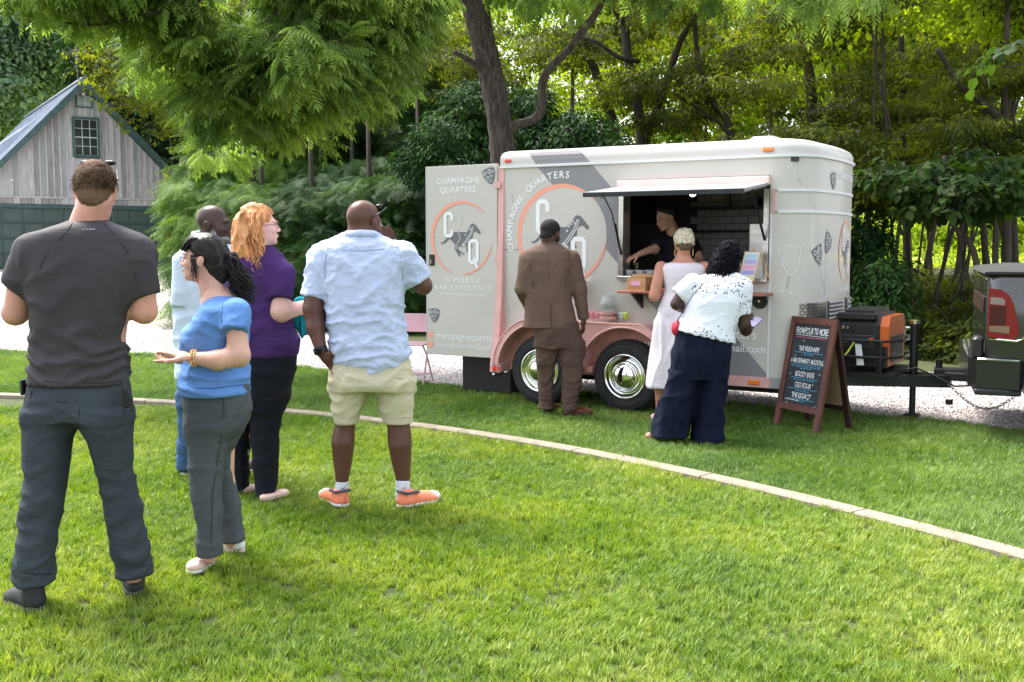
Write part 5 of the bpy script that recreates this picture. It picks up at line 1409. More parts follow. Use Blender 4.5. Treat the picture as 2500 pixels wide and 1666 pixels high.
# roof slopes with overhang, rake boards, ridge
ov, oy, th = .42, -.35, .09
for sg, nm in ((-1, 'roof'), (1, 'roof')):
    xe = sg*(HW+ov); ze = EZ - ov*slope
    v = [(0, oy, AZ+.0), (xe, oy, ze), (xe, LEN+.3, ze), (0, LEN+.3, AZ), (0, oy, AZ+th), (xe, oy, ze+th), (xe, LEN+.3, ze+th), (0, LEN+.3, AZ+th)]
    f = [(0,1,2,3),(7,6,5,4),(0,4,5,1),(1,5,6,2),(2,6,7,3)]
    rf = mk('roof', v, f, roofm, barn)
    rb = []
    for k_ in range(26):
        y = oy + .05 + k_*.56
        mb = MB(); e = .02
        mb.add([(0, y, AZ+th), (xe, y, ze+th), (xe, y+.03, ze+th), (0, y+.03, AZ+th), (0, y, AZ+th+e), (xe, y, ze+th+e), (xe, y+.03, ze+th+e), (0, y+.03, AZ+th+e)], [(4,5,6,7),(0,1,5,4),(3,7,6,2),(1,2,6,5)])
        mb.build('seam_rib', roofm, rf)
    # rake board: outer and inner
    w_ = .24
    v = [(0, oy-.03, AZ+th), (xe, oy-.03, ze+th), (xe, oy-.03, ze+th-w_), (0, oy-.03, AZ+th-w_*1.35), (0, oy, AZ+th), (xe, oy, ze+th), (xe, oy, ze+th-w_), (0, oy, AZ+th-w_*1.35)]
    mk('rake_board', v, [(0,1,2,3),(7,6,5,4),(0,4,5,1),(2,6,7,3),(1,5,6,2)], green_t, barn)
    v = [(0, -.02, AZ-.02), (sg*HW, -.02, EZ-.02), (sg*HW, -.02, EZ-.2), (0, -.02, AZ-.24), (0, .03, AZ-.02), (sg*HW, .03, EZ-.02), (sg*HW, .03, EZ-.2), (0, .03, AZ-.24)]
    mk('frieze_board', v, [(0,1,2,3),(7,6,5,4),(2,6,7,3),(0,4,5,1)], green_t, barn)
MB().box(-.09, .09, oy, LEN+.3, AZ+th-.01, AZ+th+.05).build('ridge_cap', roofm, barn)
# low shed dormer on the left slope
MB().add([(-1.1, 3.0, AZ-1.1*slope+.1), (-3.0, 3.0, AZ-3.0*slope+.62), (-3.0, 3.0, AZ-3.0*slope), (-1.1, 9, AZ-1.1*slope+.1), (-3.0, 9, AZ-3.0*slope+.62), (-3.0, 9, AZ-3.0*slope)], [(0,1,2),(5,4,3),(0,3,4,1),(1,4,5,2)]).build('dormer', roofm, barn)
# two garage doors of raised panels
for (x0, x1) in ((-HW+.12, -.14), (.14, HW-.12)):
    dr = MB().box(x0, x1, .02, .055, .02, DT).build('garage_door', green_p, barn)
    nx_, nz_ = 5, 4; w_, h_ = (x1-x0)/nx_, (DT-.02)/nz_
    for a in range(nx_):
        for b_ in range(nz_):
            X0, X1, Z0, Z1 = x0+a*w_+.05, x0+(a+1)*w_-.05, .02+b_*h_+.06, .02+(b_+1)*h_-.06
            e = .03
            MB().add([(X0,.019,Z0),(X1,.019,Z0),(X1,.019,Z1),(X0,.019,Z1),(X0+e,.006,Z0+e),(X1-e,.006,Z0+e),(X1-e,.006,Z1-e),(X0+e,.006,Z1-e)], [(4,5,6,7),(0,1,5,4),(1,2,6,5),(2,3,7,6),(3,0,4,7)]).build('door_panel', M('green_panel', (.062,.095,.09), rough=.5, var=.1, vs=2), dr)
    for b_ in range(1, nz_): MB().box(x0, x1, .014, .02, .02+b_*h_-.006, .02+b_*h_+.006).build('door_joint', M('joint_dark', (.02,.035,.035), rough=.7), dr)
for x0, x1 in ((-HW, -HW+.115), (-.135, .135), (HW-.115, HW)): MB().box(x0, x1, -.005, .05, 0, DT).build('door_post', green_t, barn)
MB().box(-HW-.2, HW+.2, -1.2, .0, -.05, .02).build('apron', M('apron_concrete', (.45,.41,.36), rough=.9, var=.1), barn)
# weather vane on the ridge
vn = thing('weather_vane', 'small dark weather vane with compass arms on the barn ridge', 'weather vane', tuple(wm(barn) @ Vector((-.12, .3, AZ+.1))), BPH)
vm = M('vane_metal', (.10,.11,.12), rough=.5, metal=.5)
MB().cyl((0,0,0), (0,0,1.05), .028).build('pole', vm, vn)
MB().sphere((0,0,.70), .08).build('ball', vm, vn, smooth=True)
MB().sphere((0,0,1.25), .07).build('ball', vm, vn, smooth=True)
MB().cyl((-.32,0,.88), (.32,0,.88), .02).cyl((0,-.3,.88), (0,.3,.88), .02).build('compass_arms', vm, vn)
MB().prism([(-.30,1.0),(-.16,1.1),(-.02,1.05),(.07,1.2),(.15,1.18),(.18,1.06),(.34,1.05),(.22,.98),(-.16,.96)], -.015, .015).build('figure', vm, vn)
# ================================================================== PEOPLE
def st(rows, Y0):
    """silhouette rows (py, x left, x right, depth offset, half depth) -> stations z, cx, cy, a, b"""
    out = []
    for (py, xl, xr, dy, b) in rows:
        Y = Y0 + dy; l, r = P(xl, py, Y), P(xr, py, Y)
        out.append((l.z, (l.x+r.x)/2, Y, (r.x-l.x)/2, b))
    return out
class Head:
    def __init__(s, c, yaw, pitch=0, roll=0, size=1.0):
        s.c = np.array(c, float); s.R = rotm(R(yaw), R(pitch), R(roll)); s.k = size
    def w(s, x, y, z): return s.c + s.R @ (np.array((x, y, z))*s.k)
    def e(s, c, r): return ell(s.w(*c), np.array(r)*s.k, s.R)
    def cn(s, a, b, r1, r2): return cone(s.w(*a), s.w(*b), r1*s.k, r2*s.k)
    def skull(s, jaw=1.0, ears=True, neck=None, nr=.056, nose=1.0, female=False):
        P_ = [s.e((0,-.012,.035), (.074,.096,.084)), (s.e((0,.032,-.03), (.060*jaw,.064,.083)), .03), (s.e((0,.042,-.082), (.046*jaw,.046,.035)), .02),
              (s.e((0,.078,-.104), (.018*jaw,.014,.014)), .02), (s.e((0,.082,.022), (.046,.016,.011)), .015),
              (s.e((.036,.066,-.03), (.024,.024,.02)), .02), (s.e((-.036,.066,-.03), (.024,.024,.02)), .02),
              (s.cn((0,.092,.006), (0,.113*nose,-.034), .0075, .012), .012), (s.e((.012,.100,-.04), (.008,.01,.007)), .008), (s.e((-.012,.100,-.04), (.008,.01,.007)), .008),
              (s.e((0,.095,-.062), (.023,.009,.0055)), .008), (s.e((0,.094,-.073), (.020,.009,.0065)), .008)]
        if ears:
            for sg in (-1, 1):
                P_ += [(s.e((sg*.079,-.008,-.008), (.007,.019,.031)), .006), (s.e((sg*.084,-.018,.004), (.005,.012,.02)), .005)]
        if neck is not None: P_.append((cone(s.w(0,-.025,-.05), neck, nr, nr*1.12), .03))
        sub = [s.e((sg*.031,.101,.002), (.015,.012,.009)) for sg in (-1, 1)]
        f0 = field(P_, .03)
        def f(p):
            d = f0(p)
            for q in sub: d = -smin(-d, q(p)*1.0, .006) if False else np.maximum(d, -q(p) - .0)
            return d
        f.bb = f0.bb; return f
    def face_bits(s, parent, iris=(.05,.03,.02), lip=(.45,.16,.14), brow=(.05,.03,.02), closed=False):
        ew = M('eye_white', (.45,.43,.41), rough=.3); ei = M('iris_%d' % int(iris[0]*1000), iris, rough=.15)
        for sg in (-1, 1):
            b_ = MB(); c = s.w(sg*.031, .087, .002)
            if not closed:
                MB().sphere(c, .0115*s.k, 12, 8).build('eye', ew, parent, smooth=True, world=True)
                MB().sphere(s.w(sg*.031, .0945, .0015), .0055*s.k, 10, 6).build('iris', ei, parent, smooth=True, world=True)
            mb = MB(); mb.tube([s.w(sg*.014, .1005, .016), s.w(sg*.030, .099, .022), s.w(sg*.050, .086, .016)], [.002, .0035, .0015], 6)
            mb.build('eyebrow', M('brow_%d' % int(brow[0]*1000), brow, rough=.8), parent, world=True)
            if closed:
                MB().tube([s.w(sg*.018, .0985, -.002), s.w(sg*.031, .0995, -.006), s.w(sg*.046, .090, -.003)], [.0015, .0025, .0015], 6).build('eyelash', M('lash', (.01,.01,.01)), parent, world=True)
        f = field([s.e((0,.1005,-.0625), (.021,.0065,.0045)), s.e((0,.0995,-.0725), (.018,.0065,.0055))], .004)
        body('lips', f, .0025, M('lip_%d' % int(lip[0]*1000), lip, rough=.4), parent)
def limbp(a, b, r1, r2, **k): return cone(tuple(a), tuple(b), r1, r2, **k)
def hand(wrist, d, n, side, curl=.5, size=1.0, spread=.12, thumb=(.75, .6), curls=None):
    """palm, four jointed fingers and a thumb; d finger direction, n where the fingers close to, side: +1 thumb along +s"""
    d = Vector(d).normalized(); n = Vector(n); n = (n - d*n.dot(d)).normalized(); s_ = d.cross(n)*side; W = Vector(wrist); k = size
    fl = (tuple(n), .55)
    prims = [cone(W - d*.015*k, W + d*.03*k, .024*k, .030*k, flat=(tuple(n), .75)),
             cone(W + d*.03*k + s_*.018*k, W + d*.082*k + s_*.022*k, .020*k, .017*k, flat=fl), cone(W + d*.03*k - s_*.012*k, W + d*.080*k - s_*.022*k, .020*k, .016*k, flat=fl),
             cone(W + d*.03*k, W + d*.084*k, .021*k, .018*k, flat=fl)]
    out = [(p, .012) for p in prims]; out[0] = prims[0]
    fing = []
    for i, (o, L, b0) in enumerate(((.030, .072, .084), (.010, .080, .088), (-.010, .074, .085), (-.029, .058, .078))):
        cr = (curls[i] if curls else curl); p = W + d*b0*k + s_*o*k; a = cr*.45; ang0 = spread*(1.4-i)*.6
        dd = (d + s_*ang0).normalized(); seg = (.44, .30, .26); r0 = (.0092, .0084, .0076, .0064)
        for j in range(3):
            ax = dd*math.cos(a) + n*math.sin(a); q = p + ax*L*seg[j]*k
            fing.append((cone(p, q, r0[j]*k, r0[j+1]*k), .004)); p = q; a += cr*(.9 if j == 0 else .7)
    tb = W + d*.018*k + s_*.022*k; td = (d*thumb[0] + s_*thumb[1] + n*.25).normalized(); t1 = tb + td*.045*k
    td2 = (td + d*.5 + n*.15).normalized(); t2 = t1 + td2*.032*k; t3 = t2 + (td2 + n*.2).normalized()*.025*k
    th = [(cone(tb, t1, .015*k, .0115*k), .012), (cone(t1, t2, .0112*k, .0098*k), .004), (cone(t2, t3, .0098*k, .0075*k), .004)]
    f = field(out + fing + th, .012); return f
def islands(fs, h): return [snet(f, h) for f in fs]
def person(label, xy, cat='person', group=None):
    return thing('person', label, cat, (xy[0], xy[1], float(terr(0, xy[1]))), 0, group)
def skin_m(name, c, rough=.45): return M('skin_' + name, c, rough=rough, var=.09, vs=14, bump=.04, bs=90, coord='World', spec=.35)
def cloth(name, c, var=.06, rough=.85, bs=160, bump=.12, sheen=.25, vs=5, col2=None, metal=0, crease=.55, cs=7.0, st=(1,1,1.8)):
    """woven cloth: fine weave plus sharp creases as relief"""
    key = 'cloth_' + name
    if key in MATS: return MATS[key]
    m = M(key, c, rough=rough, var=var, vs=vs, bump=bump, bs=bs, coord='World', spec=.15, col2=col2)
    nt = m.node_tree; L = nt.links.new; b = nt.nodes['Principled BSDF']; b1 = next(n for n in nt.nodes if n.type == 'BUMP')
    geo = nt.nodes.new('ShaderNodeNewGeometry'); mp = nt.nodes.new('ShaderNodeMapping'); mp.inputs['Scale'].default_value = st; mp.inputs['Rotation'].default_value = (.2, .5, .1)
    L(geo.outputs['Position'], mp.inputs[0]); prev = b1
    for k, (sc_, am) in enumerate(((cs, 1.0), (cs*2.6, .45))):
        n = nt.nodes.new('ShaderNodeTexNoise'); n.inputs['Scale'].default_value = sc_; n.inputs['Detail'].default_value = 1.5; n.inputs['Distortion'].default_value = 1.2
        L(mp.outputs[0], n.inputs['Vector'])
        s1 = nt.nodes.new('ShaderNodeMath'); s1.operation = 'SUBTRACT'; s1.inputs[1].default_value = .5; L(n.outputs['Fac'], s1.inputs[0])
        s2 = nt.nodes.new('ShaderNodeMath'); s2.operation = 'ABSOLUTE'; L(s1.outputs[0], s2.inputs[0])
        s3 = nt.nodes.new('ShaderNodeMath'); s3.operation = 'POWER'; s3.inputs[1].default_value = .8; L(s2.outputs[0], s3.inputs[0])
        bp = nt.nodes.new('ShaderNodeBump'); bp.invert = True; bp.inputs['Strength'].default_value = crease*am*.6; bp.inputs['Distance'].default_value = .022/(k+1)
        L(s3.outputs[0], bp.inputs['Height']); L(prev.outputs[0], bp.inputs['Normal']); prev = bp
    L(prev.outputs[0], b.inputs['Normal'])
    return m
def shoe(c, yaw, L, w_, hgt, mat, parent, sole=None, low=False, name='shoe', gz=0.0, laces=None, heel=0.0):
    """c: heel point on the ground; yaw 0 points away from the camera"""
    d = np.array((-math.sin(R(yaw)), math.cos(R(yaw)), 0)); s_ = np.array((d[1], -d[0], 0)); c = np.array((c[0], c[1], gz)); Rm = rotm(R(yaw))
    Pp = lambda f, l, u: c + d*f*L + s_*l + np.array((0, 0, u))
    pr = [ell(Pp(.20, 0, .035), (w_*.42, L*.20, .042), Rm), (ell(Pp(.78, 0, .025), (w_*.5, L*.22, .034), Rm), .04), (ell(Pp(.5, 0, .035), (w_*.42, L*.28, .045), Rm), .04)]
    if not low: pr += [(cone(Pp(.22, 0, .05), Pp(.20, 0, hgt), .040, .044), .03)]
    f = field(pr, .03, cuts=[plane((0, 0, gz+.012), (0, 0, -1)), plane((0, 0, gz+hgt), (0, 0, 1))])
    o = body(name, f, .007, mat, parent)
    if sole is not None:
        g = field([ell(Pp(.20, 0, .0), (w_*.47, L*.205, .05), Rm), (ell(Pp(.78, 0, .0), (w_*.54, L*.235, .05), Rm), .04), (ell(Pp(.5, 0, .0), (w_*.44, L*.30, .05), Rm), .04)], .03,
                  cuts=[plane((0, 0, gz+.0), (0, 0, -1)), plane((0, 0, gz+.022+heel), (0, 0, 1))])
        body('sole', g, .007, sole, o or parent)
    return o
def shoe2(hp, tp, w_, hgt, mat, parent, sole=None, gz=0.0, **k):
    a, b = G(*hp, gz), G(*tp, gz); d = b-a
    return shoe((a.x, a.y), math.degrees(math.atan2(-d.x, d.y)), d.length, w_, hgt, mat, parent, sole, gz=gz, **k)
def ring_collar(name, pts, r, mat, parent, flat=.6):
    mb = MB(); mb.tube(pts + [pts[0]], r, 8, caps=False); return mb.build(name, mat, parent, smooth=True, world=True)
def short_hair(hd, parent, mat, t=.007, line_z=-.035, front=.055, h=.006, name='hair', rough=.004, fr=70, top=1.0, low_back=-.06, widow=None):
    """cropped hair: a rough shell over the skull, cut at the hairline"""
    P_ = [hd.e((0,-.012,.035), (.074+t,.096+t,.084+t*top)), (hd.e((0,-.055,-.03), (.055+t*.6,.05+t*.6,.055)), .02)]
    fwd = hd.R[:, 1]; up = hd.R[:, 2]; c = hd.c; k = hd.k
    def keep(p):
        q = (p-c) @ hd.R / k
        y, z, x = q[:, 1], q[:, 2], q[:, 0]
        lim = np.interp(y, [-.12, -.04, -.015, .03, .055, .10], [low_back, low_back, line_z+.02, .02, .055, .085])
        lim = lim + .012*np.abs(x)/.07*(y > .03)
        return (lim - z)*k
    f = field(P_, .02, cuts=[keep])
    return body(name, f, h, mat, parent, folds=[(rough, (fr, fr, fr), -9, 9)])
def locks(name, roots, ends, wav, r0, r1, mat, parent, n=9, m=5, seed=0, waves=3.0, sag=0.0, r=None):
    """many tapering wavy strands as one hair mesh"""
    rr = random.Random(seed); mb = MB()
    for a, b in zip(roots, ends):
        a = Vector(a); b = Vector(b); ph = rr.uniform(0, 6.28); pts = []; rs = []
        w1 = waves*rr.uniform(.8, 1.2); ax = Vector((rr.uniform(-1,1), rr.uniform(-1,1), rr.uniform(-.2,.2))).normalized()
        for i in range(n):
            t = i/(n-1); p = a.lerp(b, t); am = wav*min(1, t*2.5)
            p = p + ax*am*math.sin(ph + w1*6.28*t) + ax.cross(Vector((0,0,1)))*am*.7*math.cos(ph+w1*6.28*t) - Vector((0,0,sag*4*t*(1-t)))
            pts.append(p); rs.append(r0*(1-t) + r1*t)
        mb.tube(pts, rs, m, caps=True)
    return mb.build(name, mat, parent, smooth=True, world=True)

# ------------------------------------------------------------------ 1 man in the grey t-shirt, from behind
Y0 = 4.45
p1 = person('man from behind in charcoal t-shirt and slate trousers, sunglasses on his brown hair', tuple(P(196, 1450, Y0))[:2])
sk = skin_m('fair', (.60,.30,.225))
hd = Head(P(234, 468, Y0+.02), 8, -6, 0, .99)
neck = P(215, 548, Y0)
bodyf = field([loft(st([(548,150,275,0,.07),(600,85,325,0,.09),(700,90,320,0,.10),(900,92,296,0,.10),(1000,80,300,0,.10)], Y0)),
    limbp(P(64,622,Y0), P(38,762,Y0+.02), .055, .050), limbp(P(36,766,Y0+.02), P(78,752,Y0+.17), .047, .041), limbp(P(78,752,Y0+.17), P(130,742,Y0+.30), .041, .030),
    limbp(P(348,626,Y0), P(352,758,Y0+.02), .055, .050), limbp(P(354,762,Y0+.02), P(318,752,Y0+.17), .046, .040), limbp(P(318,752,Y0+.17), P(262,742,Y0+.30), .040, .030),
    cone(neck, P(216,570,Y0), .062, .075),
    limbp(P(125,1000,Y0), P(110,1200,Y0-.03), .07, .045), limbp(P(110,1200,Y0-.03), P(84,1440,4.36), .042, .034),
    limbp(P(262,1000,Y0), P(290,1200,Y0+.03), .07, .045), limbp(P(290,1200,Y0+.03), P(326,1410,4.52), .042, .034)], .03)
hL = hand(P(130,742,Y0+.30), (1,.2,.1), (0,-1,0), 1, .5); hR = hand(P(262,742,Y0+.30), (-1,.1,0), (0,-1,0), -1, .5)
body('body', bodyf, .011, sk, p1, extra=[snet(hd.skull(neck=neck, nr=.066), .005)] + islands((hL, hR), .004))
hd.face_bits(p1)
tee = cloth('charcoal', (.055,.050,.057), var=.12, rough=.55, vs=2, crease=.3, cs=4)
tshirt = field([loft(st([(538,172,262,0,.066),(545,158,274,0,.085),(556,122,306,0,.105),(570,84,332,0,.118),(585,68,344,0,.125),(612,66,345,0,.13),(650,66,342,0,.135),(700,70,333,0,.135),(764,77,312,0,.13),(827,76,308,0,.125),(880,75,311,0,.125),(925,73,313,0,.132),(939,73,313,0,.134)], Y0), n=2.5),
    (limbp(P(76,622,Y0), P(37,700,Y0+.01), .070, .059, cut='b'), .07), (limbp(P(338,626,Y0), P(354,719,Y0+.01), .070, .058, cut='b'), .07)], .04,
    sub=[cone(P(216,528,Y0), P(215,552,Y0), .066, .060)], subk=.0)
ts = body('shirt', tshirt, .010, tee, p1, folds=[(.0085, (4, 4, 21), P(0,930,Y0).z, P(0,800,Y0).z), (.004, (9, 5, 8), P(0,840,Y0).z, P(0,610,Y0).z, 3.3)])
cp = [P(x, y, Y0-dy) for x, y, dy in ((172,538,0),(180,543,.04),(200,548,.062),(228,548,.062),(250,543,.04),(260,538,0),(250,534,-.05),(216,531,-.066),(182,534,-.05))]
ring_collar('collar', cp, .0065, tee, ts)
mk_ = M('silver_print', (.35,.34,.36), rough=.4)
lg = MB()
for x in (203, 212, 221, 229):
    a = P(x, 560, Y0-.121); lg.box(a.x-.005, a.x+.005, a.y-.004, a.y, a.z-.0025, a.z+.0025)
tag(lg.build('logo_mark', mk_, ts, world=True), kind='stuff')
tr1 = cloth('slate', (.046,.056,.068), var=.12, rough=.8, vs=3, crease=.6, cs=6, st=(1,1,2.0))
trf = field([loft(st([(905,76,309,0,.11),(930,73,311,0,.118),(965,68,315,-.0,.126),(1000,64,317,-.005,.13),(1025,62,318,-.005,.13)], Y0), n=2.4),
    (loft(st([(1000,63,196,0,.13),(1034,62,193,0,.125),(1072,60,173,-.01,.115),(1158,62,161,-.03,.10),(1192,62,156,-.04,.098),(1240,55,149,-.05,.098),(1277,49,142,-.06,.095),(1340,42,134,-.08,.092),(1395,37,129,-.09,.09),(1424,36,128,-.09,.09)], Y0), n=2.2), .03),
    (loft(st([(1000,190,318,0,.13),(1034,197,319,0,.125),(1072,219,319,.01,.115),(1149,238,322,.03,.10),(1192,250,331,.04,.098),(1235,261,342,.05,.098),(1320,273,357,.06,.092),(1380,283,365,.07,.09),(1404,286,368,.07,.09)], Y0), n=2.2), .03)], .025)
zz = lambda y, Y=Y0: P(0, y, Y).z
body('trousers', trf, .011, tr1, p1, folds=[(.006, (7, 7, 15), zz(1310), zz(1120)), (.008, (7, 7, 20), zz(1420), zz(1330), 4.), (.004, (8, 6, 11), zz(1060), zz(930), 8.)])
blk = M('shoe_black', (.018,.019,.021), rough=.7, bump=.2, bs=90); solk = M('sole_dark', (.05,.05,.05), rough=.8)
shoe2((100,1494), (24,1462), .10, .10, blk, p1, solk)
shoe2((328,1458), (322,1372), .10, .10, blk, p1, solk)
hb = M('hair_brown', (.07,.042,.028), rough=.8, col2=(.17,.105,.065), vs=9, bump=.3, bs=260, coord='World', spec=.2)
short_hair(hd, p1, hb, t=.007, h=.005, rough=.0018, fr=60, top=1.9, low_back=-.075)
rr = random.Random(31); ro = []; en = []
for _ in range(2600):
    u = rr.uniform(0, 2*math.pi); v_ = rr.uniform(-.35, 1.0); c_ = math.sqrt(max(0, 1-v_*v_)); d_ = np.array((math.cos(u)*c_, math.sin(u)*c_, v_))
    if d_[1] > .55 and d_[2] < .5: continue
    p_ = np.array((0,-.012,.035)) + d_*np.array((.079,.102,.089)); ro.append(hd.w(*p_)); q_2 = p_ + d_*.009 + np.array((rr.gauss(0,.004), .004*(d_[2] > .5), -.010*(d_[2] < .6))); en.append(hd.w(*q_2))
_hh = next(c for c in p1.children if c.name.split('.')[0] == 'hair')
locks('cropped_strands', ro, en, .0, .0016, .0005, hb, _hh, n=2, m=3, seed=1)
sg = MB()
for sgn in (-1, 1):
    sg.tube([hd.w(sgn*.080,-.02,.03), hd.w(sgn*.083,.03,.06), hd.w(sgn*.07,.075,.105)], .003, 6)
for sgn in (-1, 1): sg.sphere(hd.w(sgn*.048,.040,.128), .026, 12, 8, (1.1,.5,.45))
sg.build('sunglasses', M('black_gloss', (.01,.01,.012), rough=.12), p1, world=True, smooth=True)
kx = P(306, 945, Y0-.10)
kk = MB().box(kx.x-.008, kx.x+.02, kx.y-.03, kx.y, kx.z-.085, kx.z+.0, .006); kk.build('key_fob', blackp, p1, world=True)
MB().tube([kx + Vector((0,-.01,.03)), kx + Vector((.012,-.025,.0)), kx + Vector((.03,-.02,-.05))], .004, 6).box(kx.x+.024, kx.x+.036, kx.y-.02, kx.y-.016, kx.z-.10, kx.z-.04).box(kx.x+.002, kx.x+.010, kx.y-.034, kx.y-.031, kx.z-.07, kx.z-.02).build('keys', blackm, p1, world=True)
MB().box(P(66,940,Y0).x-.008, P(66,940,Y0).x+.004, Y0-.05, Y0+.04, zz(962), zz(925), .003).build('belt_clip', blackp, p1, world=True)

# ------------------------------------------------------------------ 2 woman in the blue t-shirt, in profile
Y0 = 5.0
p2 = person('dark-haired woman in profile with glasses, blue t-shirt and grey trousers, gesturing', tuple(P(530, 1380, Y0))[:2])
sk = skin_m('light', (.66,.38,.29))
hd = Head(P(497, 634, Y0), 88, 6, 0, .89)
neck = P(516, 712, Y0)
bodyf = field([loft(st([(715,505,560,0,.07),(760,495,595,0,.13),(830,470,590,0,.14),(940,465,590,0,.14),(1010,470,590,0,.14)], Y0)),
    cone(hd.w(0,-.035,-.06), P(530,735,Y0), .046, .060), cone(P(522,745,Y0), P(562,750,Y0), .055, .06),
    limbp(P(574,770,Y0-.15), P(583,868,Y0-.20), .046, .050), (limbp(P(583,870,Y0-.20), P(530,880,Y0-.22), .050, .044), .02), (limbp(P(530,880,Y0-.22), P(468,875,Y0-.22), .044, .027), .02),
    limbp(P(540,770,Y0+.15), P(535,868,Y0+.18), .046, .045), limbp(P(535,870,Y0+.18), P(455,876,Y0-.02), .044, .027),
    limbp(P(520,1000,Y0-.06), P(505,1180,Y0-.08), .07, .045), limbp(P(505,1180,Y0-.08), P(512,1360,4.86), .042, .034),
    limbp(P(540,1000,Y0+.10), P(548,1180,Y0+.12), .07, .045), limbp(P(548,1180,Y0+.12), P(566,1325,5.14), .045, .034)], .03)
h1 = hand(P(462,874,Y0-.22), (-1,-.05,.35), (.1,.3,-1), 1, .25, .86, curls=(.1,.35,.5,.6)); h2 = hand(P(452,878,Y0-.04), (-1,-.1,-.10), (0,.2,1), -1, .3, .86, curls=(.05,.5,.6,.7))
body('body', bodyf, .010, sk, p2, extra=[snet(hd.skull(jaw=.92, nose=.98, neck=P(518,715,Y0), nr=.050), .0045)] + islands((h1, h2), .0035))
hd.face_bits(p2, brow=(.02,.015,.012))
tb = cloth('blue_tee', (.125,.265,.60), var=.07, rough=.8, sheen=.15, vs=3)
f = field([loft(st([(722,520,572,.0,.085),(735,503,588,0,.14),(752,491,600,0,.185),(780,476,607,0,.20),(806,452,606,0,.20),(830,446,602,0,.20),(850,448,600,0,.19),(880,451,598,0,.185),(910,446,604,0,.20),(940,444,610,0,.208),(960,447,610,0,.212)], Y0), n=2.2),
    (limbp(P(576,764,Y0-.15), P(573,812,Y0-.20), .070, .062, cut='b'), .03), (limbp(P(540,764,Y0+.15), P(538,812,Y0+.2), .066, .06, cut='b'), .03)], .04,
    sub=[cone(P(478,742,Y0), P(528,708,Y0), .078, .060)], subk=0)
t2 = body('shirt', f, .0095, tb, p2, folds=[(.009, (3, 5, 17), P(0,955,Y0).z, P(0,845,Y0).z), (.004, (9, 6, 14), P(0,870,Y0).z, P(0,760,Y0).z, 2.)])
a = P(496, 788, Y0-.165); lg = MB()
for i in range(4): lg.tube([a + Vector((-.014+.006*i, -.022, -.004+.004*(i % 2))), a + Vector((-.008+.007*i, -.022, .008))], .0022, 5)
tag(lg.build('logo_mark', M('print_pale', (.8,.82,.8)), t2, world=True), kind='stuff')
tg2 = cloth('grey_trouser', (.078,.088,.098), var=.10, vs=4)
f = field([loft(st([(935,450,606,0,.17),(965,449,609,0,.185),(1000,452,611,0,.19),(1035,456,605,0,.18),(1060,458,590,0,.16)], Y0), n=2.2),
    (loft(st([(1020,455,565,-.07,.10),(1060,457,558,-.08,.10),(1123,459,548,-.09,.09),(1170,463,543,-.10,.082),(1213,470,542,-.11,.08),(1277,481,542,-.12,.078),(1357,481,540,-.13,.078)], Y0)), .03),
    (loft(st([(1020,500,604,.08,.10),(1060,505,588,.09,.10),(1100,512,567,.10,.088),(1140,520,566,.11,.08),(1183,526,575,.12,.078),(1235,532,586,.13,.076),(1320,541,597,.14,.075)], Y0)), .03)], .03)
body('trousers', f, .010, tg2, p2, folds=[(.004, (6, 6, 13), P(0,1350,Y0).z, P(0,950,Y0).z, 5.)])
nude = M('shoe_nude', (.72,.50,.42), rough=.5); nudw = M('shoe_white', (.75,.74,.71), rough=.5)
shoe2((520,1372), (464,1404), .08, .05, nude, p2, nudw, low=True)
shoe2((598,1350), (505,1342), .08, .07, nudw, p2, nude, low=True)
hk = M('hair_black', (.006,.005,.006), rough=.42, spec=.35, col2=(.018,.014,.014), vs=12, bump=.5, bs=60, stretch=(1,1,.3))
f = field([hd.e((0,-.018,.045), (.086,.104,.094)), (hd.e((0,-.07,.0), (.075,.065,.09)), .03), (hd.e((0,-.105,-.05), (.05,.045,.07)), .03), (hd.e((0,.045,.085), (.062,.05,.035)), .03)], .02, cuts=[lambda p, hd=hd: (np.interp(((p-hd.c)@hd.R/hd.k)[:, 1], [-.15,-.06,-.03,.0,.035,.06,.10], [-.14,-.12,-.03,.012,.02,.045,.055]) - ((p-hd.c)@hd.R/hd.k)[:, 2])*hd.k])
hair2 = body('hair', f, .006, hk, p2, folds=[(.004, (20, 60, 16), -9, 9)])
rr = random.Random(2)
locks('ponytail', [P(568+rr.uniform(-16,10), 640+rr.uniform(-25,25), Y0+rr.uniform(-.05,.05)) for _ in range(240)], [P(600+rr.gauss(0,16), 715+rr.gauss(8,20), Y0+rr.uniform(-.06,.06)) for _ in range(240)], .013, .0042, .0012, hk, hair2, seed=4, waves=2.2)
locks('loose_strands', [hd.w(-.07, .03+rr.uniform(-.01,.02), .02) for _ in range(14)], [hd.w(-.085, .01+rr.uniform(-.02,.02), -.10+rr.uniform(-.02,.02)) for _ in range(14)], .004, .0035, .001, hk, hair2, seed=5, waves=1)
locks('fringe', [hd.w(rr.uniform(-.06,.05), rr.uniform(.02,.05), .108) for _ in range(90)], [hd.w(rr.uniform(-.080,.05), rr.uniform(.075,.104), .045+rr.uniform(-.015,.012)) for _ in range(90)], .002, .0065, .002, hk, hair2, seed=6, waves=.5, sag=-.02)
def spectacles(hd, parent, mat, r=.023):
    mb = MB()
    for sg_ in (-1, 1):
        c = (sg_*.032, .106, -.002); pts = [hd.w(c[0]+r*math.cos(a)*1.1, c[1]-.004*abs(math.cos(a)), c[2]+r*.8*math.sin(a)) for a in [2*math.pi*i/16 for i in range(17)]]
        mb.tube(pts, .0016, 5, caps=False); mb.tube([hd.w(sg_*.057,.102,.002), hd.w(sg_*.078,.05,.004), hd.w(sg_*.081,-.005,.004)], .0018, 5)
    mb.tube([hd.w(-.008,.107,.002), hd.w(.008,.107,.002)], .0016, 5); mb.build('glasses', mat, parent, world=True)
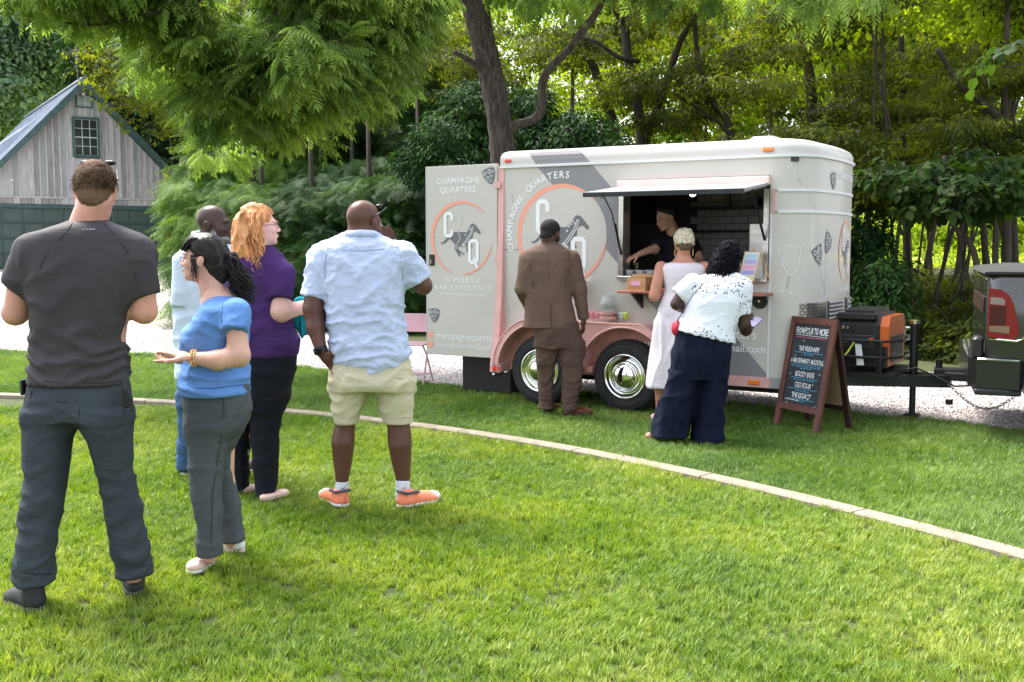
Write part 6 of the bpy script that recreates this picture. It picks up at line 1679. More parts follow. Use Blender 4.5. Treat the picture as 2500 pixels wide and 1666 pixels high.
spectacles(hd, p2, M('frame_rose', (.35,.10,.12), rough=.3))
wr = P(470, 875, Y0-.22); br = MB()
cols = [(.8,.75,.15),(.8,.8,.8),(.75,.12,.08),(.02,.02,.02),(.85,.78,.4)]
for i in range(18):
    a = 2*math.pi*i/18; c = wr + Vector((.0, math.cos(a)*.031, math.sin(a)*.034)); br.sphere(c, .0062, 8, 5)
    br.sphere(c + Vector((.014, 0, 0)), .005, 8, 5)
br.build('bracelet', M('bead_yellow', (.75,.65,.25), rough=.4, col2=(.8,.15,.1), vs=60, ramp=(.5,.55)), p2, world=True, smooth=True)

# ------------------------------------------------------------------ 3 bald man in the pale shirt and jeans, mostly hidden
Y0 = 6.95
p3 = person('bald man with grey beard, pale shirt and jeans, half hidden behind two women', tuple(P(500, 1150, Y0))[:2])
sk = skin_m('dark', (.060,.034,.030), rough=.36)
hd = Head(P(522, 549, Y0), -98, 0, 0, 1.06)
f = field([loft(st([(585,470,560,0,.10),(700,440,570,0,.11),(900,440,570,0,.11)], Y0)), cone(P(520,585,Y0), P(515,610,Y0), .064, .08),
    limbp(P(452,645,Y0-.1), P(448,730,Y0-.10), .05, .042), limbp(P(448,735,Y0-.10), P(520,760,Y0-.14), .042, .03), limbp(P(560,640,Y0+.12), P(565,730,Y0+.14), .06, .045), limbp(P(565,735,Y0+.14), P(600,700,Y0+.05), .045, .03),
    limbp(P(470,950,Y0), P(450,1150,Y0), .08, .04), limbp(P(540,950,Y0), P(560,1150,Y0), .08, .04)], .03)
body('body', f, .013, sk, p3, extra=[snet(hd.skull(jaw=1.08, neck=P(516,600,Y0), nr=.064), .0055)] + islands((hand(P(520,760,Y0-.14), (1,0,0), (0,1,0), 1, .6), hand(P(600,700,Y0+.05), (1,0,.3), (0,1,0), 1, .6)), .005))
hd.face_bits(p3, closed=True, lip=(.10,.04,.035), brow=(.04,.04,.04))
body('beard', field([hd.e((0,.05,-.088), (.054,.052,.036)), (hd.e((.05,.02,-.05), (.018,.03,.035)), .015), (hd.e((-.05,.02,-.05), (.018,.03,.035)), .015)], .02), .0065, M('beard_grey', (.10,.095,.095), rough=.9, col2=(.32,.31,.31), vs=60, bump=.5, bs=200), p3, folds=[(.003, (90,90,90), -9, 9)])
pb = cloth('pale_blue', (.56,.66,.80), var=.04, vs=3)
f = field([loft(st([(576,482,545,0,.07),(590,462,555,0,.10),(612,440,575,0,.14),(640,430,585,0,.16),(700,427,588,0,.165),(800,424,590,0,.165),(900,430,588,0,.165),(925,432,586,0,.165)], Y0), n=2.3),
    (limbp(P(448,642,Y0-.1), P(444,748,Y0-.10), .072, .072, cut='b'), .03), (limbp(P(570,640,Y0+.12), P(572,735,Y0+.14), .075, .07, cut='b'), .03)], .04)
t3 = body('shirt', f, .012, pb, p3, folds=[(.005, (5, 5, 12), 0, 1.45)])
mb = MB(); mb.tube([P(x, y, Y0-dy) for x, y, dy in ((472,570,-.02),(478,580,.06),(500,586,.09),(530,588,.08),(548,582,.02),(530,575,-.06),(490,568,-.06),(472,570,-.02))], .015, 8); mb.build('collar', pb, t3, world=True, smooth=True)
jn = cloth('jeans', (.055,.11,.22), var=.2, vs=8)
f = field([loft(st([(900,436,582,0,.15),(960,436,582,0,.16),(990,436,580,0,.15)], Y0)), (loft(st([(960,436,512,0,.11),(1050,435,490,0,.085),(1146,433,472,0,.08)], Y0)), .03), (loft(st([(960,510,582,.03,.11),(1050,525,580,.05,.085),(1140,535,575,.08,.08)], Y0)), .03)], .03)
body('jeans', f, .013, jn, p3, folds=[(.005, (5,5,14), 0, .8)])
shp = M('shoe_plum', (.05,.025,.03), rough=.6); s_ = G(440, 1160); shoe((s_.x, s_.y), -80, .29, .1, .09, shp, p3, nudw); s_ = G(545, 1152); shoe((s_.x, s_.y), -80, .29, .1, .09, shp, p3, nudw)

# ------------------------------------------------------------------ 4 red-haired woman in purple
Y0 = 6.3
p4 = person('woman with long wavy strawberry-blonde hair, purple top and black trousers, seen from behind', tuple(P(640, 1215, Y0))[:2])
sk = skin_m('pink', (.72,.42,.36))
hd = Head(P(634, 553, Y0), -66, 6, 0, .97)
f = field([loft(st([(610,600,670,0,.08),(700,585,690,0,.12),(860,585,700,0,.14),(950,590,700,0,.13)], Y0)), cone(P(632,590,Y0), P(630,620,Y0), .055, .07),
    limbp(P(686,672,Y0-.05), P(684,758,Y0-.10), .054, .064), (limbp(P(686,762,Y0-.10), P(738,752,Y0+.06), .060, .038), .03), limbp(P(738,752,Y0+.06), P(762,745,Y0+.18), .036, .030),
    limbp(P(575,672,Y0+.05), P(570,760,Y0+.08), .065, .055), limbp(P(570,762,Y0+.08), P(640,760,Y0+.25), .05, .03),
    limbp(P(592,950,Y0), P(590,1195,Y0+.08), .06, .03), limbp(P(655,950,Y0), P(652,1210,Y0-.05), .06, .03)], .03)
body('body', f, .012, sk, p4, extra=[snet(hd.skull(jaw=.98, neck=P(632,605,Y0), nr=.052), .005)] + islands((hand(P(764,744,Y0+.18), (1,.5,0), (0,0,1), 1, .6, .9), hand(P(640,760,Y0+.25), (1,0,0), (0,0,1), 1, .6, .9)), .005))
hd.face_bits(p4, lip=(.6,.25,.24), brow=(.4,.25,.15)); spectacles(hd, p4, M('frame_plum', (.22,.06,.10), rough=.3), .025)
pu = cloth('purple', (.058,.025,.115), var=.08, vs=3, sheen=.1)
f = field([loft(st([(600,605,665,0,.08),(620,580,690,0,.12),(645,564,702,0,.15),(680,560,704,0,.165),(730,562,696,0,.17),(780,562,706,0,.18),(830,561,729,0,.19),(868,562,724,0,.19)], Y0), n=2.2),
    (limbp(P(688,668,Y0-.06), P(682,731,Y0-.10), .080, .078, cut='b'), .035), (limbp(P(578,668,Y0+.05), P(572,735,Y0+.08), .078, .076, cut='b'), .035)], .04)
body('top', f, .011, pu, p4, folds=[(.006, (5, 5, 15), P(0,868,Y0).z, P(0,740,Y0).z), (.003, (8,8,8), 0, 2, 4.)])
bk = cloth('black_trouser', (.012,.013,.02), var=.1, vs=4, sheen=.1)
f = field([loft(st([(855,563,723,0,.18),(900,561,722,0,.19),(960,560,708,0,.18),(1000,556,694,0,.16)], Y0), n=2.2), (loft(st([(960,606,708,-.02,.13),(1006,612,692,-.03,.11),(1053,613,681,-.03,.10),(1141,618,678,-.04,.085),(1226,628,673,-.05,.085)], Y0)), .03), (loft(st([(960,556,616,.05,.13),(1039,552,613,.05,.11),(1122,556,608,.06,.09),(1210,570,606,.08,.085)], Y0)), .03)], .03)
body('trousers', f, .012, bk, p4, folds=[(.004, (6,6,14), 0, 1.0, 6.)])
shoe2((638,1232), (702,1212), .08, .05, nude, p4, blk, low=True)
shoe2((575,1214), (620,1200), .08, .05, nude, p4, blk, low=True)
hr = M('hair_copper', (.36,.125,.035), rough=.45, col2=(.80,.39,.155), vs=16, bump=.4, bs=60, stretch=(2,2,.6), coord='World')
f = field([hd.e((0,-.02,.045), (.092,.106,.092)), (hd.e((0,-.09,-.03), (.09,.07,.10)), .04), (hd.e((0,-.11,-.14), (.10,.065,.12)), .04), (hd.e((0,-.10,-.25), (.09,.05,.10)), .04), (hd.e((0,-.09,-.34), (.07,.04,.07)), .04)], .02, cuts=[lambda p, hd=hd: (np.interp(((p-hd.c)@hd.R/hd.k)[:, 1], [-.15,.0,.03,.06,.10], [-.46,-.46,-.02,.06,.08]) - ((p-hd.c)@hd.R/hd.k)[:, 2])*hd.k])
hair4 = body('hair', f, .007, hr, p4, folds=[(.010, (26, 26, 10), -9, 9)])
rr = random.Random(3); ro = []; en = []
for i in range(850):
    a = rr.uniform(-1.9, 1.9); x = .090*math.sin(a)*rr.uniform(.85, 1.1); y = -.03 - .085*math.cos(a)*rr.uniform(.85, 1.1); z0 = rr.uniform(-.06, .10)
    k_ = math.sqrt(max(.05, 1 - (max(z0-.03, 0)/.10)**2)); ro.append(hd.w(x*k_, -.02+(y+.02)*k_, z0))
    en.append(hd.w(x*rr.uniform(1.0,1.7), y*1.15-.03, -.27 - rr.uniform(0,.24) + .05*abs(a)))
locks('strands', ro, en, .016, .0058, .0014, hr, hair4, n=14, m=4, seed=9, waves=3.2)

# ------------------------------------------------------------------ 5 bald man in pale shirt and khaki shorts
Y0 = 6.1
p5 = person('bald man from behind in pale shirt, khaki shorts and orange trainers, hand on hip', tuple(P(905, 1235, Y0))[:2])
sk = skin_m('brown', (.115,.050,.036), rough=.4)
hd = Head(P(889, 546, Y0), -34, -4, 0, 1.09)
f = field([loft(st([(575,845,925,0,.09),(640,790,970,0,.11),(800,815,975,0,.12),(930,818,1000,0,.13)], Y0)), cone(P(882,575,Y0), P(880,600,Y0), .075, .085),
    limbp(P(783,632,Y0), P(764,752,Y0-.04), .064, .056), (limbp(P(764,756,Y0-.04), P(770,800,Y0-.06), .056, .050), .02), (limbp(P(770,800,Y0-.06), P(785,860,Y0-.10), .050, .032), .02),
    limbp(P(985,625,Y0), P(1032,697,Y0+.05), .064, .055), (limbp(P(1034,699,Y0+.05), P(958,592,Y0+.26), .052, .033), .01),
    (loft(st([(950,812,890,0,.09),(1033,820,868,0,.06),(1060,812,866,-.005,.062),(1080,809,866,-.01,.066),(1120,813,861,0,.058),(1159,818,854,0,.045),(1180,821,850,0,.038),(1225,821,850,0,.038)], Y0)), .02),
    (loft(st([(950,925,1005,0,.09),(1033,945,1000,0,.06),(1060,946,1004,-.005,.062),(1085,947,1005,-.01,.066),(1125,955,1004,0,.058),(1159,964,1002,0,.045),(1180,968,1000,0,.038),(1225,968,998,0,.038)], Y0)), .02)], .03)
hL = hand(P(787,864,Y0-.10), (.75,.25,-.75), (-.2,-1,.1), -1, .75, 1.05); hR = hand(P(957,590,Y0+.26), (-.55,-.35,.55), (-.3,-.9,-.3), 1, .8, 1.05)
body('body', f, .010, sk, p5, extra=[snet(hd.skull(jaw=1.1, neck=P(882,592,Y0), nr=.074), .005)] + islands((hL, hR), .004))
hd.face_bits(p5, lip=(.16,.06,.05))
ln = cloth('linen_pale', (.50,.57,.77), var=.06, rough=.85, vs=7, bs=110, bump=.2, crease=.4, cs=7, st=(1,1,2.0))
f = field([loft(st([(566,842,918,0,.075),(576,822,938,0,.10),(592,788,966,0,.13),(612,772,984,0,.145),(640,768,992,0,.155),(692,784,988,0,.165),(760,795,987,0,.17),(817,802,992,0,.175),(860,808,1000,0,.18),(888,815,1000,0,.18)], Y0), n=2.3),
    (loft(st([(860,815,998,0,.175),(890,830,990,0,.175),(908,858,965,0,.17)], Y0)), .02),
    (limbp(P(785,628,Y0), P(765,727,Y0-.03), .080, .074, cut='b'), .04), (limbp(P(985,622,Y0), P(1024,686,Y0+.04), .080, .076, cut='b'), .04)], .04)
t5 = body('shirt', f, .0095, ln, p5, folds=[(.008, (4, 5, 20), P(0,905,Y0).z, P(0,740,Y0).z), (.005, (10, 5, 9), P(0,760,Y0).z, P(0,600,Y0).z, 2.), (.003, (26,20,26), 0, 2, 7.)])
mb = MB(); cpts = [P(842,578,Y0-.03), P(850,572,Y0-.085), P(880,570,Y0-.105), P(912,572,Y0-.085), P(924,578,Y0-.02), P(915,572,Y0+.07), P(880,568,Y0+.09), P(850,572,Y0+.07)]
mb.tube(cpts + [cpts[0]], .022, 10); mb.build('collar', ln, t5, world=True, smooth=True)
kh = cloth('khaki', (.56,.50,.36), var=.05, vs=4, bs=140)
f = field([loft(st([(872,812,1000,0,.165),(905,806,1008,0,.175),(935,803,1012,-.01,.18),(950,804,1012,0,.175)], Y0), n=2.3),
    (loft(st([(930,803,906,0,.14),(960,806,898,0,.125),(1000,811,882,0,.105),(1034,818,875,0,.10)], Y0), n=2.3), .03), (loft(st([(930,906,1012,0,.14),(960,914,1012,0,.125),(1000,927,1010,0,.105),(1033,936,1008,0,.10)], Y0), n=2.3), .03)], .025)
body('shorts', f, .0095, kh, p5, folds=[(.007, (6, 5, 12), P(0,1015,Y0).z, P(0,890,Y0).z, 3.)])
wt = P(783, 856, Y0-.10); dr_ = Vector((P(787,864,Y0-.1)-P(770,800,Y0-.06))).normalized()
MB().cyl(wt-dr_*.016, wt+dr_*.016, .041, .040, 20).build('watch_strap', blackp, p5, world=True, smooth='auto')
fc_ = wt + Vector((-.005,-.042,.0)); MB().box(fc_.x-.02, fc_.x+.02, fc_.y-.008, fc_.y+.004, fc_.z-.02, fc_.z+.02, .004).build('watch_face', M('glass_black', (.01,.01,.012), rough=.08), p5, world=True)
wsock = cloth('sock_white', (.62,.66,.72), var=.05, vs=20); org = M('trainer_orange', (.85,.235,.12), rough=.6, var=.1, vs=20, bump=.2, bs=120); solw = M('sole_pale', (.66,.64,.62), rough=.6); grk = M('trainer_grey', (.09,.085,.10), rough=.7)
for (rows, hx, hy, yw) in ([[(1174,819,851,0,.044),(1200,820,851,0,.044),(1222,819,852,0,.046)], 843, 1240, 34], [[(1171,966,1001,0,.044),(1200,966,1000,0,.044),(1222,965,1001,0,.046)], 972, 1242, -46]):
    sk5 = body('sock', field([loft(st(rows, Y0))], .01), .006, wsock, p5, folds=[(.0015, (40,40,40), 0, 1)])
    s_ = G(hx, hy); so = shoe((s_.x, s_.y), yw, .30, .108, .10, org, p5, solw)
    dv = Vector((-math.sin(R(yw)), math.cos(R(yw)), 0)); sv = Vector((dv.y, -dv.x, 0)); c = Vector((s_.x, s_.y, 0))
    MB().tube([c + dv*.03 + sv*.045 + Vector((0,0,.09)), c - dv*.0 + sv*.0 + Vector((0,0,.10)), c + dv*.03 - sv*.045 + Vector((0,0,.09)), c + dv*.12 - sv*.04 + Vector((0,0,.085)), c + dv*.12 + sv*.04 + Vector((0,0,.085)), c + dv*.03 + sv*.045 + Vector((0,0,.09))], .009, 8).build('ankle_collar', grk, so, world=True, smooth=True)
    body('toe_cap', field([ell(tuple(c + dv*.262 + Vector((0,0,.028))), (.050,.042,.036), rotm(R(yw)))], .01, cuts=[plane((0,0,.022), (0,0,-1))]), .006, solw, so)
    hm = MB()
    for j in range(5): q = c - dv*.008 + Vector((0, -.0, .035+.009*j)); hm.tube([q - sv*.012, q + sv*.012], .0015, 4)
    tag(hm.build('heel_lines', M('heel_red', (.45,.10,.07)), so, world=True), kind='stuff')
    q = P((rows[0][1]+rows[0][2])/2+4, 1192, Y0-.048)
    MB().tube([q + Vector((-.012,-.002,.003)), q + Vector((-.006,-.003,-.004)), q + Vector((.014,-.001,.007))], [.001,.0028,.0008], 5).build('sock_mark', blackp, sk5, world=True)
sg = MB(); sg.tube([hd.w(.084,-.03,.03), hd.w(.088,.03,.06), hd.w(.075,.085,.09)], .003, 6)
for sgn in (-1, 1): sg.sphere(hd.w(sgn*.036,.070,.096), .020, 12, 8, (1.0,.7,.6))
sg.tube([hd.w(-.084,-.03,.03), hd.w(-.088,.03,.06), hd.w(-.075,.085,.09)], .003, 6)
sg.build('sunglasses', M('black_gloss', (.01,.01,.012), rough=.12), p5, world=True, smooth=True)

# ------------------------------------------------------------------ 6 man in the brown suit
Y0 = 9.33
p6 = person('man from behind in rumpled brown suit, one arm hanging, standing before the trailer wheels', tuple(P(1365, 1012, Y0))[:2])
sk = skin_m('brown2', (.085,.042,.032), rough=.4)
hd = Head(P(1344, 571, Y0), -38, -14, 0, 1.0)
f = field([loft(st([(600,1322,1362,0,.08),(700,1295,1390,0,.11),(830,1310,1405,0,.12)], Y0)), cone(P(1340,590,Y0), P(1338,605,Y0), .06, .07),
    limbp(P(1292,636,Y0), P(1278,705,Y0), .055, .045), limbp(P(1278,706,Y0), P(1300,752,Y0+.2), .042, .03), limbp(P(1396,636,Y0), P(1418,712,Y0), .055, .045), limbp(P(1418,712,Y0), P(1425,778,Y0), .042, .028),
    limbp(P(1332,850,Y0), P(1332,995,Y0+.05), .08, .035), limbp(P(1392,850,Y0), P(1388,1000,Y0), .08, .035)], .03)
body('body', f, .013, sk, p6, extra=[snet(hd.skull(neck=P(1340,602,Y0), nr=.062), .006)] + islands((hand(P(1425,780,Y0), (-.05,.1,-1), (-.8,.4,0), 1, .45, 1.0), hand(P(1300,752,Y0+.2), (1,.2,0), (0,-1,0), 1, .5, 1.)), .0045))
hd.face_bits(p6, lip=(.12,.05,.045))
body('beard', field([hd.e((0,.05,-.09), (.052,.05,.034)), (hd.e((.052,.02,-.05), (.014,.028,.035)), .015), (hd.e((-.052,.02,-.05), (.014,.028,.035)), .015)], .02), .007, M('beard_black', (.012,.01,.01), rough=.9), p6)
short_hair(hd, p6, M('hair_fade', (.012,.010,.011), rough=.85, bump=.4, bs=200), t=.006, h=.006, rough=.002, fr=120)
su = cloth('brown_suit', (.135,.088,.068), var=.09, vs=4, rough=.8, bs=200, crease=.3, cs=6, st=(1.6,1.6,1))
sut = cloth('brown_trouser', (.10,.064,.052), var=.09, vs=4, rough=.8, bs=200, crease=.4, cs=6)
f = field([loft(st([(594,1318,1362,0,.075),(603,1300,1378,0,.10),(614,1283,1396,0,.125),(632,1276,1404,0,.14),(660,1274,1402,0,.145),(700,1280,1396,0,.14),(735,1283,1396,0,.135),(770,1280,1404,0,.14),(800,1277,1411,0,.145)], Y0), n=2.4),
    (limbp(P(1288,634,Y0), P(1274,706,Y0-.02), .074, .060), .03), (limbp(P(1274,706,Y0-.02), P(1293,752,Y0+.16), .060, .046, cut='b'), .02),
    (limbp(P(1397,632,Y0), P(1415,708,Y0-.01), .074, .062), .03), (limbp(P(1415,708,Y0-.01), P(1426,780,Y0+.0), .062, .047, cut='b'), .02)], .035)
jk6 = body('jacket', f, .0105, su, p6, folds=[(.003, (9, 6, 5), P(0,800,Y0).z, P(0,680,Y0).z), (.0022, (9, 9, 11), P(0,760,Y0).z, P(0,600,Y0).z, 3.)])
MB().tube([P(1345,740,Y0-.142), P(1346,798,Y0-.149)], .003, 5).build('vent', M('seam_brown', (.05,.028,.02)), jk6, world=True)
cpt = [P(1318,600,Y0-.02), P(1326,594,Y0-.06), P(1341,592,Y0-.075), P(1356,594,Y0-.06), P(1363,601,Y0-.01), P(1355,602,Y0+.06), P(1328,602,Y0+.06)]
MB().tube(cpt + [cpt[0]], .012, 8).build('collar', su, jk6, world=True, smooth=True)
f = field([loft(st([(785,1300,1412,0,.13),(815,1302,1420,0,.14),(835,1303,1425,0,.14),(850,1305,1426,0,.13)], Y0), n=2.3),
    (loft(st([(835,1304,1366,0,.11),(860,1307,1362,.01,.10),(900,1312,1354,.03,.085),(950,1315,1350,.05,.08),(985,1315,1351,.06,.085),(997,1314,1352,.06,.085)], Y0)), .02),
    (loft(st([(835,1360,1426,0,.11),(864,1363,1428,-.01,.10),(900,1372,1423,-.02,.088),(950,1370,1418,-.02,.082),(980,1369,1410,-.02,.085),(1000,1367,1406,-.02,.085)], Y0)), .02)], .02)
body('trousers', f, .0105, sut, p6, folds=[(.007, (5, 5, 15), 0, .95, 5.), (.005, (8, 8, 30), 0, .22, 1.)])
brs = M('shoe_brown', (.10,.032,.018), rough=.35, var=.2)
s_ = G(1376, 1018); shoe((s_.x, s_.y), -66, .30, .10, .085, brs, p6, blk); s_ = G(1333, 1012); shoe((s_.x, s_.y), -22, .30, .10, .085, brs, p6, blk)

# ------------------------------------------------------------------ 7 woman in the white dress
Y0 = 8.95
p7 = person('woman in sleeveless white dress with cropped blonde braided hair at the serving shelf', tuple(P(1655, 1030, Y0))[:2])
sk = skin_m('warm', (.50,.23,.155))
hd = Head(P(1669, 595, Y0), 4, -8, 0, .93)
f = field([loft(st([(630,1655,1685,0,.06),(650,1622,1712,0,.09),(710,1630,1700,0,.08),(790,1612,1712,0,.11)], Y0)), cone(P(1669,612,Y0), P(1667,640,Y0), .05, .075),
    limbp(P(1614,652,Y0), P(1597,722,Y0-.03), .050, .046), (limbp(P(1597,725,Y0-.03), P(1640,704,Y0+.25), .044, .027), .01), limbp(P(1718,652,Y0), P(1732,722,Y0), .050, .044), limbp(P(1732,724,Y0), P(1700,704,Y0+.25), .044, .027),
    limbp(P(1630,850,Y0), P(1612,945,Y0), .07, .050), limbp(P(1612,945,Y0), P(1612,1022,Y0+.02), .050, .032), limbp(P(1690,850,Y0), P(1690,945,Y0), .07, .050), limbp(P(1690,945,Y0), P(1692,1024,Y0+.02), .050, .030)], .03)
body('body', f, .010, sk, p7, extra=[snet(hd.skull(jaw=.92, neck=P(1668,630,Y0), nr=.048), .005)] + islands((hand(P(1640,704,Y0+.25), (.4,1,.1), (0,0,-1), 1, .4, .88), hand(P(1700,704,Y0+.25), (-.3,1,.1), (0,0,-1), -1, .4, .88)), .0045))
hd.face_bits(p7)
wd = cloth('white_dress', (.70,.645,.70), var=.02, vs=3, bs=220, crease=.25)
f = field([loft(st([(641,1636,1700,0,.075),(645,1618,1716,0,.10),(655,1611,1722,0,.115),(675,1616,1716,0,.12),(700,1622,1707,0,.108),(712,1622,1705,0,.105),(746,1610,1712,0,.125),(790,1599,1718,0,.15),(850,1592,1716,0,.165),(905,1583,1711,0,.18),(938,1578,1708,0,.185),(945,1578,1707,0,.185)], Y0), n=2.3)], .03, sub=[cone(P(1668,624,Y0), P(1668,640,Y0), .075, .068)], subk=0)
dr7 = body('dress', f, .010, wd, p7, folds=[(.011, (9, 9, 1.2), P(0,950,Y0).z, P(0,770,Y0).z), (.003, (8,8,20), P(0,770,Y0).z, P(0,690,Y0).z, 3.)])
hbln = M('hair_blonde', (.42,.33,.20), rough=.6, col2=(.85,.78,.62), vs=30, bump=.6, bs=60, stretch=(2.5,2.5,.5), coord='World', ramp=(.4,.6))
h7 = short_hair(hd, p7, hbln, t=.016, h=.006, low_back=-.015, line_z=.0, rough=.005, fr=60, top=1.2)
rr = random.Random(8); ro = []; en = []
for i in range(70):
    a = rr.uniform(-1.4, 1.4); ro.append(hd.w(.05*math.sin(a), -.04-.05*math.cos(a)*.5, .125+.0*a)); en.append(hd.w(.086*math.sin(a), -.03-.085*math.cos(a), -.005+rr.uniform(-.015,.02)))
locks('braids', ro, en, .004, .0065, .004, hbln, h7, n=8, m=5, seed=11, waves=1.5, sag=-.022)
short_hair(Head(P(1669, 595, Y0), 4, -8, 0, .93), p7, M('hair_nape', (.10,.07,.045), rough=.9, bump=.4, bs=200), t=.004, h=.006, low_back=-.07, rough=.002, name='nape_hair')
cpt = [P(1669+16*math.sin(a), 633+2*math.cos(a), Y0-.058*math.cos(a)) for a in [2*math.pi*i/16 for i in range(17)]]
MB().tube(cpt, .002, 5).build('necklace', M('cord_dark', (.08,.05,.03)), p7, world=True)
e_ = hd.w(-.082,-.01,-.05); MB().tube([e_, e_ + np.array((0,0,-.06))], .004, 6).build('earring', M('gold', (.6,.4,.15), rough=.3, metal=.8), p7, world=True)
e_ = hd.w(.082,-.01,-.05); MB().tube([e_, e_ + np.array((0,0,-.06))], .004, 6).build('earring', MATS['gold'], p7, world=True)
pkw = M('sandal_pink', (.75,.35,.42), rough=.5); blw = M('sandal_blue', (.12,.16,.45), rough=.5)
for gx_ in (1612, 1692):
    s_ = G(gx_, 1034); shoe((s_.x, s_.y), 5, .24, .08, .05, pkw, p7, blw, low=True)

# ------------------------------------------------------------------ 8 woman in the lace blouse
Y0 = 8.1
p8 = person('woman leaning forward in white lace blouse and wide navy trousers, curly black hair', tuple(P(1680, 1078, Y0))[:2])
sk = skin_m('deep', (.055,.028,.022), rough=.4)
hd = Head(P(1782, 636, Y0+.10), -52, -24, 0, .97)
f = field([loft(st([(668,1740,1790,.05,.08),(700,1690,1800,.02,.11),(780,1685,1780,0,.11),(860,1670,1770,0,.13)], Y0)), cone(P(1776,655,Y0+.08), P(1762,678,Y0+.04), .055, .075),
    limbp(P(1682,700,Y0), P(1652,742,Y0), .055, .048), (limbp(P(1652,744,Y0), P(1692,768,Y0+.12), .045, .028), .01), limbp(P(1814,704,Y0), P(1817,790,Y0), .055, .048), (limbp(P(1817,794,Y0), P(1822,806,Y0+.05), .046, .042), .02), limbp(P(1820,806,Y0+.04), P(1832,800,Y0+.24), .042, .028),
    limbp(P(1670,880,Y0), P(1630,1050,Y0), .09, .04), limbp(P(1745,880,Y0), P(1730,1060,Y0), .09, .04)], .03)
body('body', f, .0105, sk, p8, extra=[snet(hd.skull(jaw=.95, neck=P(1772,665,Y0+.06), nr=.052), .005)] + islands((hand(P(1833,799,Y0+.25), (.25,.5,.55), (-.9,.2,.2), 1, .6, .9), hand(P(1694,769,Y0+.12), (1,.3,-.1), (0,.2,-1), 1, .5, .9)), .0045))
hd.face_bits(p8, lip=(.12,.04,.04))
# lace: cotton with eyelets coloured by noise; the shade in the holes is painted dark
lace, nt = nodes_mat('lace'); L = nt.links.new; o_ = nt.nodes.new('ShaderNodeOutputMaterial'); b_ = nt.nodes.new('ShaderNodeBsdfPrincipled'); b_.inputs['Roughness'].default_value = .85
g_ = nt.nodes.new('ShaderNodeNewGeometry'); vo = nt.nodes.new('ShaderNodeTexVoronoi'); vo.inputs['Scale'].default_value = 46; L(g_.outputs['Position'], vo.inputs['Vector'])
nz = nt.nodes.new('ShaderNodeTexNoise'); nz.inputs['Scale'].default_value = 9; L(g_.outputs['Position'], nz.inputs['Vector'])
at_ = nt.nodes.new('ShaderNodeAttribute'); at_.attribute_name = 'openwork'
m1 = nt.nodes.new('ShaderNodeMath'); m1.operation = 'LESS_THAN'; m1.inputs[1].default_value = .32; L(vo.outputs['Distance'], m1.inputs[0])
m2 = nt.nodes.new('ShaderNodeMath'); m2.operation = 'GREATER_THAN'; L(nz.outputs['Fac'], m2.inputs[0]); m2.inputs[1].default_value = .47
m3 = nt.nodes.new('ShaderNodeMath'); m3.operation = 'MULTIPLY'; L(m1.outputs[0], m3.inputs[0]); L(m2.outputs[0], m3.inputs[1])
m4 = nt.nodes.new('ShaderNodeMath'); m4.operation = 'MULTIPLY'; L(m3.outputs[0], m4.inputs[0]); L(at_.outputs['Fac'], m4.inputs[1])
cr_ = nt.nodes.new('ShaderNodeMixRGB'); cr_.inputs[1].default_value = (.74,.77,.84,1); cr_.inputs[2].default_value = (.10,.09,.11,1); L(m4.outputs[0], cr_.inputs[0]); L(cr_.outputs[0], b_.inputs['Base Color'])
bp = nt.nodes.new('ShaderNodeBump'); bp.inputs['Strength'].default_value = .35; bp.inputs['Distance'].default_value = .006; L(vo.outputs['Distance'], bp.inputs['Height']); L(bp.outputs[0], b_.inputs['Normal']); L(b_.outputs[0], o_.inputs[0])
def hemcut(p):                             # scalloped, sloping hem
    a = np.array(P(1649,806,Y0)); b = np.array(P(1788,838,Y0)); t = (p[:, 0]-a[0])/(b[0]-a[0]); zl = a[2] + (b[2]-a[2])*t
    return zl - .004 + .010*np.abs(np.sin(t*math.pi*7)) - p[:, 2]
f = field([loft(st([(664,1742,1796,.05,.08),(674,1710,1815,.04,.11),(686,1686,1826,.03,.135),(705,1678,1828,.02,.15),(735,1676,1818,.0,.155),(770,1668,1806,0,.155),(805,1650,1794,0,.180),(830,1645,1794,0,.188),(860,1643,1794,0,.190)], Y0), n=2.3),
    (limbp(P(1692,692,Y0), P(1655,722,Y0), .075, .068, cut='b'), .04), (limbp(P(1812,702,Y0), P(1812,768,Y0), .078, .066, cut='b'), .03)], .03, cuts=[hemcut])
bl8 = body('blouse', f, .0095, lace, p8, folds=[(.0022, (10, 8, 10), 0, 2, 3.)])
me = bl8.data; V = np.empty(len(me.vertices)*3); me.vertices.foreach_get('co', V); V = V.reshape(-1, 3) + np.array(wm(p8).translation)
zc = lambda y: P(0, y, Y0).z
ow = np.zeros(len(V)); ow = np.maximum(ow, (V[:, 2] > zc(718)) * 1.0); ow = np.maximum(ow, (V[:, 2] < zc(790)) & (V[:, 2] > zc(830))); ow = np.maximum(ow, (V[:, 0] < P(1672,0,Y0).x) & (V[:, 2] > zc(760))); ow = np.maximum(ow, V[:, 0] > P(1800,0,Y0).x)
a_ = me.attributes.new('openwork', 'FLOAT', 'POINT'); a_.data.foreach_set('value', ow.astype(np.float32))
nv = cloth('navy', (.006,.009,.024), var=.10, vs=3, crease=.45, cs=5, st=(2,2,.6))
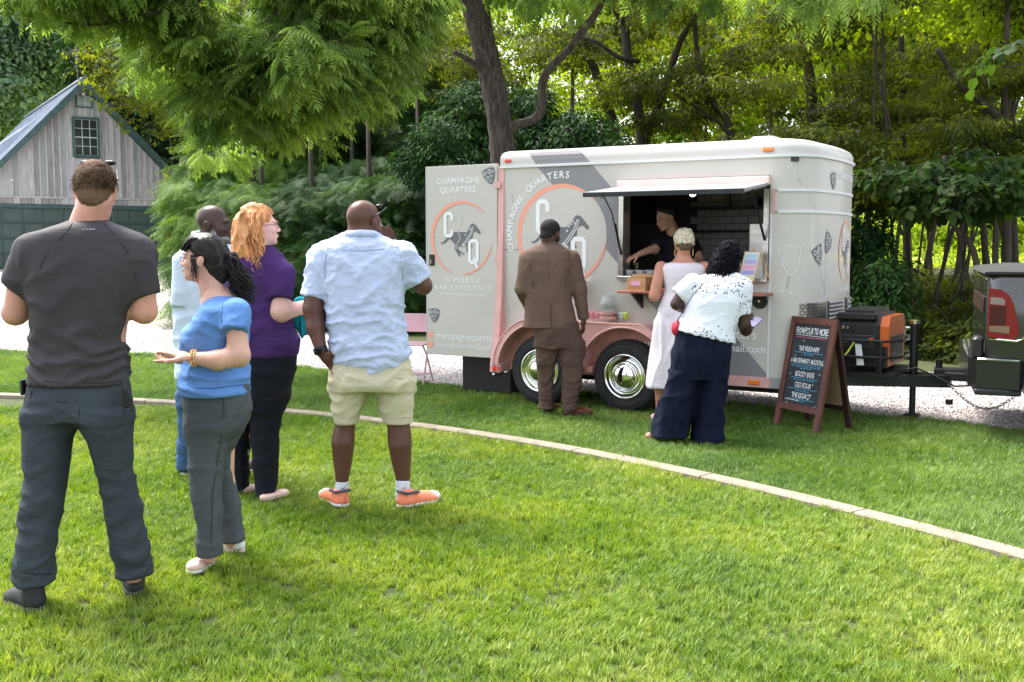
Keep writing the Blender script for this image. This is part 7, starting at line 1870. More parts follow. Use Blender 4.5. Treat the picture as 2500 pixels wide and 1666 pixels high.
f = field([loft(st([(790,1656,1790,0,.15),(830,1648,1788,0,.165),(870,1642,1784,0,.175),(905,1636,1780,0,.17),(925,1631,1778,0,.16)], Y0), n=2.3),
    (loft(st([(905,1634,1708,0,.15),(950,1622,1702,0,.15),(984,1609,1696,0,.15),(1030,1595,1688,0,.155),(1064,1586,1679,0,.16)], Y0), n=2.2), .015), (loft(st([(905,1705,1780,0,.15),(950,1703,1774,0,.15),(1000,1694,1768,0,.15),(1050,1690,1766,0,.155),(1080,1689,1766,0,.16)], Y0), n=2.2), .015)], .02)
body('trousers', f, .0105, nv, p8, folds=[(.010, (9, 8, 1.6), 0, .9), (.004, (6,6,9), 0, 1.0, 5.)])
shoe2((1628,1068), (1577,1074), .08, .05, M('sandal_tan', (.45,.22,.16), rough=.5), p8, blk, low=True)
s_ = G(1728, 1086); shoe((s_.x, s_.y), -10, .25, .085, .05, MATS['sandal_tan'], p8, blk, low=True)
hkc = M('hair_curly', (.004,.004,.006), rough=.8, spec=.08, col2=(.012,.012,.017), vs=30, bump=.6, bs=90)
f = field([hd.e((0,-.025,.045), (.095,.11,.10)), (hd.e((0,-.075,-.04), (.095,.08,.10)), .03), (hd.e((-.02,-.085,-.12), (.085,.065,.08)), .03), (hd.e((-.03,-.08,-.19), (.065,.05,.06)), .03)], .02, cuts=[lambda p, hd=hd: (np.interp(((p-hd.c)@hd.R/hd.k)[:, 1], [-.18,.0,.03,.06,.10], [-.34,-.26,.02,.06,.08]) - ((p-hd.c)@hd.R/hd.k)[:, 2])*hd.k])
hair8 = body('hair', f, .008, hkc, p8, folds=[(.010, (26,26,26), -9, 9)])
rr = random.Random(12); ro = []; en = []
for i in range(330):
    a = rr.uniform(-2.2, 2.2); z0 = rr.uniform(-.20, .12); k_ = math.sqrt(max(.05, 1 - (max(z0-.02, 0)/.13)**2))
    q = np.array((.095*math.sin(a)*k_, -.035-.095*math.cos(a)*k_, z0)); ro.append(hd.w(*q)); q2 = q*np.array((1.15, 1.15, 1)) + np.array((0, -.01, -.06-rr.uniform(0, .07))); en.append(hd.w(*q2))
locks('curls', ro, en, .009, .0055, .003, hkc, hair8, n=12, m=4, seed=13, waves=2.4)

# ------------------------------------------------------------------ 9 bartender inside the trailer
Y0 = 9.98
p9 = person('smiling bartender in black v-neck shirt, dark hair in a bun, behind the trailer counter', tuple(P(1652, 700, Y0))[:2])
p9.location.z = .385; PM[p9.name] = Matrix.Translation(p9.location)
sk = skin_m('olive', (.50,.27,.19))
hd = Head(P(1627, 531, Y0-.06), 112, -20, -6, .94)
f = field([loft(st([(572,1634,1664,0,.06),(590,1612,1690,0,.10),(650,1622,1690,0,.10),(740,1622,1690,0,.11)], Y0)), cone(P(1634,548,Y0-.04), P(1648,576,Y0), .046, .065),
    limbp(P(1610,594,Y0-.06), P(1598,612,Y0-.12), .045, .040), (limbp(P(1600,606,Y0-.12), P(1560,621,Y0-.24), .040, .027), .01), limbp(P(1692,596,Y0), P(1708,632,Y0-.08), .045, .042), (limbp(P(1707,634,Y0-.08), P(1680,650,Y0-.25), .04, .027), .01),
    limbp(P(1640,740,Y0), P(1640,830,Y0), .09, .06), limbp(P(1675,740,Y0), P(1675,830,Y0), .09, .06)], .03)
body('body', f, .011, sk, p9, extra=[snet(hd.skull(jaw=.95, neck=P(1646,570,Y0), nr=.047), .0048)] + islands((hand(P(1558,622,Y0-.24), (-.9,-.3,-.35), (0,.3,-1), 1, .4, .86), hand(P(1680,650,Y0-.25), (-.8,-.5,0), (0,0,-1), 1, .5, .86)), .0045))
hd.face_bits(p9, closed=True, lip=(.5,.17,.16))
bt = cloth('black_vneck', (.010,.011,.018), var=.1, sheen=.1)
f = field([loft(st([(572,1630,1672,.0,.075),(580,1616,1688,0,.10),(594,1605,1698,0,.125),(620,1606,1700,0,.135),(660,1612,1698,0,.13),(700,1614,1698,0,.13),(760,1614,1698,0,.13)], Y0), n=2.3),
    (limbp(P(1612,594,Y0-.05), P(1597,600,Y0-.11), .062, .052, cut='b'), .03), (limbp(P(1690,596,Y0), P(1703,618,Y0-.05), .062, .054, cut='b'), .03)], .03,
    sub=[cone(P(1634,566,Y0-.1), P(1643,596,Y0-.16), .062, .016)], subk=0)
body('shirt', f, .010, bt, p9, folds=[(.004, (8,6,10), 0, 2)])
f = field([loft(st([(740,1618,1696,0,.13),(790,1622,1660,0,.1),(850,1625,1655,0,.08)], Y0)), loft(st([(740,1655,1696,0,.12),(850,1660,1690,0,.08)], Y0))], .03)
body('trousers', f, .014, bk, p9)
for x in (1640, 1675):
    q = P(x, 800, Y0); shoe((q.x, q.y-.05), 100, .25, .085, .07, blk, p9, solk, gz=.386)
f = field([hd.e((0,-.018,.042), (.082,.102,.090)), (hd.e((0,-.075,-.01), (.06,.05,.06)), .03), (hd.e((0,-.075,.115), (.045,.045,.04)), .02)], .02, cuts=[lambda p, hd=hd: (np.interp(((p-hd.c)@hd.R/hd.k)[:, 1], [-.15,-.06,-.02,.02,.05,.10], [-.08,-.07,.02,.045,.07,.088]) - ((p-hd.c)@hd.R/hd.k)[:, 2])*hd.k])
hair9 = body('hair', f, .0055, hk, p9, folds=[(.003, (30,60,20), -9, 9)])
rr = random.Random(21)
locks('ponytail', [P(1655+rr.uniform(-5,5), 530+rr.uniform(-10,10), Y0+.03+rr.uniform(-.03,.03)) for _ in range(60)], [P(1668+rr.gauss(0,7), 592+rr.gauss(0,10), Y0+.02+rr.uniform(-.03,.03)) for _ in range(60)], .008, .006, .002, hk, hair9, seed=22, waves=1.6)
e_ = hd.w(-.082,-.0,-.045); MB().sphere(e_, .006, 8, 6).build('earring', chrome, p9, world=True, smooth=True)

# ------------------------------------------------------------------ seams, hems and pockets
sd1 = M('seam_black', (.022,.020,.024), rough=.9); sd2 = M('seam_slate', (.018,.022,.028), rough=.9)
for pts in ([(178,545),(158,572),(128,604),(104,640),(84,690)], [(254,545),(276,572),(304,604),(324,640),(336,700)]): seam(p1, 'shirt', pts, 4.45, sd1)
seam(p1, 'shirt', [(80,928),(140,934),(200,936),(260,934),(308,926)], 4.45, sd1, name='hem_stitch')
seam(p1, 'trousers', [(194,945),(194,985),(194,1028)], 4.45, sd2)
for pts in ([(98,985),(140,980),(168,984)], [(218,984),(250,980),(290,985)]): seam(p1, 'trousers', pts, 4.45, sd2, r=.003, name='pocket_opening')
seam(p1, 'trousers', [(78,955),(72,985),(84,1012)], 4.45, sd2, name='pocket_opening'); seam(p1, 'trousers', [(306,950),(313,980),(302,1010)], 4.45, sd2, name='pocket_opening')
for pts in ([(42,1396),(85,1402),(126,1400)], [(292,1378),(330,1384),(360,1380)]): seam(p1, 'trousers', pts, 4.45, sd2, r=.003, name='hem_stitch')
sb = M('seam_blue', (.05,.12,.33), rough=.9); sg2 = M('seam_grey', (.035,.04,.046), rough=.9)
seam(p2, 'shirt', [(540,815),(572,810),(604,797)], 5.0, sb, name='hem_stitch'); seam(p2, 'shirt', [(545,740),(540,775),(545,815)], 5.0, sb)
seam(p2, 'shirt', [(456,948),(520,948),(598,938)], 5.0, sb, name='hem_stitch')
seam(p2, 'trousers', [(542,965),(548,1000),(540,1025)], 5.0, sg2, name='pocket_opening'); seam(p2, 'trousers', [(552,1010),(535,1100),(520,1200),(515,1345)], 5.0, sg2)
sl_ = M('seam_linen', (.28,.33,.48), rough=.9); sk_ = M('seam_khaki', (.33,.29,.19), rough=.9)
seam(p5, 'shirt', [(800,606),(850,612),(900,612),(970,604)], 6.1, sl_, name='yoke_seam'); seam(p5, 'shirt', [(800,606),(792,650),(794,700),(798,726)], 6.1, sl_); seam(p5, 'shirt', [(972,604),(982,640),(984,690)], 6.1, sl_)
seam(p5, 'shirt', [(745,718),(768,720),(786,722)], 6.1, sl_, name='hem_stitch')
seam(p5, 'shorts', [(905,905),(905,935)], 6.1, sk_)
for pts in ([(824,1020),(846,1022),(870,1021)], [(938,1021),(970,1022),(1004,1019)]): seam(p5, 'shorts', pts, 6.1, sk_, name='hem_stitch')
for pts in ([(836,925),(858,922),(880,925)], [(935,925),(960,922),(985,925)]): seam(p5, 'shorts', pts, 6.1, sk_, r=.003, name='pocket_opening')
sbr = M('seam_suit', (.05,.032,.025), rough=.9)
seam(p6, 'jacket', [(1340,606),(1340,680),(1344,745)], 9.33, sbr); seam(p6, 'jacket', [(1296,640),(1302,700),(1300,790)], 9.33, sbr); seam(p6, 'jacket', [(1386,640),(1380,700),(1384,790)], 9.33, sbr)
seam(p6, 'jacket', [(1300,612),(1290,635),(1294,665)], 9.33, sbr, name='armhole_seam'); seam(p6, 'jacket', [(1384,612),(1392,635),(1390,668)], 9.33, sbr, name='armhole_seam')
snv = M('seam_navy', (.003,.004,.010), rough=.9)
seam(p8, 'trousers', [(1712,845),(1708,880),(1706,905)], 8.1, snv); seam(p7, 'dress', [(1625,708),(1664,712),(1704,708)], 8.95, M('seam_dress', (.45,.40,.45), rough=.9), name='waist_seam')
# ================================================================== SMALLER THINGS
# ---- A-frame chalkboard
fl0 = G(1889, 1040); fr0 = G(1997, 1064); rr0 = G(2076, 1054)
ex = (fr0-fl0).normalized(); Wb = (fr0-fl0).length
eb = (rr0-fr0); eb = (eb - ex*eb.dot(ex)); Db = eb.length; eb.normalize()
board = thing('chalkboard_sign', 'wooden A-frame chalkboard with handwritten cocktail menu standing on the grass', 'sign', tuple(fl0))
HB = .915; top = fl0 + eb*Db*.5 + Vector((0,0,HB))
up = (top - fl0); SL = up.length; upn = up.normalized(); nrm = ex.cross(upn).normalized()      # towards the viewer
if nrm.y > 0: nrm = -nrm
def bp_(u, v, l=0.0): q = fl0 + ex*u + upn*v + nrm*l; return (q.x, q.y, q.z)
def slab(mb, u0, u1, v0, v1, l0, l1, fn=bp_):
    v = [fn(u0,v0,l0),fn(u1,v0,l0),fn(u1,v1,l0),fn(u0,v1,l0),fn(u0,v0,l1),fn(u1,v0,l1),fn(u1,v1,l1),fn(u0,v1,l1)]
    return mb.add(v, [(3,2,1,0),(4,5,6,7),(0,1,5,4),(1,2,6,5),(2,3,7,6),(3,0,4,7)])
fwid = .055
for (u0, u1, v0, v1, nm) in ((0, fwid, 0, SL, 'frame_leg'), (Wb-fwid, Wb, 0, SL, 'frame_leg'), (fwid, Wb-fwid, SL-fwid, SL, 'frame_rail'), (fwid, Wb-fwid, .16, .16+fwid, 'frame_rail')):
    slab(MB(), u0, u1, v0, v1, -.012, .012).build(nm, woodd, board, world=True)
slate = slab(MB(), fwid, Wb-fwid, .16+fwid, SL-fwid, -.006, .003).build('slate', M('chalkboard', (.022,.030,.038), rough=.7, var=.25, vs=4), board, world=True)
rear_dn = (fl0 + eb*Db) - top; rl = rear_dn.length; rdn = rear_dn.normalized(); rn = ex.cross(rdn).normalized()
def bq_(u, v, l=0.0): q = top + ex*u + rdn*v + rn*l; return (q.x, q.y, q.z)
for (u0, u1, v0, v1, nm) in ((0, fwid, 0, rl, 'frame_leg'), (Wb-fwid, Wb, 0, rl, 'frame_leg'), (fwid, Wb-fwid, 0, fwid, 'frame_rail'), (fwid, Wb-fwid, rl-.22, rl-.17, 'frame_rail')):
    slab(MB(), u0, u1, v0+.01, v1, -.012, .012, bq_).build(nm, M('dark_wood2', (.035,.014,.012), rough=.5), board, world=True)
slab(MB(), fwid, Wb-fwid, fwid, rl-.22, -.004, .004, bq_).build('back_panel', mdf, board, world=True)
chalk = M('chalk_white', (.78,.80,.82), rough=.9); chb = M('chalk_blue', (.10,.38,.60), rough=.9); chp = M('chalk_pink', (.75,.12,.25), rough=.9)
bf = lambda u, v, l: bp_(u, v, l)
cu0, cu1 = fwid+.012, Wb-fwid-.012; cm = (cu0+cu1)/2; wdt = cu1-cu0
def hand_text(t, v, hgt, width, u=None, off=.0012, align='c'):
    tv, tf = text_mesh(t, 1.0, off=.012); x0, x1 = tv[:, 0].min(), tv[:, 0].max(); y0, y1 = tv[:, 1].min(), tv[:, 1].max()
    sx = width/(x1-x0); sy = hgt/(y1-y0); uu = (cm if u is None else u)
    pts = [(uu + (x-(x0+x1)/2)*sx + .002*math.sin(x*9), v + (y-y0)*sy + .003*math.sin(x*5.3)) for x, y, _ in tv]
    d = Decal(bf, .0045); d.grid(pts, tf); return d.build('lettering', chalk, slate, world=True)
T0 = SL-fwid
hand_text('FROM POUR TO MORE:', T0-.085, .055, wdt*.96)
Decal(bf, .0045).line([(cu0+.01, T0-.094), (cu1-.01, T0-.098)], .0035).build('underline', chalk, slate, world=True)
def scribble(v, w_, mat, n=1, u=cm, h_=.008):
    """a line of tiny script too small to read: short uneven dashes"""
    d = Decal(bf, .0042); rr = random.Random(int(v*1000)); x = u - w_/2
    while x < u + w_/2:
        l = rr.uniform(.012, .035); x2 = min(x+l, u+w_/2)
        k = [(x + (x2-x)*i/5, v + rr.uniform(-.0022, .0022)) for i in range(6)]
        d.line(k, .0055); x = x2 + .007
    return tag(d.build('small_script', mat, slate, world=True), kind='stuff')
scribble(T0-.112, wdt*.9, chp)
for (t, v, w_, ws) in (('THE VISIONARY', .225, .62, (.82, .30)), ("A MASTERMIND'S MOCKTAIL", .325, .98, (.92, .88, .34)), ('BOOZY BOSS', .435, .55, (.80, .62)), ('CEO SOUR', .525, .48, (.86, .42)), ('THE LEGACY', .610, .58, (.80, .26))):
    hand_text(t, T0-v, .042 if len(t) < 20 else .040, wdt*w_)
    for j, q in enumerate(ws): scribble(T0-v-.012-.0155*j, wdt*q, chb)
scribble(.16+fwid+.03, wdt*.42, chalk, u=cu0+wdt*.24)
d = Decal(bf, .0045)
for (a, b) in ((.3,.14),(.73,.19),(.12,.27),(.93,.40),(.06,.42),(.78,.49),(.10,.66),(.95,.66)):
    u_, v_ = cu0+wdt*a, T0-b; d.line([(u_-.006, v_), (u_+.006, v_)], .003); d.line([(u_, v_-.008), (u_, v_+.008)], .003)
tag(d.build('chalk_sparkles', chalk, slate, world=True), kind='stuff')

# ---- pink folding chair
gl = G(1003, 938)
chair = thing('folding_chair', 'pale pink metal folding chair on the gravel beside the open trailer door', 'chair', tuple(gl), R(-12))
cp_ = M('chair_pink', (.82,.50,.58), rough=.45)
# local: x right, y back (away); chair faces right-towards the camera
sw, hb_ = .40, .82
for x in (-.20, .20):
    MB().tube([(x, .15, .75), (x, .10, .60), (x, -.02, .40), (x, -.20, .015)], .011, 8).build('leg', cp_, chair, smooth=True)
    MB().tube([(x*.9, -.14, .44), (x*.9, .02, .30), (x*.9, .24, .015)], .010, 8).build('leg', cp_, chair, smooth=True)
MB().box(-.21, .21, .125, .142, .56, .76, .006).build('backrest', cp_, chair)
MB().box(-.20, .20, -.20, .16, .435, .452, .006).build('seat', cp_, chair)
MB().cyl((-.19, -.15, .13), (.19, -.15, .13), .008).build('stretcher', cp_, chair); MB().cyl((-.17, .19, .10), (.17, .19, .10), .008).build('stretcher', cp_, chair)

# ---- things on the fender and the shelf (trailer coordinates)
def tloc(x, y, z): return tuple(wm(trailer) @ Vector((x, y, z)))
FT = .835
jar = thing('drink_jar', 'large clear glass drink jar half full of greenery on a pink stand', 'jar', tloc(1.20, -.085, FT), TRZ)
MB().lathe([(.001,0),(.075,0),(.078,.005),(.078,.022),(.07,.028),(.05,.03),(.05,.045),(.088,.05),(.088,.058),(.001,.058)], n=28).build('stand', pinkp, jar, smooth='auto')
MB().lathe([(.001,.061),(.062,.061),(.070,.075),(.072,.15),(.066,.18),(.050,.20),(.050,.235),(.054,.24),(.050,.24),(.046,.235),(.046,.20),(.061,.178),(.067,.15),(.065,.078),(.001,.07)], n=32).build('glass', glassm, jar, smooth=True)
gb = MB(); rr = random.Random(5)
for i in range(40): 
    a = rr.uniform(0, 6.28); r = rr.uniform(.01, .052); z = rr.uniform(.085, .15); c = Vector((r*math.cos(a), r*math.sin(a), z))
    t = Vector((rr.uniform(-1,1), rr.uniform(-1,1), rr.uniform(-.3,1))).normalized()*.018; s_ = t.cross(Vector((.3,.2,1))).normalized()*.006
    gb.add([c-t, c+s_, c+t, c-s_], [(0,1,2,3)])
tag(gb.build('herbs', M('herb_green', (.04,.12,.06), rough=.6), jar), kind='stuff')
MB().lathe([(.001,.135),(.064,.135)], n=24).build('water_surface', M('water_pale', (.75,.85,.83), rough=.05, spec=.6), jar)
pkg = M('pink_glass', (.80,.36,.42), rough=.06, alpha=.6)
for i, (x, c_, nm, lb) in enumerate(((1.00, pkg, 'pink', 'short pink tumbler furthest from the glass jar, by the suited man'), (1.05, pkg, 'pink', 'short pink tumbler in the middle of the three on the fender'), (1.10, pkg, 'pink', 'short pink tumbler nearest the glass jar'),
    (1.335, glassm, 'clear', 'small clear glass standing just right of the drink jar'), (1.385, M('green_glass', (.45,.60,.08), rough=.1, alpha=.75), 'green', 'small lime-green glass at the right end of the fender row'))):
    g = tag(MB().lathe([(.001,0),(.020,0),(.024,.07),(.022,.07),(.018,.004),(.001,.004)], n=18).build('tumbler', c_, None, smooth=True), lb, 'glass', 'small glasses on the fender')
    g.location = tloc(x, -.10, FT)
# white blossom in a slim vase on the fender
va = thing('flower_vase', 'slim clear vase of tiny white blossom behind the suited man, on the fender', 'vase', tloc(.905, -.09, FT), TRZ)
MB().lathe([(.001,0),(.022,0),(.024,.05),(.012,.12),(.015,.15),(.013,.15),(.010,.12),(.02,.05),(.001,.004)], n=18).build('vase', glassm, va, smooth=True)
rr = random.Random(4); stm = MB(); fw = MB()
for i in range(16):
    a = rr.uniform(0, 6.28); r = rr.uniform(.02, .09); e = Vector((r*math.cos(a), r*math.sin(a)*.7, rr.uniform(.24, .36))); stm.tube([(0,0,.03), (e.x*.3, e.y*.3, .18), e], .0016, 4)
    for k in range(9):
        q = e + Vector((rr.gauss(0,.016), rr.gauss(0,.016), rr.gauss(0,.016))); fw.sphere(q, .0065, 6, 4)
tag(stm.build('stems', M('stem_green', (.08,.16,.05)), va), kind='stuff'); tag(fw.build('blossoms', M('blossom', (.75,.76,.72), rough=.8), va), kind='stuff')
# wooden box on the shelf
bx_ = thing('napkin_box', 'open-top oak box with a pink label, at the left end of the serving shelf', 'box', tloc(1.56, -.19, 1.109), TRZ)
MB().prism([(-.09,0),(.09,0),(.09,.12),(.06,.145),(-.03,.145),(-.09,.09)], -.085, -.077).build('front', wood, bx_)
MB().prism([(-.09,0),(.09,0),(.09,.12),(.06,.145),(-.03,.145),(-.09,.09)], .077, .085).build('back', wood, bx_)
MB().box(-.09, -.082, -.077, .077, 0, .09).build('side', wood, bx_); MB().box(.082, .09, -.077, .077, 0, .12).build('side', wood, bx_)
MB().box(-.082, .082, -.077, .077, 0, .008).build('base', wood, bx_); MB().box(-.082, .08, -.06, .06, .01, .085).build('napkins', M('paper', (.6,.58,.55), rough=.9), bx_)
MB().box(-.045, .04, -.0875, -.0852, .045, .085).build('label', M('label_pink', (.85,.42,.62), rough=.6), bx_)
tag(MB().cyl(tloc(1.70, -.20, 1.109), tloc(1.70, -.20, 1.15), .028, .022, 14).sphere(tloc(1.70,-.20,1.155), .024, 10, 6).build('lemon_cup', M('lemon', (.80,.66,.30), rough=.6), None, smooth='auto'), 'small cup heaped with pale lemon beside the oak box', 'cup')
tag(MB().box(0, .06, 0, .06, 0, .11, .008).build('dark_tin', M('tin_dark', (.05,.035,.02), rough=.5), None), 'small dark tin tucked behind the oak box', 'tin')
bpy.data.objects['dark_tin'].location = tloc(1.66, -.10, 1.109)
# clear cups laid out on the counter
cupm = M('cup_clear', (.80,.86,.90), rough=.08, alpha=.55)
labs = ['front', 'back']
n = 0
for j in range(2):
    for i in range(4):
        o = tag(MB().lathe([(.001,0),(.028,0),(.038,.05),(.041,.052),(.036,.052),(.026,.004),(.001,.004)], n=20).build('clear_cup', cupm, None, smooth=True),
                'clear plastic cup, %s from the left hatch post in the %s row on the counter' % (('first', 'second', 'third', 'fourth')[i], ('front', 'back')[j]), 'cup', 'clear cups on the steel counter')
        o.location = tloc(1.36+.10*i+.03*j, .03+.10*j, 1.228); n += 1
bd = thing('bud_vase', 'tiny glass bud vase with a yellow-green sprig on the counter by the hatch post', 'vase', tloc(1.34, .22, 1.228), TRZ)
MB().lathe([(.001,0),(.014,0),(.015,.03),(.006,.05),(.008,.06)], n=14).build('vase', glassm, bd, smooth=True)
sp = MB(); rr = random.Random(9)
for i in range(14): sp.sphere((rr.gauss(0,.012), rr.gauss(0,.012), .09+rr.uniform(-.02,.03)), .008, 6, 4)
tag(sp.build('sprig', M('sprig_yellow', (.35,.33,.12), rough=.8), bd), kind='stuff')
tag(MB().sphere(tloc(1.46, .26, 1.236), .022, 10, 6, (1,.6,.4)).sphere(tloc(1.50, .25, 1.236), .02, 10, 6, (1,.6,.4)).build('lime_wedges', M('lime', (.30,.42,.08), rough=.5), None, smooth=True), 'pair of lime wedges on the steel counter behind the cups', 'lime')
# menu board leaning out of the hatch
mn = thing('menu_stand', 'gold wire easel holding a pastel striped menu card on the counter', 'menu', tloc(2.50, -.06, 1.20), TRZ)
gold = M('gold_wire', (.70,.42,.13), rough=.35, metal=.5)
def mfn(u, v, l): return (u*.94 - l*.34 + v*.18, -.06 - l*.9 + v*.12 - u*.34, v)
mm = MB(); s8 = [mfn(u, v, l) for u in (-.075, .075) for v in (0, .25) for l in (0, .006)]
mm.add(s8, [(0,2,3,1),(4,5,7,6),(0,1,5,4),(2,6,7,3),(1,3,7,5),(0,4,6,2)]); card = mm.build('card', M('card_white', (.72,.76,.82), rough=.6), mn)
for i, c_ in enumerate([(.75,.72,.35), (.38,.40,.72), (.85,.42,.55), (.50,.46,.75), (.50,.68,.82)]):
    v0 = .015 + i*.044; Decal(mfn, .008).poly([(-.066, v0), (.066, v0), (.066, v0+.036), (-.066, v0+.036)]).build('menu_stripe', M('pastel_%d' % i, c_, rough=.7), card)
fr = MB(); fr.tube([mfn(-.08,0,.004), mfn(-.08,.255,.004), mfn(.08,.255,.004), mfn(.08,0,.004), mfn(-.08,0,.004)], .005, 6); fr.build('frame', gold, mn)
MB().tube([mfn(.08,.25,0), (.18, .02, 0)], .004, 6).tube([mfn(.07,.25,0), (.15,.04,0)], .003, 6).build('stand_wire', gold, mn)
MB().sphere(mfn(0,.265,.004), .010, 8, 6).build('clip', gold, mn, smooth=True)

# ---- phone, red bag, teal cloth
ph = P(1842, 786, 8.33); phone = thing('smartphone', 'smartphone with pale screen held out by the woman in lace', 'phone', tuple(ph))
u_ = (Vector(P(1851, 774, 8.36)) - Vector(P(1832, 790, 8.28))).normalized(); v_ = Vector((.2,.6,.35)); v_ = (v_ - u_*v_.dot(u_)).normalized(); w_ = u_.cross(v_)
def phb(a, b, c): 
    mb = MB(); v = [ph + u_*x*a + v_*y*b + w_*z for x in (-1, 1) for y in (-1, 1) for z in (c[0], c[1])]
    return mb.add(v, [(0,2,3,1),(4,5,7,6),(0,1,5,4),(2,6,7,3),(1,3,7,5),(0,4,6,2)])
phb(.072, .036, (-.004, .004)).build('case', M('phone_case', (.10,.09,.13), rough=.3), phone, world=True)
phb(.068, .033, (-.0045, -.0041)).build('screen', M('phone_screen', (.40,.36,.52), rough=.1), phone, world=True); phb(.068, .033, (.0041, .0045)).build('screen', MATS['phone_screen'], phone, world=True)
bag = thing('shoulder_bag', 'red shoulder bag at the left hip of the woman in lace', 'bag', tuple(P(1644, 808, 8.1)))
body('bag_body', field([ell(P(1652, 802, 8.10), (.040, .06, .062))], .01), .008, M('bag_red', (.45,.02,.05), rough=.5), bag)
MB().tube([P(1650,790,8.04), P(1668,760,7.95), P(1690,722,7.94), P(1714,696,7.95), P(1734,680,7.99), P(1748,672,8.06)], .0035, 6).build('strap', M('strap_dark', (.05,.045,.05), rough=.6), bag, world=True)
cl = thing('teal_cloth', 'teal folded cloth hanging from the hand of the red-haired woman', 'cloth', tuple(P(730, 780, 6.42)))
f = field([cone(P(726,738,6.42), P(752,742,6.5), .028, .035), (cone(P(722,760,6.44), P(738,818,6.44), .032, .022, flat=((0,1,0), .5)), .02), (cone(P(735,750,6.5), P(748,812,6.5), .028, .018, flat=((0,1,0), .5)), .02)], .02)
body('folded_cloth', f, .007, cloth('teal', (.01,.24,.30), var=.2, vs=9), cl, folds=[(.006, (22, 12, 5), 0, 2)])

# ---- generator on the tongue
gen = thing('generator', 'black and orange portable generator strapped on the trailer tongue', 'generator', tloc(TF+.10, ty, .432), TRZ)
# local to trailer axes: x forward, y across
gx0, gx1, gy0, gy1 = .0, .44, -.36, .30
gp = MB(); gp.prism([(gy0+.02, .05), (gy0+.02, .40), (gy0+.07, .49), (gy1-.07, .49), (gy1, .40), (gy1, .05)], gx0+.04, gx1-.06, ax='x'); gp.build('housing', blackp, gen)
orm = M('generator_orange', (.55,.11,.015), rough=.4)
for (a, b) in ((gx1-.06, gx1+.01), (gx0-.005, gx0+.04)):
    MB().prism([(gy0, .05), (gy0, .39), (gy0+.05, .47), (gy1-.05, .47), (gy1+.01, .39), (gy1+.01, .05)], a, b, ax='x').build('end_panel', orm if a > .1 else blackp, gen)
MB().prism([(gy0+.03,.49),(gy0+.03,.52),(gy0+.1,.53),(gy1-.1,.53),(gy1-.03,.52),(gy1-.03,.49)], gx0+.08, gx1-.12, ax='x').build('top_cover', blackp, gen)
MB().box(gx0+.02, gx1-.10, gy0-.005, gy0+.05, .44, .50, .01).build('handle', blackp, gen)
pn = MB().box(gx0+.05, gx1-.09, gy0-.006, gy0+.02, .20, .31, .004).build('control_panel', M('panel_dark', (.03,.03,.034), rough=.3), gen)
MB().box(gx1+.011, gx1+.016, gy0+.10, gy1-.08, .08, .30, .002).build('exhaust_grille', blackp, gen)
MB().prism([(gy0-.002, .045), (gy0-.002, .22), (gy1+.012, .22), (gy1+.012, .045)], gx1-.065, gx1+.006, ax='x').build('end_guard', blackp, gen)
for i, (x, z, r, m_) in enumerate(((.10,.26,.014,chrome),(.15,.27,.012,chrome),(.20,.25,.015,blackp),(.25,.26,.012,M('socket_green', (.03,.18,.12))),(.31,.27,.022,orm))):
    MB().cyl((x, gy0-.006, z), (x, gy0-.018, z), r, n=14).build('dial', m_, pn)
MB().box(gx0+.06, gx0+.085, gy0-.004, gy0+.01, .36, .39).build('switch', chrome, gen); MB().box(gx0+.10, gx0+.12, gy0-.004, gy0+.01, .36, .385).build('switch', chrome, gen)
for j in range(4): MB().box(gx0+.06, gx1-.10, gy0+.008, gy0+.021, .07+.03*j, .085+.03*j).build('vent_slot', M('slot', (.006,.006,.007)), gen)
for y in (gy0+.05, gy1-.08):
    for x in (gx0+.06, gx1-.1): MB().box(x, x+.04, y, y+.04, 0, .05).build('foot', rubber, gen)
tgm = MB(); tgm.tube([(.17, gy0-.02, .25), (.13, gy0-.05, .17), (.06, gy0-.06, .08)], .008, 6); tgm.build('yellow_strap', M('strap_lime', (.55,.70,.06), rough=.6), gen)
MB().add([(.18, gy0-.03, .24), (.235, gy0-.04, .235), (.265, gy0-.05, .06), (.205, gy0-.045, .055), (.181, gy0-.032, .24), (.236, gy0-.042, .235), (.266, gy0-.052, .06), (.206, gy0-.047, .055)], [(0,1,2,3),(7,6,5,4),(0,4,5,1),(2,6,7,3)]).build('paper_tag', M('tag_white', (.75,.77,.78), rough=.7), gen)

# ---- pickup truck, only its tail in frame
TA = -R(20.4)
tk_o = Vector((3.63, 8.12, 0))           # rear corner nearest the camera
truck = thing('pickup_truck', 'dark grey pickup truck with red tail light and black bumper, hitched to the trailer', 'pickup truck', tuple(tk_o), TA)
gr_ = M('truck_grey', (.055,.056,.055), rough=.25, metal=.4, var=.05, coat=.8)
# local: x forward from the tail, y across (0 = near side, 2.0 = far side), z up
def sect(x, tuck=0.0):                   # near-side body section, y(z)
    return [(x, .02+tuck, .62), (x, -.01+tuck, .80), (x, -.015+tuck, .98), (x, .0+tuck, 1.12), (x, .015+tuck, 1.16), (x, .03+tuck, 1.25), (x, .075+tuck, 1.29)]
bs_ = MB(); xs_ = [(-.0, .07), (.03, .02), (.10, .0), (.6, 0), (1.2, 0), (2.2, 0), (5.2, 0)]
v = []; 
for x, t_ in xs_: v += sect(x, t_)
k = 7; f = [(i*k+j, i*k+j+1, i*k+k+j+1, i*k+k+j) for i in range(len(xs_)-1) for j in range(k-1)]
bs_.add(v, f); bs_.build('bed_side', gr_, truck, smooth=True)
v = [(x, 2.0-y, z) for (x, y, z) in v]; MB().add(v, [tuple(reversed(q)) for q in f]).build('bed_side', gr_, truck, smooth=True)
MB().box(.0, .06, .09, 1.91, .66, 1.275, .012).build('tailgate', gr_, truck)
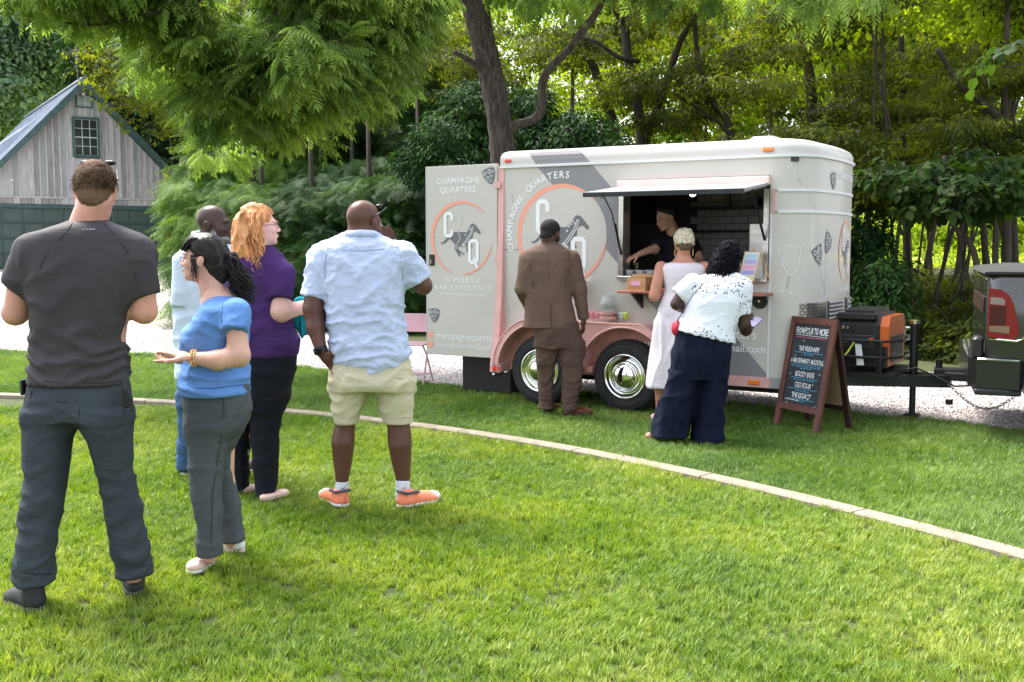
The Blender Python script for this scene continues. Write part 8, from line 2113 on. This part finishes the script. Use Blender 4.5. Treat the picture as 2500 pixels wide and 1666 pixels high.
tl_ = Decal(lambda u, v, l: (-l, 1.95-u, v), .004)
for i in range(10): tl_.line([(.35+i*.13, .90), (.35+i*.13, 1.12)], .03); 
MB().box(-.012, -.0, .30, 1.70, .97, 1.10, .003).build('tailgate_badge', M('badge_dark_red', (.035,.010,.012), rough=.4), truck)
MB().box(-.01, .02, .18, 1.82, 1.19, 1.25, .005).build('tailgate_spoiler', gr_, truck)
# tonneau cover with its soft pillow shape
cvm = M('tonneau', (.028,.026,.025), rough=.6, var=.1, bump=.1)
MB().add([(-.03,.06,1.29),(5.0,.06,1.29),(5.0,1.94,1.29),(-.03,1.94,1.29),(.0,.14,1.32),(5.0,.14,1.32),(5.0,1.86,1.32),(.0,1.86,1.32),(.22,.35,1.35),(5.0,.35,1.35),(5.0,1.65,1.35),(.22,1.65,1.35)], [(0,1,5,4),(3,7,6,2),(0,4,7,3),(4,5,9,8),(7,11,10,6),(4,8,11,7),(8,9,10,11)]).build('bed_cover', cvm, truck)
MB().box(-.025, 5.0, .03, .075, 1.283, 1.307, .004).build('cover_rail', blackp, truck)
# tail light wrapping the corner
tlp = [(0.004,0.8120),(0.182,0.7930),(0.221,0.8263),(0.213,0.9115),(0.182,1.0539),(0.147,1.1297),(0.093,1.1724),(0.004,1.1818)]
def tly(z, x): return -.030
def plate_(poly, l, mb=None):
    mb = mb or MB(); n = len(poly); v = [(x, tly(z, x)-l, z) for x, z in poly] + [(x, tly(z, x)+.03, z) for x, z in poly]
    return mb.add(v, [tuple(range(n))] + [(i, n+i, n+(i+1) % n, (i+1) % n) for i in range(n)])
tail = plate_(tlp, .006).build('tail_light', M('tail_red', (.20,.006,.008), rough=.2, coat=.3), truck)
plate_([(0.015,1.0632),(0.116,1.0539),(0.120,1.0870),(0.101,1.1108),(0.015,1.1155)], .009).build('reversing_lens', M('lens_clear', (.26,.20,.18), rough=.2), tail)
plate_([(0.015,0.9021),(0.128,0.9068),(0.131,1.0444),(0.015,1.0491)], .009).build('brake_lens', M('lens_dark_red', (.06,.008,.008), rough=.2), tail)
plate_([(0.015,0.8547),(0.155,0.8404),(0.155,0.8973),(0.015,0.8945)], .009).build('amber_lens', M('lens_amber', (.22,.15,.10), rough=.2), tail)
MB().tube([(.02,-.02,.796), (.10,-.036,.790), (.205,-.036,.783), (.25,-.036,.80), (.262,-.036,.835)], .009, 6).build('light_trim', chrome, truck)
# bumper
bpm = MB(); bpm.prism([(-.06,.03),(.24,-.035),(.27,.02),(.27,.2),(.0,.2),(.0,1.8),(.27,1.8),(.27,1.98),(.24,2.035),(-.06,1.97),(-.11,1.8),(-.11,.2)], .41, .63, ax='z'); bpm.build('bumper', M('bumper_black', (.014,.014,.015), rough=.3, coat=.3), truck)
MB().tube([(-.05,.022,.632), (.0,-.005,.635), (.235,-.038,.632)], .010, 6).build('bumper_edge', M('bumper_shine', (.35,.36,.38), rough=.25, metal=.8), truck)
MB().box(-.07, .26, -.02, 1.9, .36, .405, .01).build('bumper_valance', blackp, truck)
MB().box(-.09, -.01, .06, .30, .63, .80, .02).build('step_pad', blackp, truck)
MB().box(-.34, -.1, .92, 1.08, .36, .45, .01).cyl((-.30, 1.0, .45), (-.30, 1.0, .52), .028).build('hitch', blackm, truck)
MB().box(.3, 5.0, .25, 1.75, .35, .62).build('chassis', blackm, truck)
MB().box(.3, 5.0, .02, .06, .60, .66).build('wheel_arch_trim', blackp, truck)
for x in (1.15, 4.75):
    for y, sg_ in ((.02, 1), (1.98, -1)):
        wz = bpy.data.objects.new('wheel', None); COL.objects.link(wz); wz.parent = truck; PM[wz.name] = wm(truck)
        MB().lathe([(r, h*sg_) for r, h in [(.22,.02),(.24,.0),(.36,.0),(.40,.03),(.41,.12),(.40,.24),(.24,.26)]], (x, y, .41), 'y', 36).build('tyre', rubber, wz, smooth=True)
        MB().lathe([(r, h*sg_) for r, h in [(.001,.05),(.06,.04),(.07,.06),(.2,.05),(.23,.02)]], (x, y, .41), 'y', 24).build('rim', steel, wz, smooth=True)
# cab (ahead of the frame, seen only from other positions)
MB().prism([(2.3,1.2),(2.35,1.30),(2.75,1.88),(3.9,1.90),(4.6,1.32),(5.2,1.22),(5.2,1.15),(2.3,1.15)], .12, 1.88).build('cab', gr_, truck)
MB().prism([(2.5,1.32),(2.80,1.80),(3.85,1.82),(4.42,1.34)], .115, .118).build('window', pane_m if 'pane_m' in globals() else M('pane_dark', (.03,.035,.045), rough=.06, spec=.8), truck)
MB().prism([(5.2,.6),(5.2,1.22),(5.75,1.15),(5.95,.95),(5.95,.5)], .03, 1.97).build('bonnet', gr_, truck)
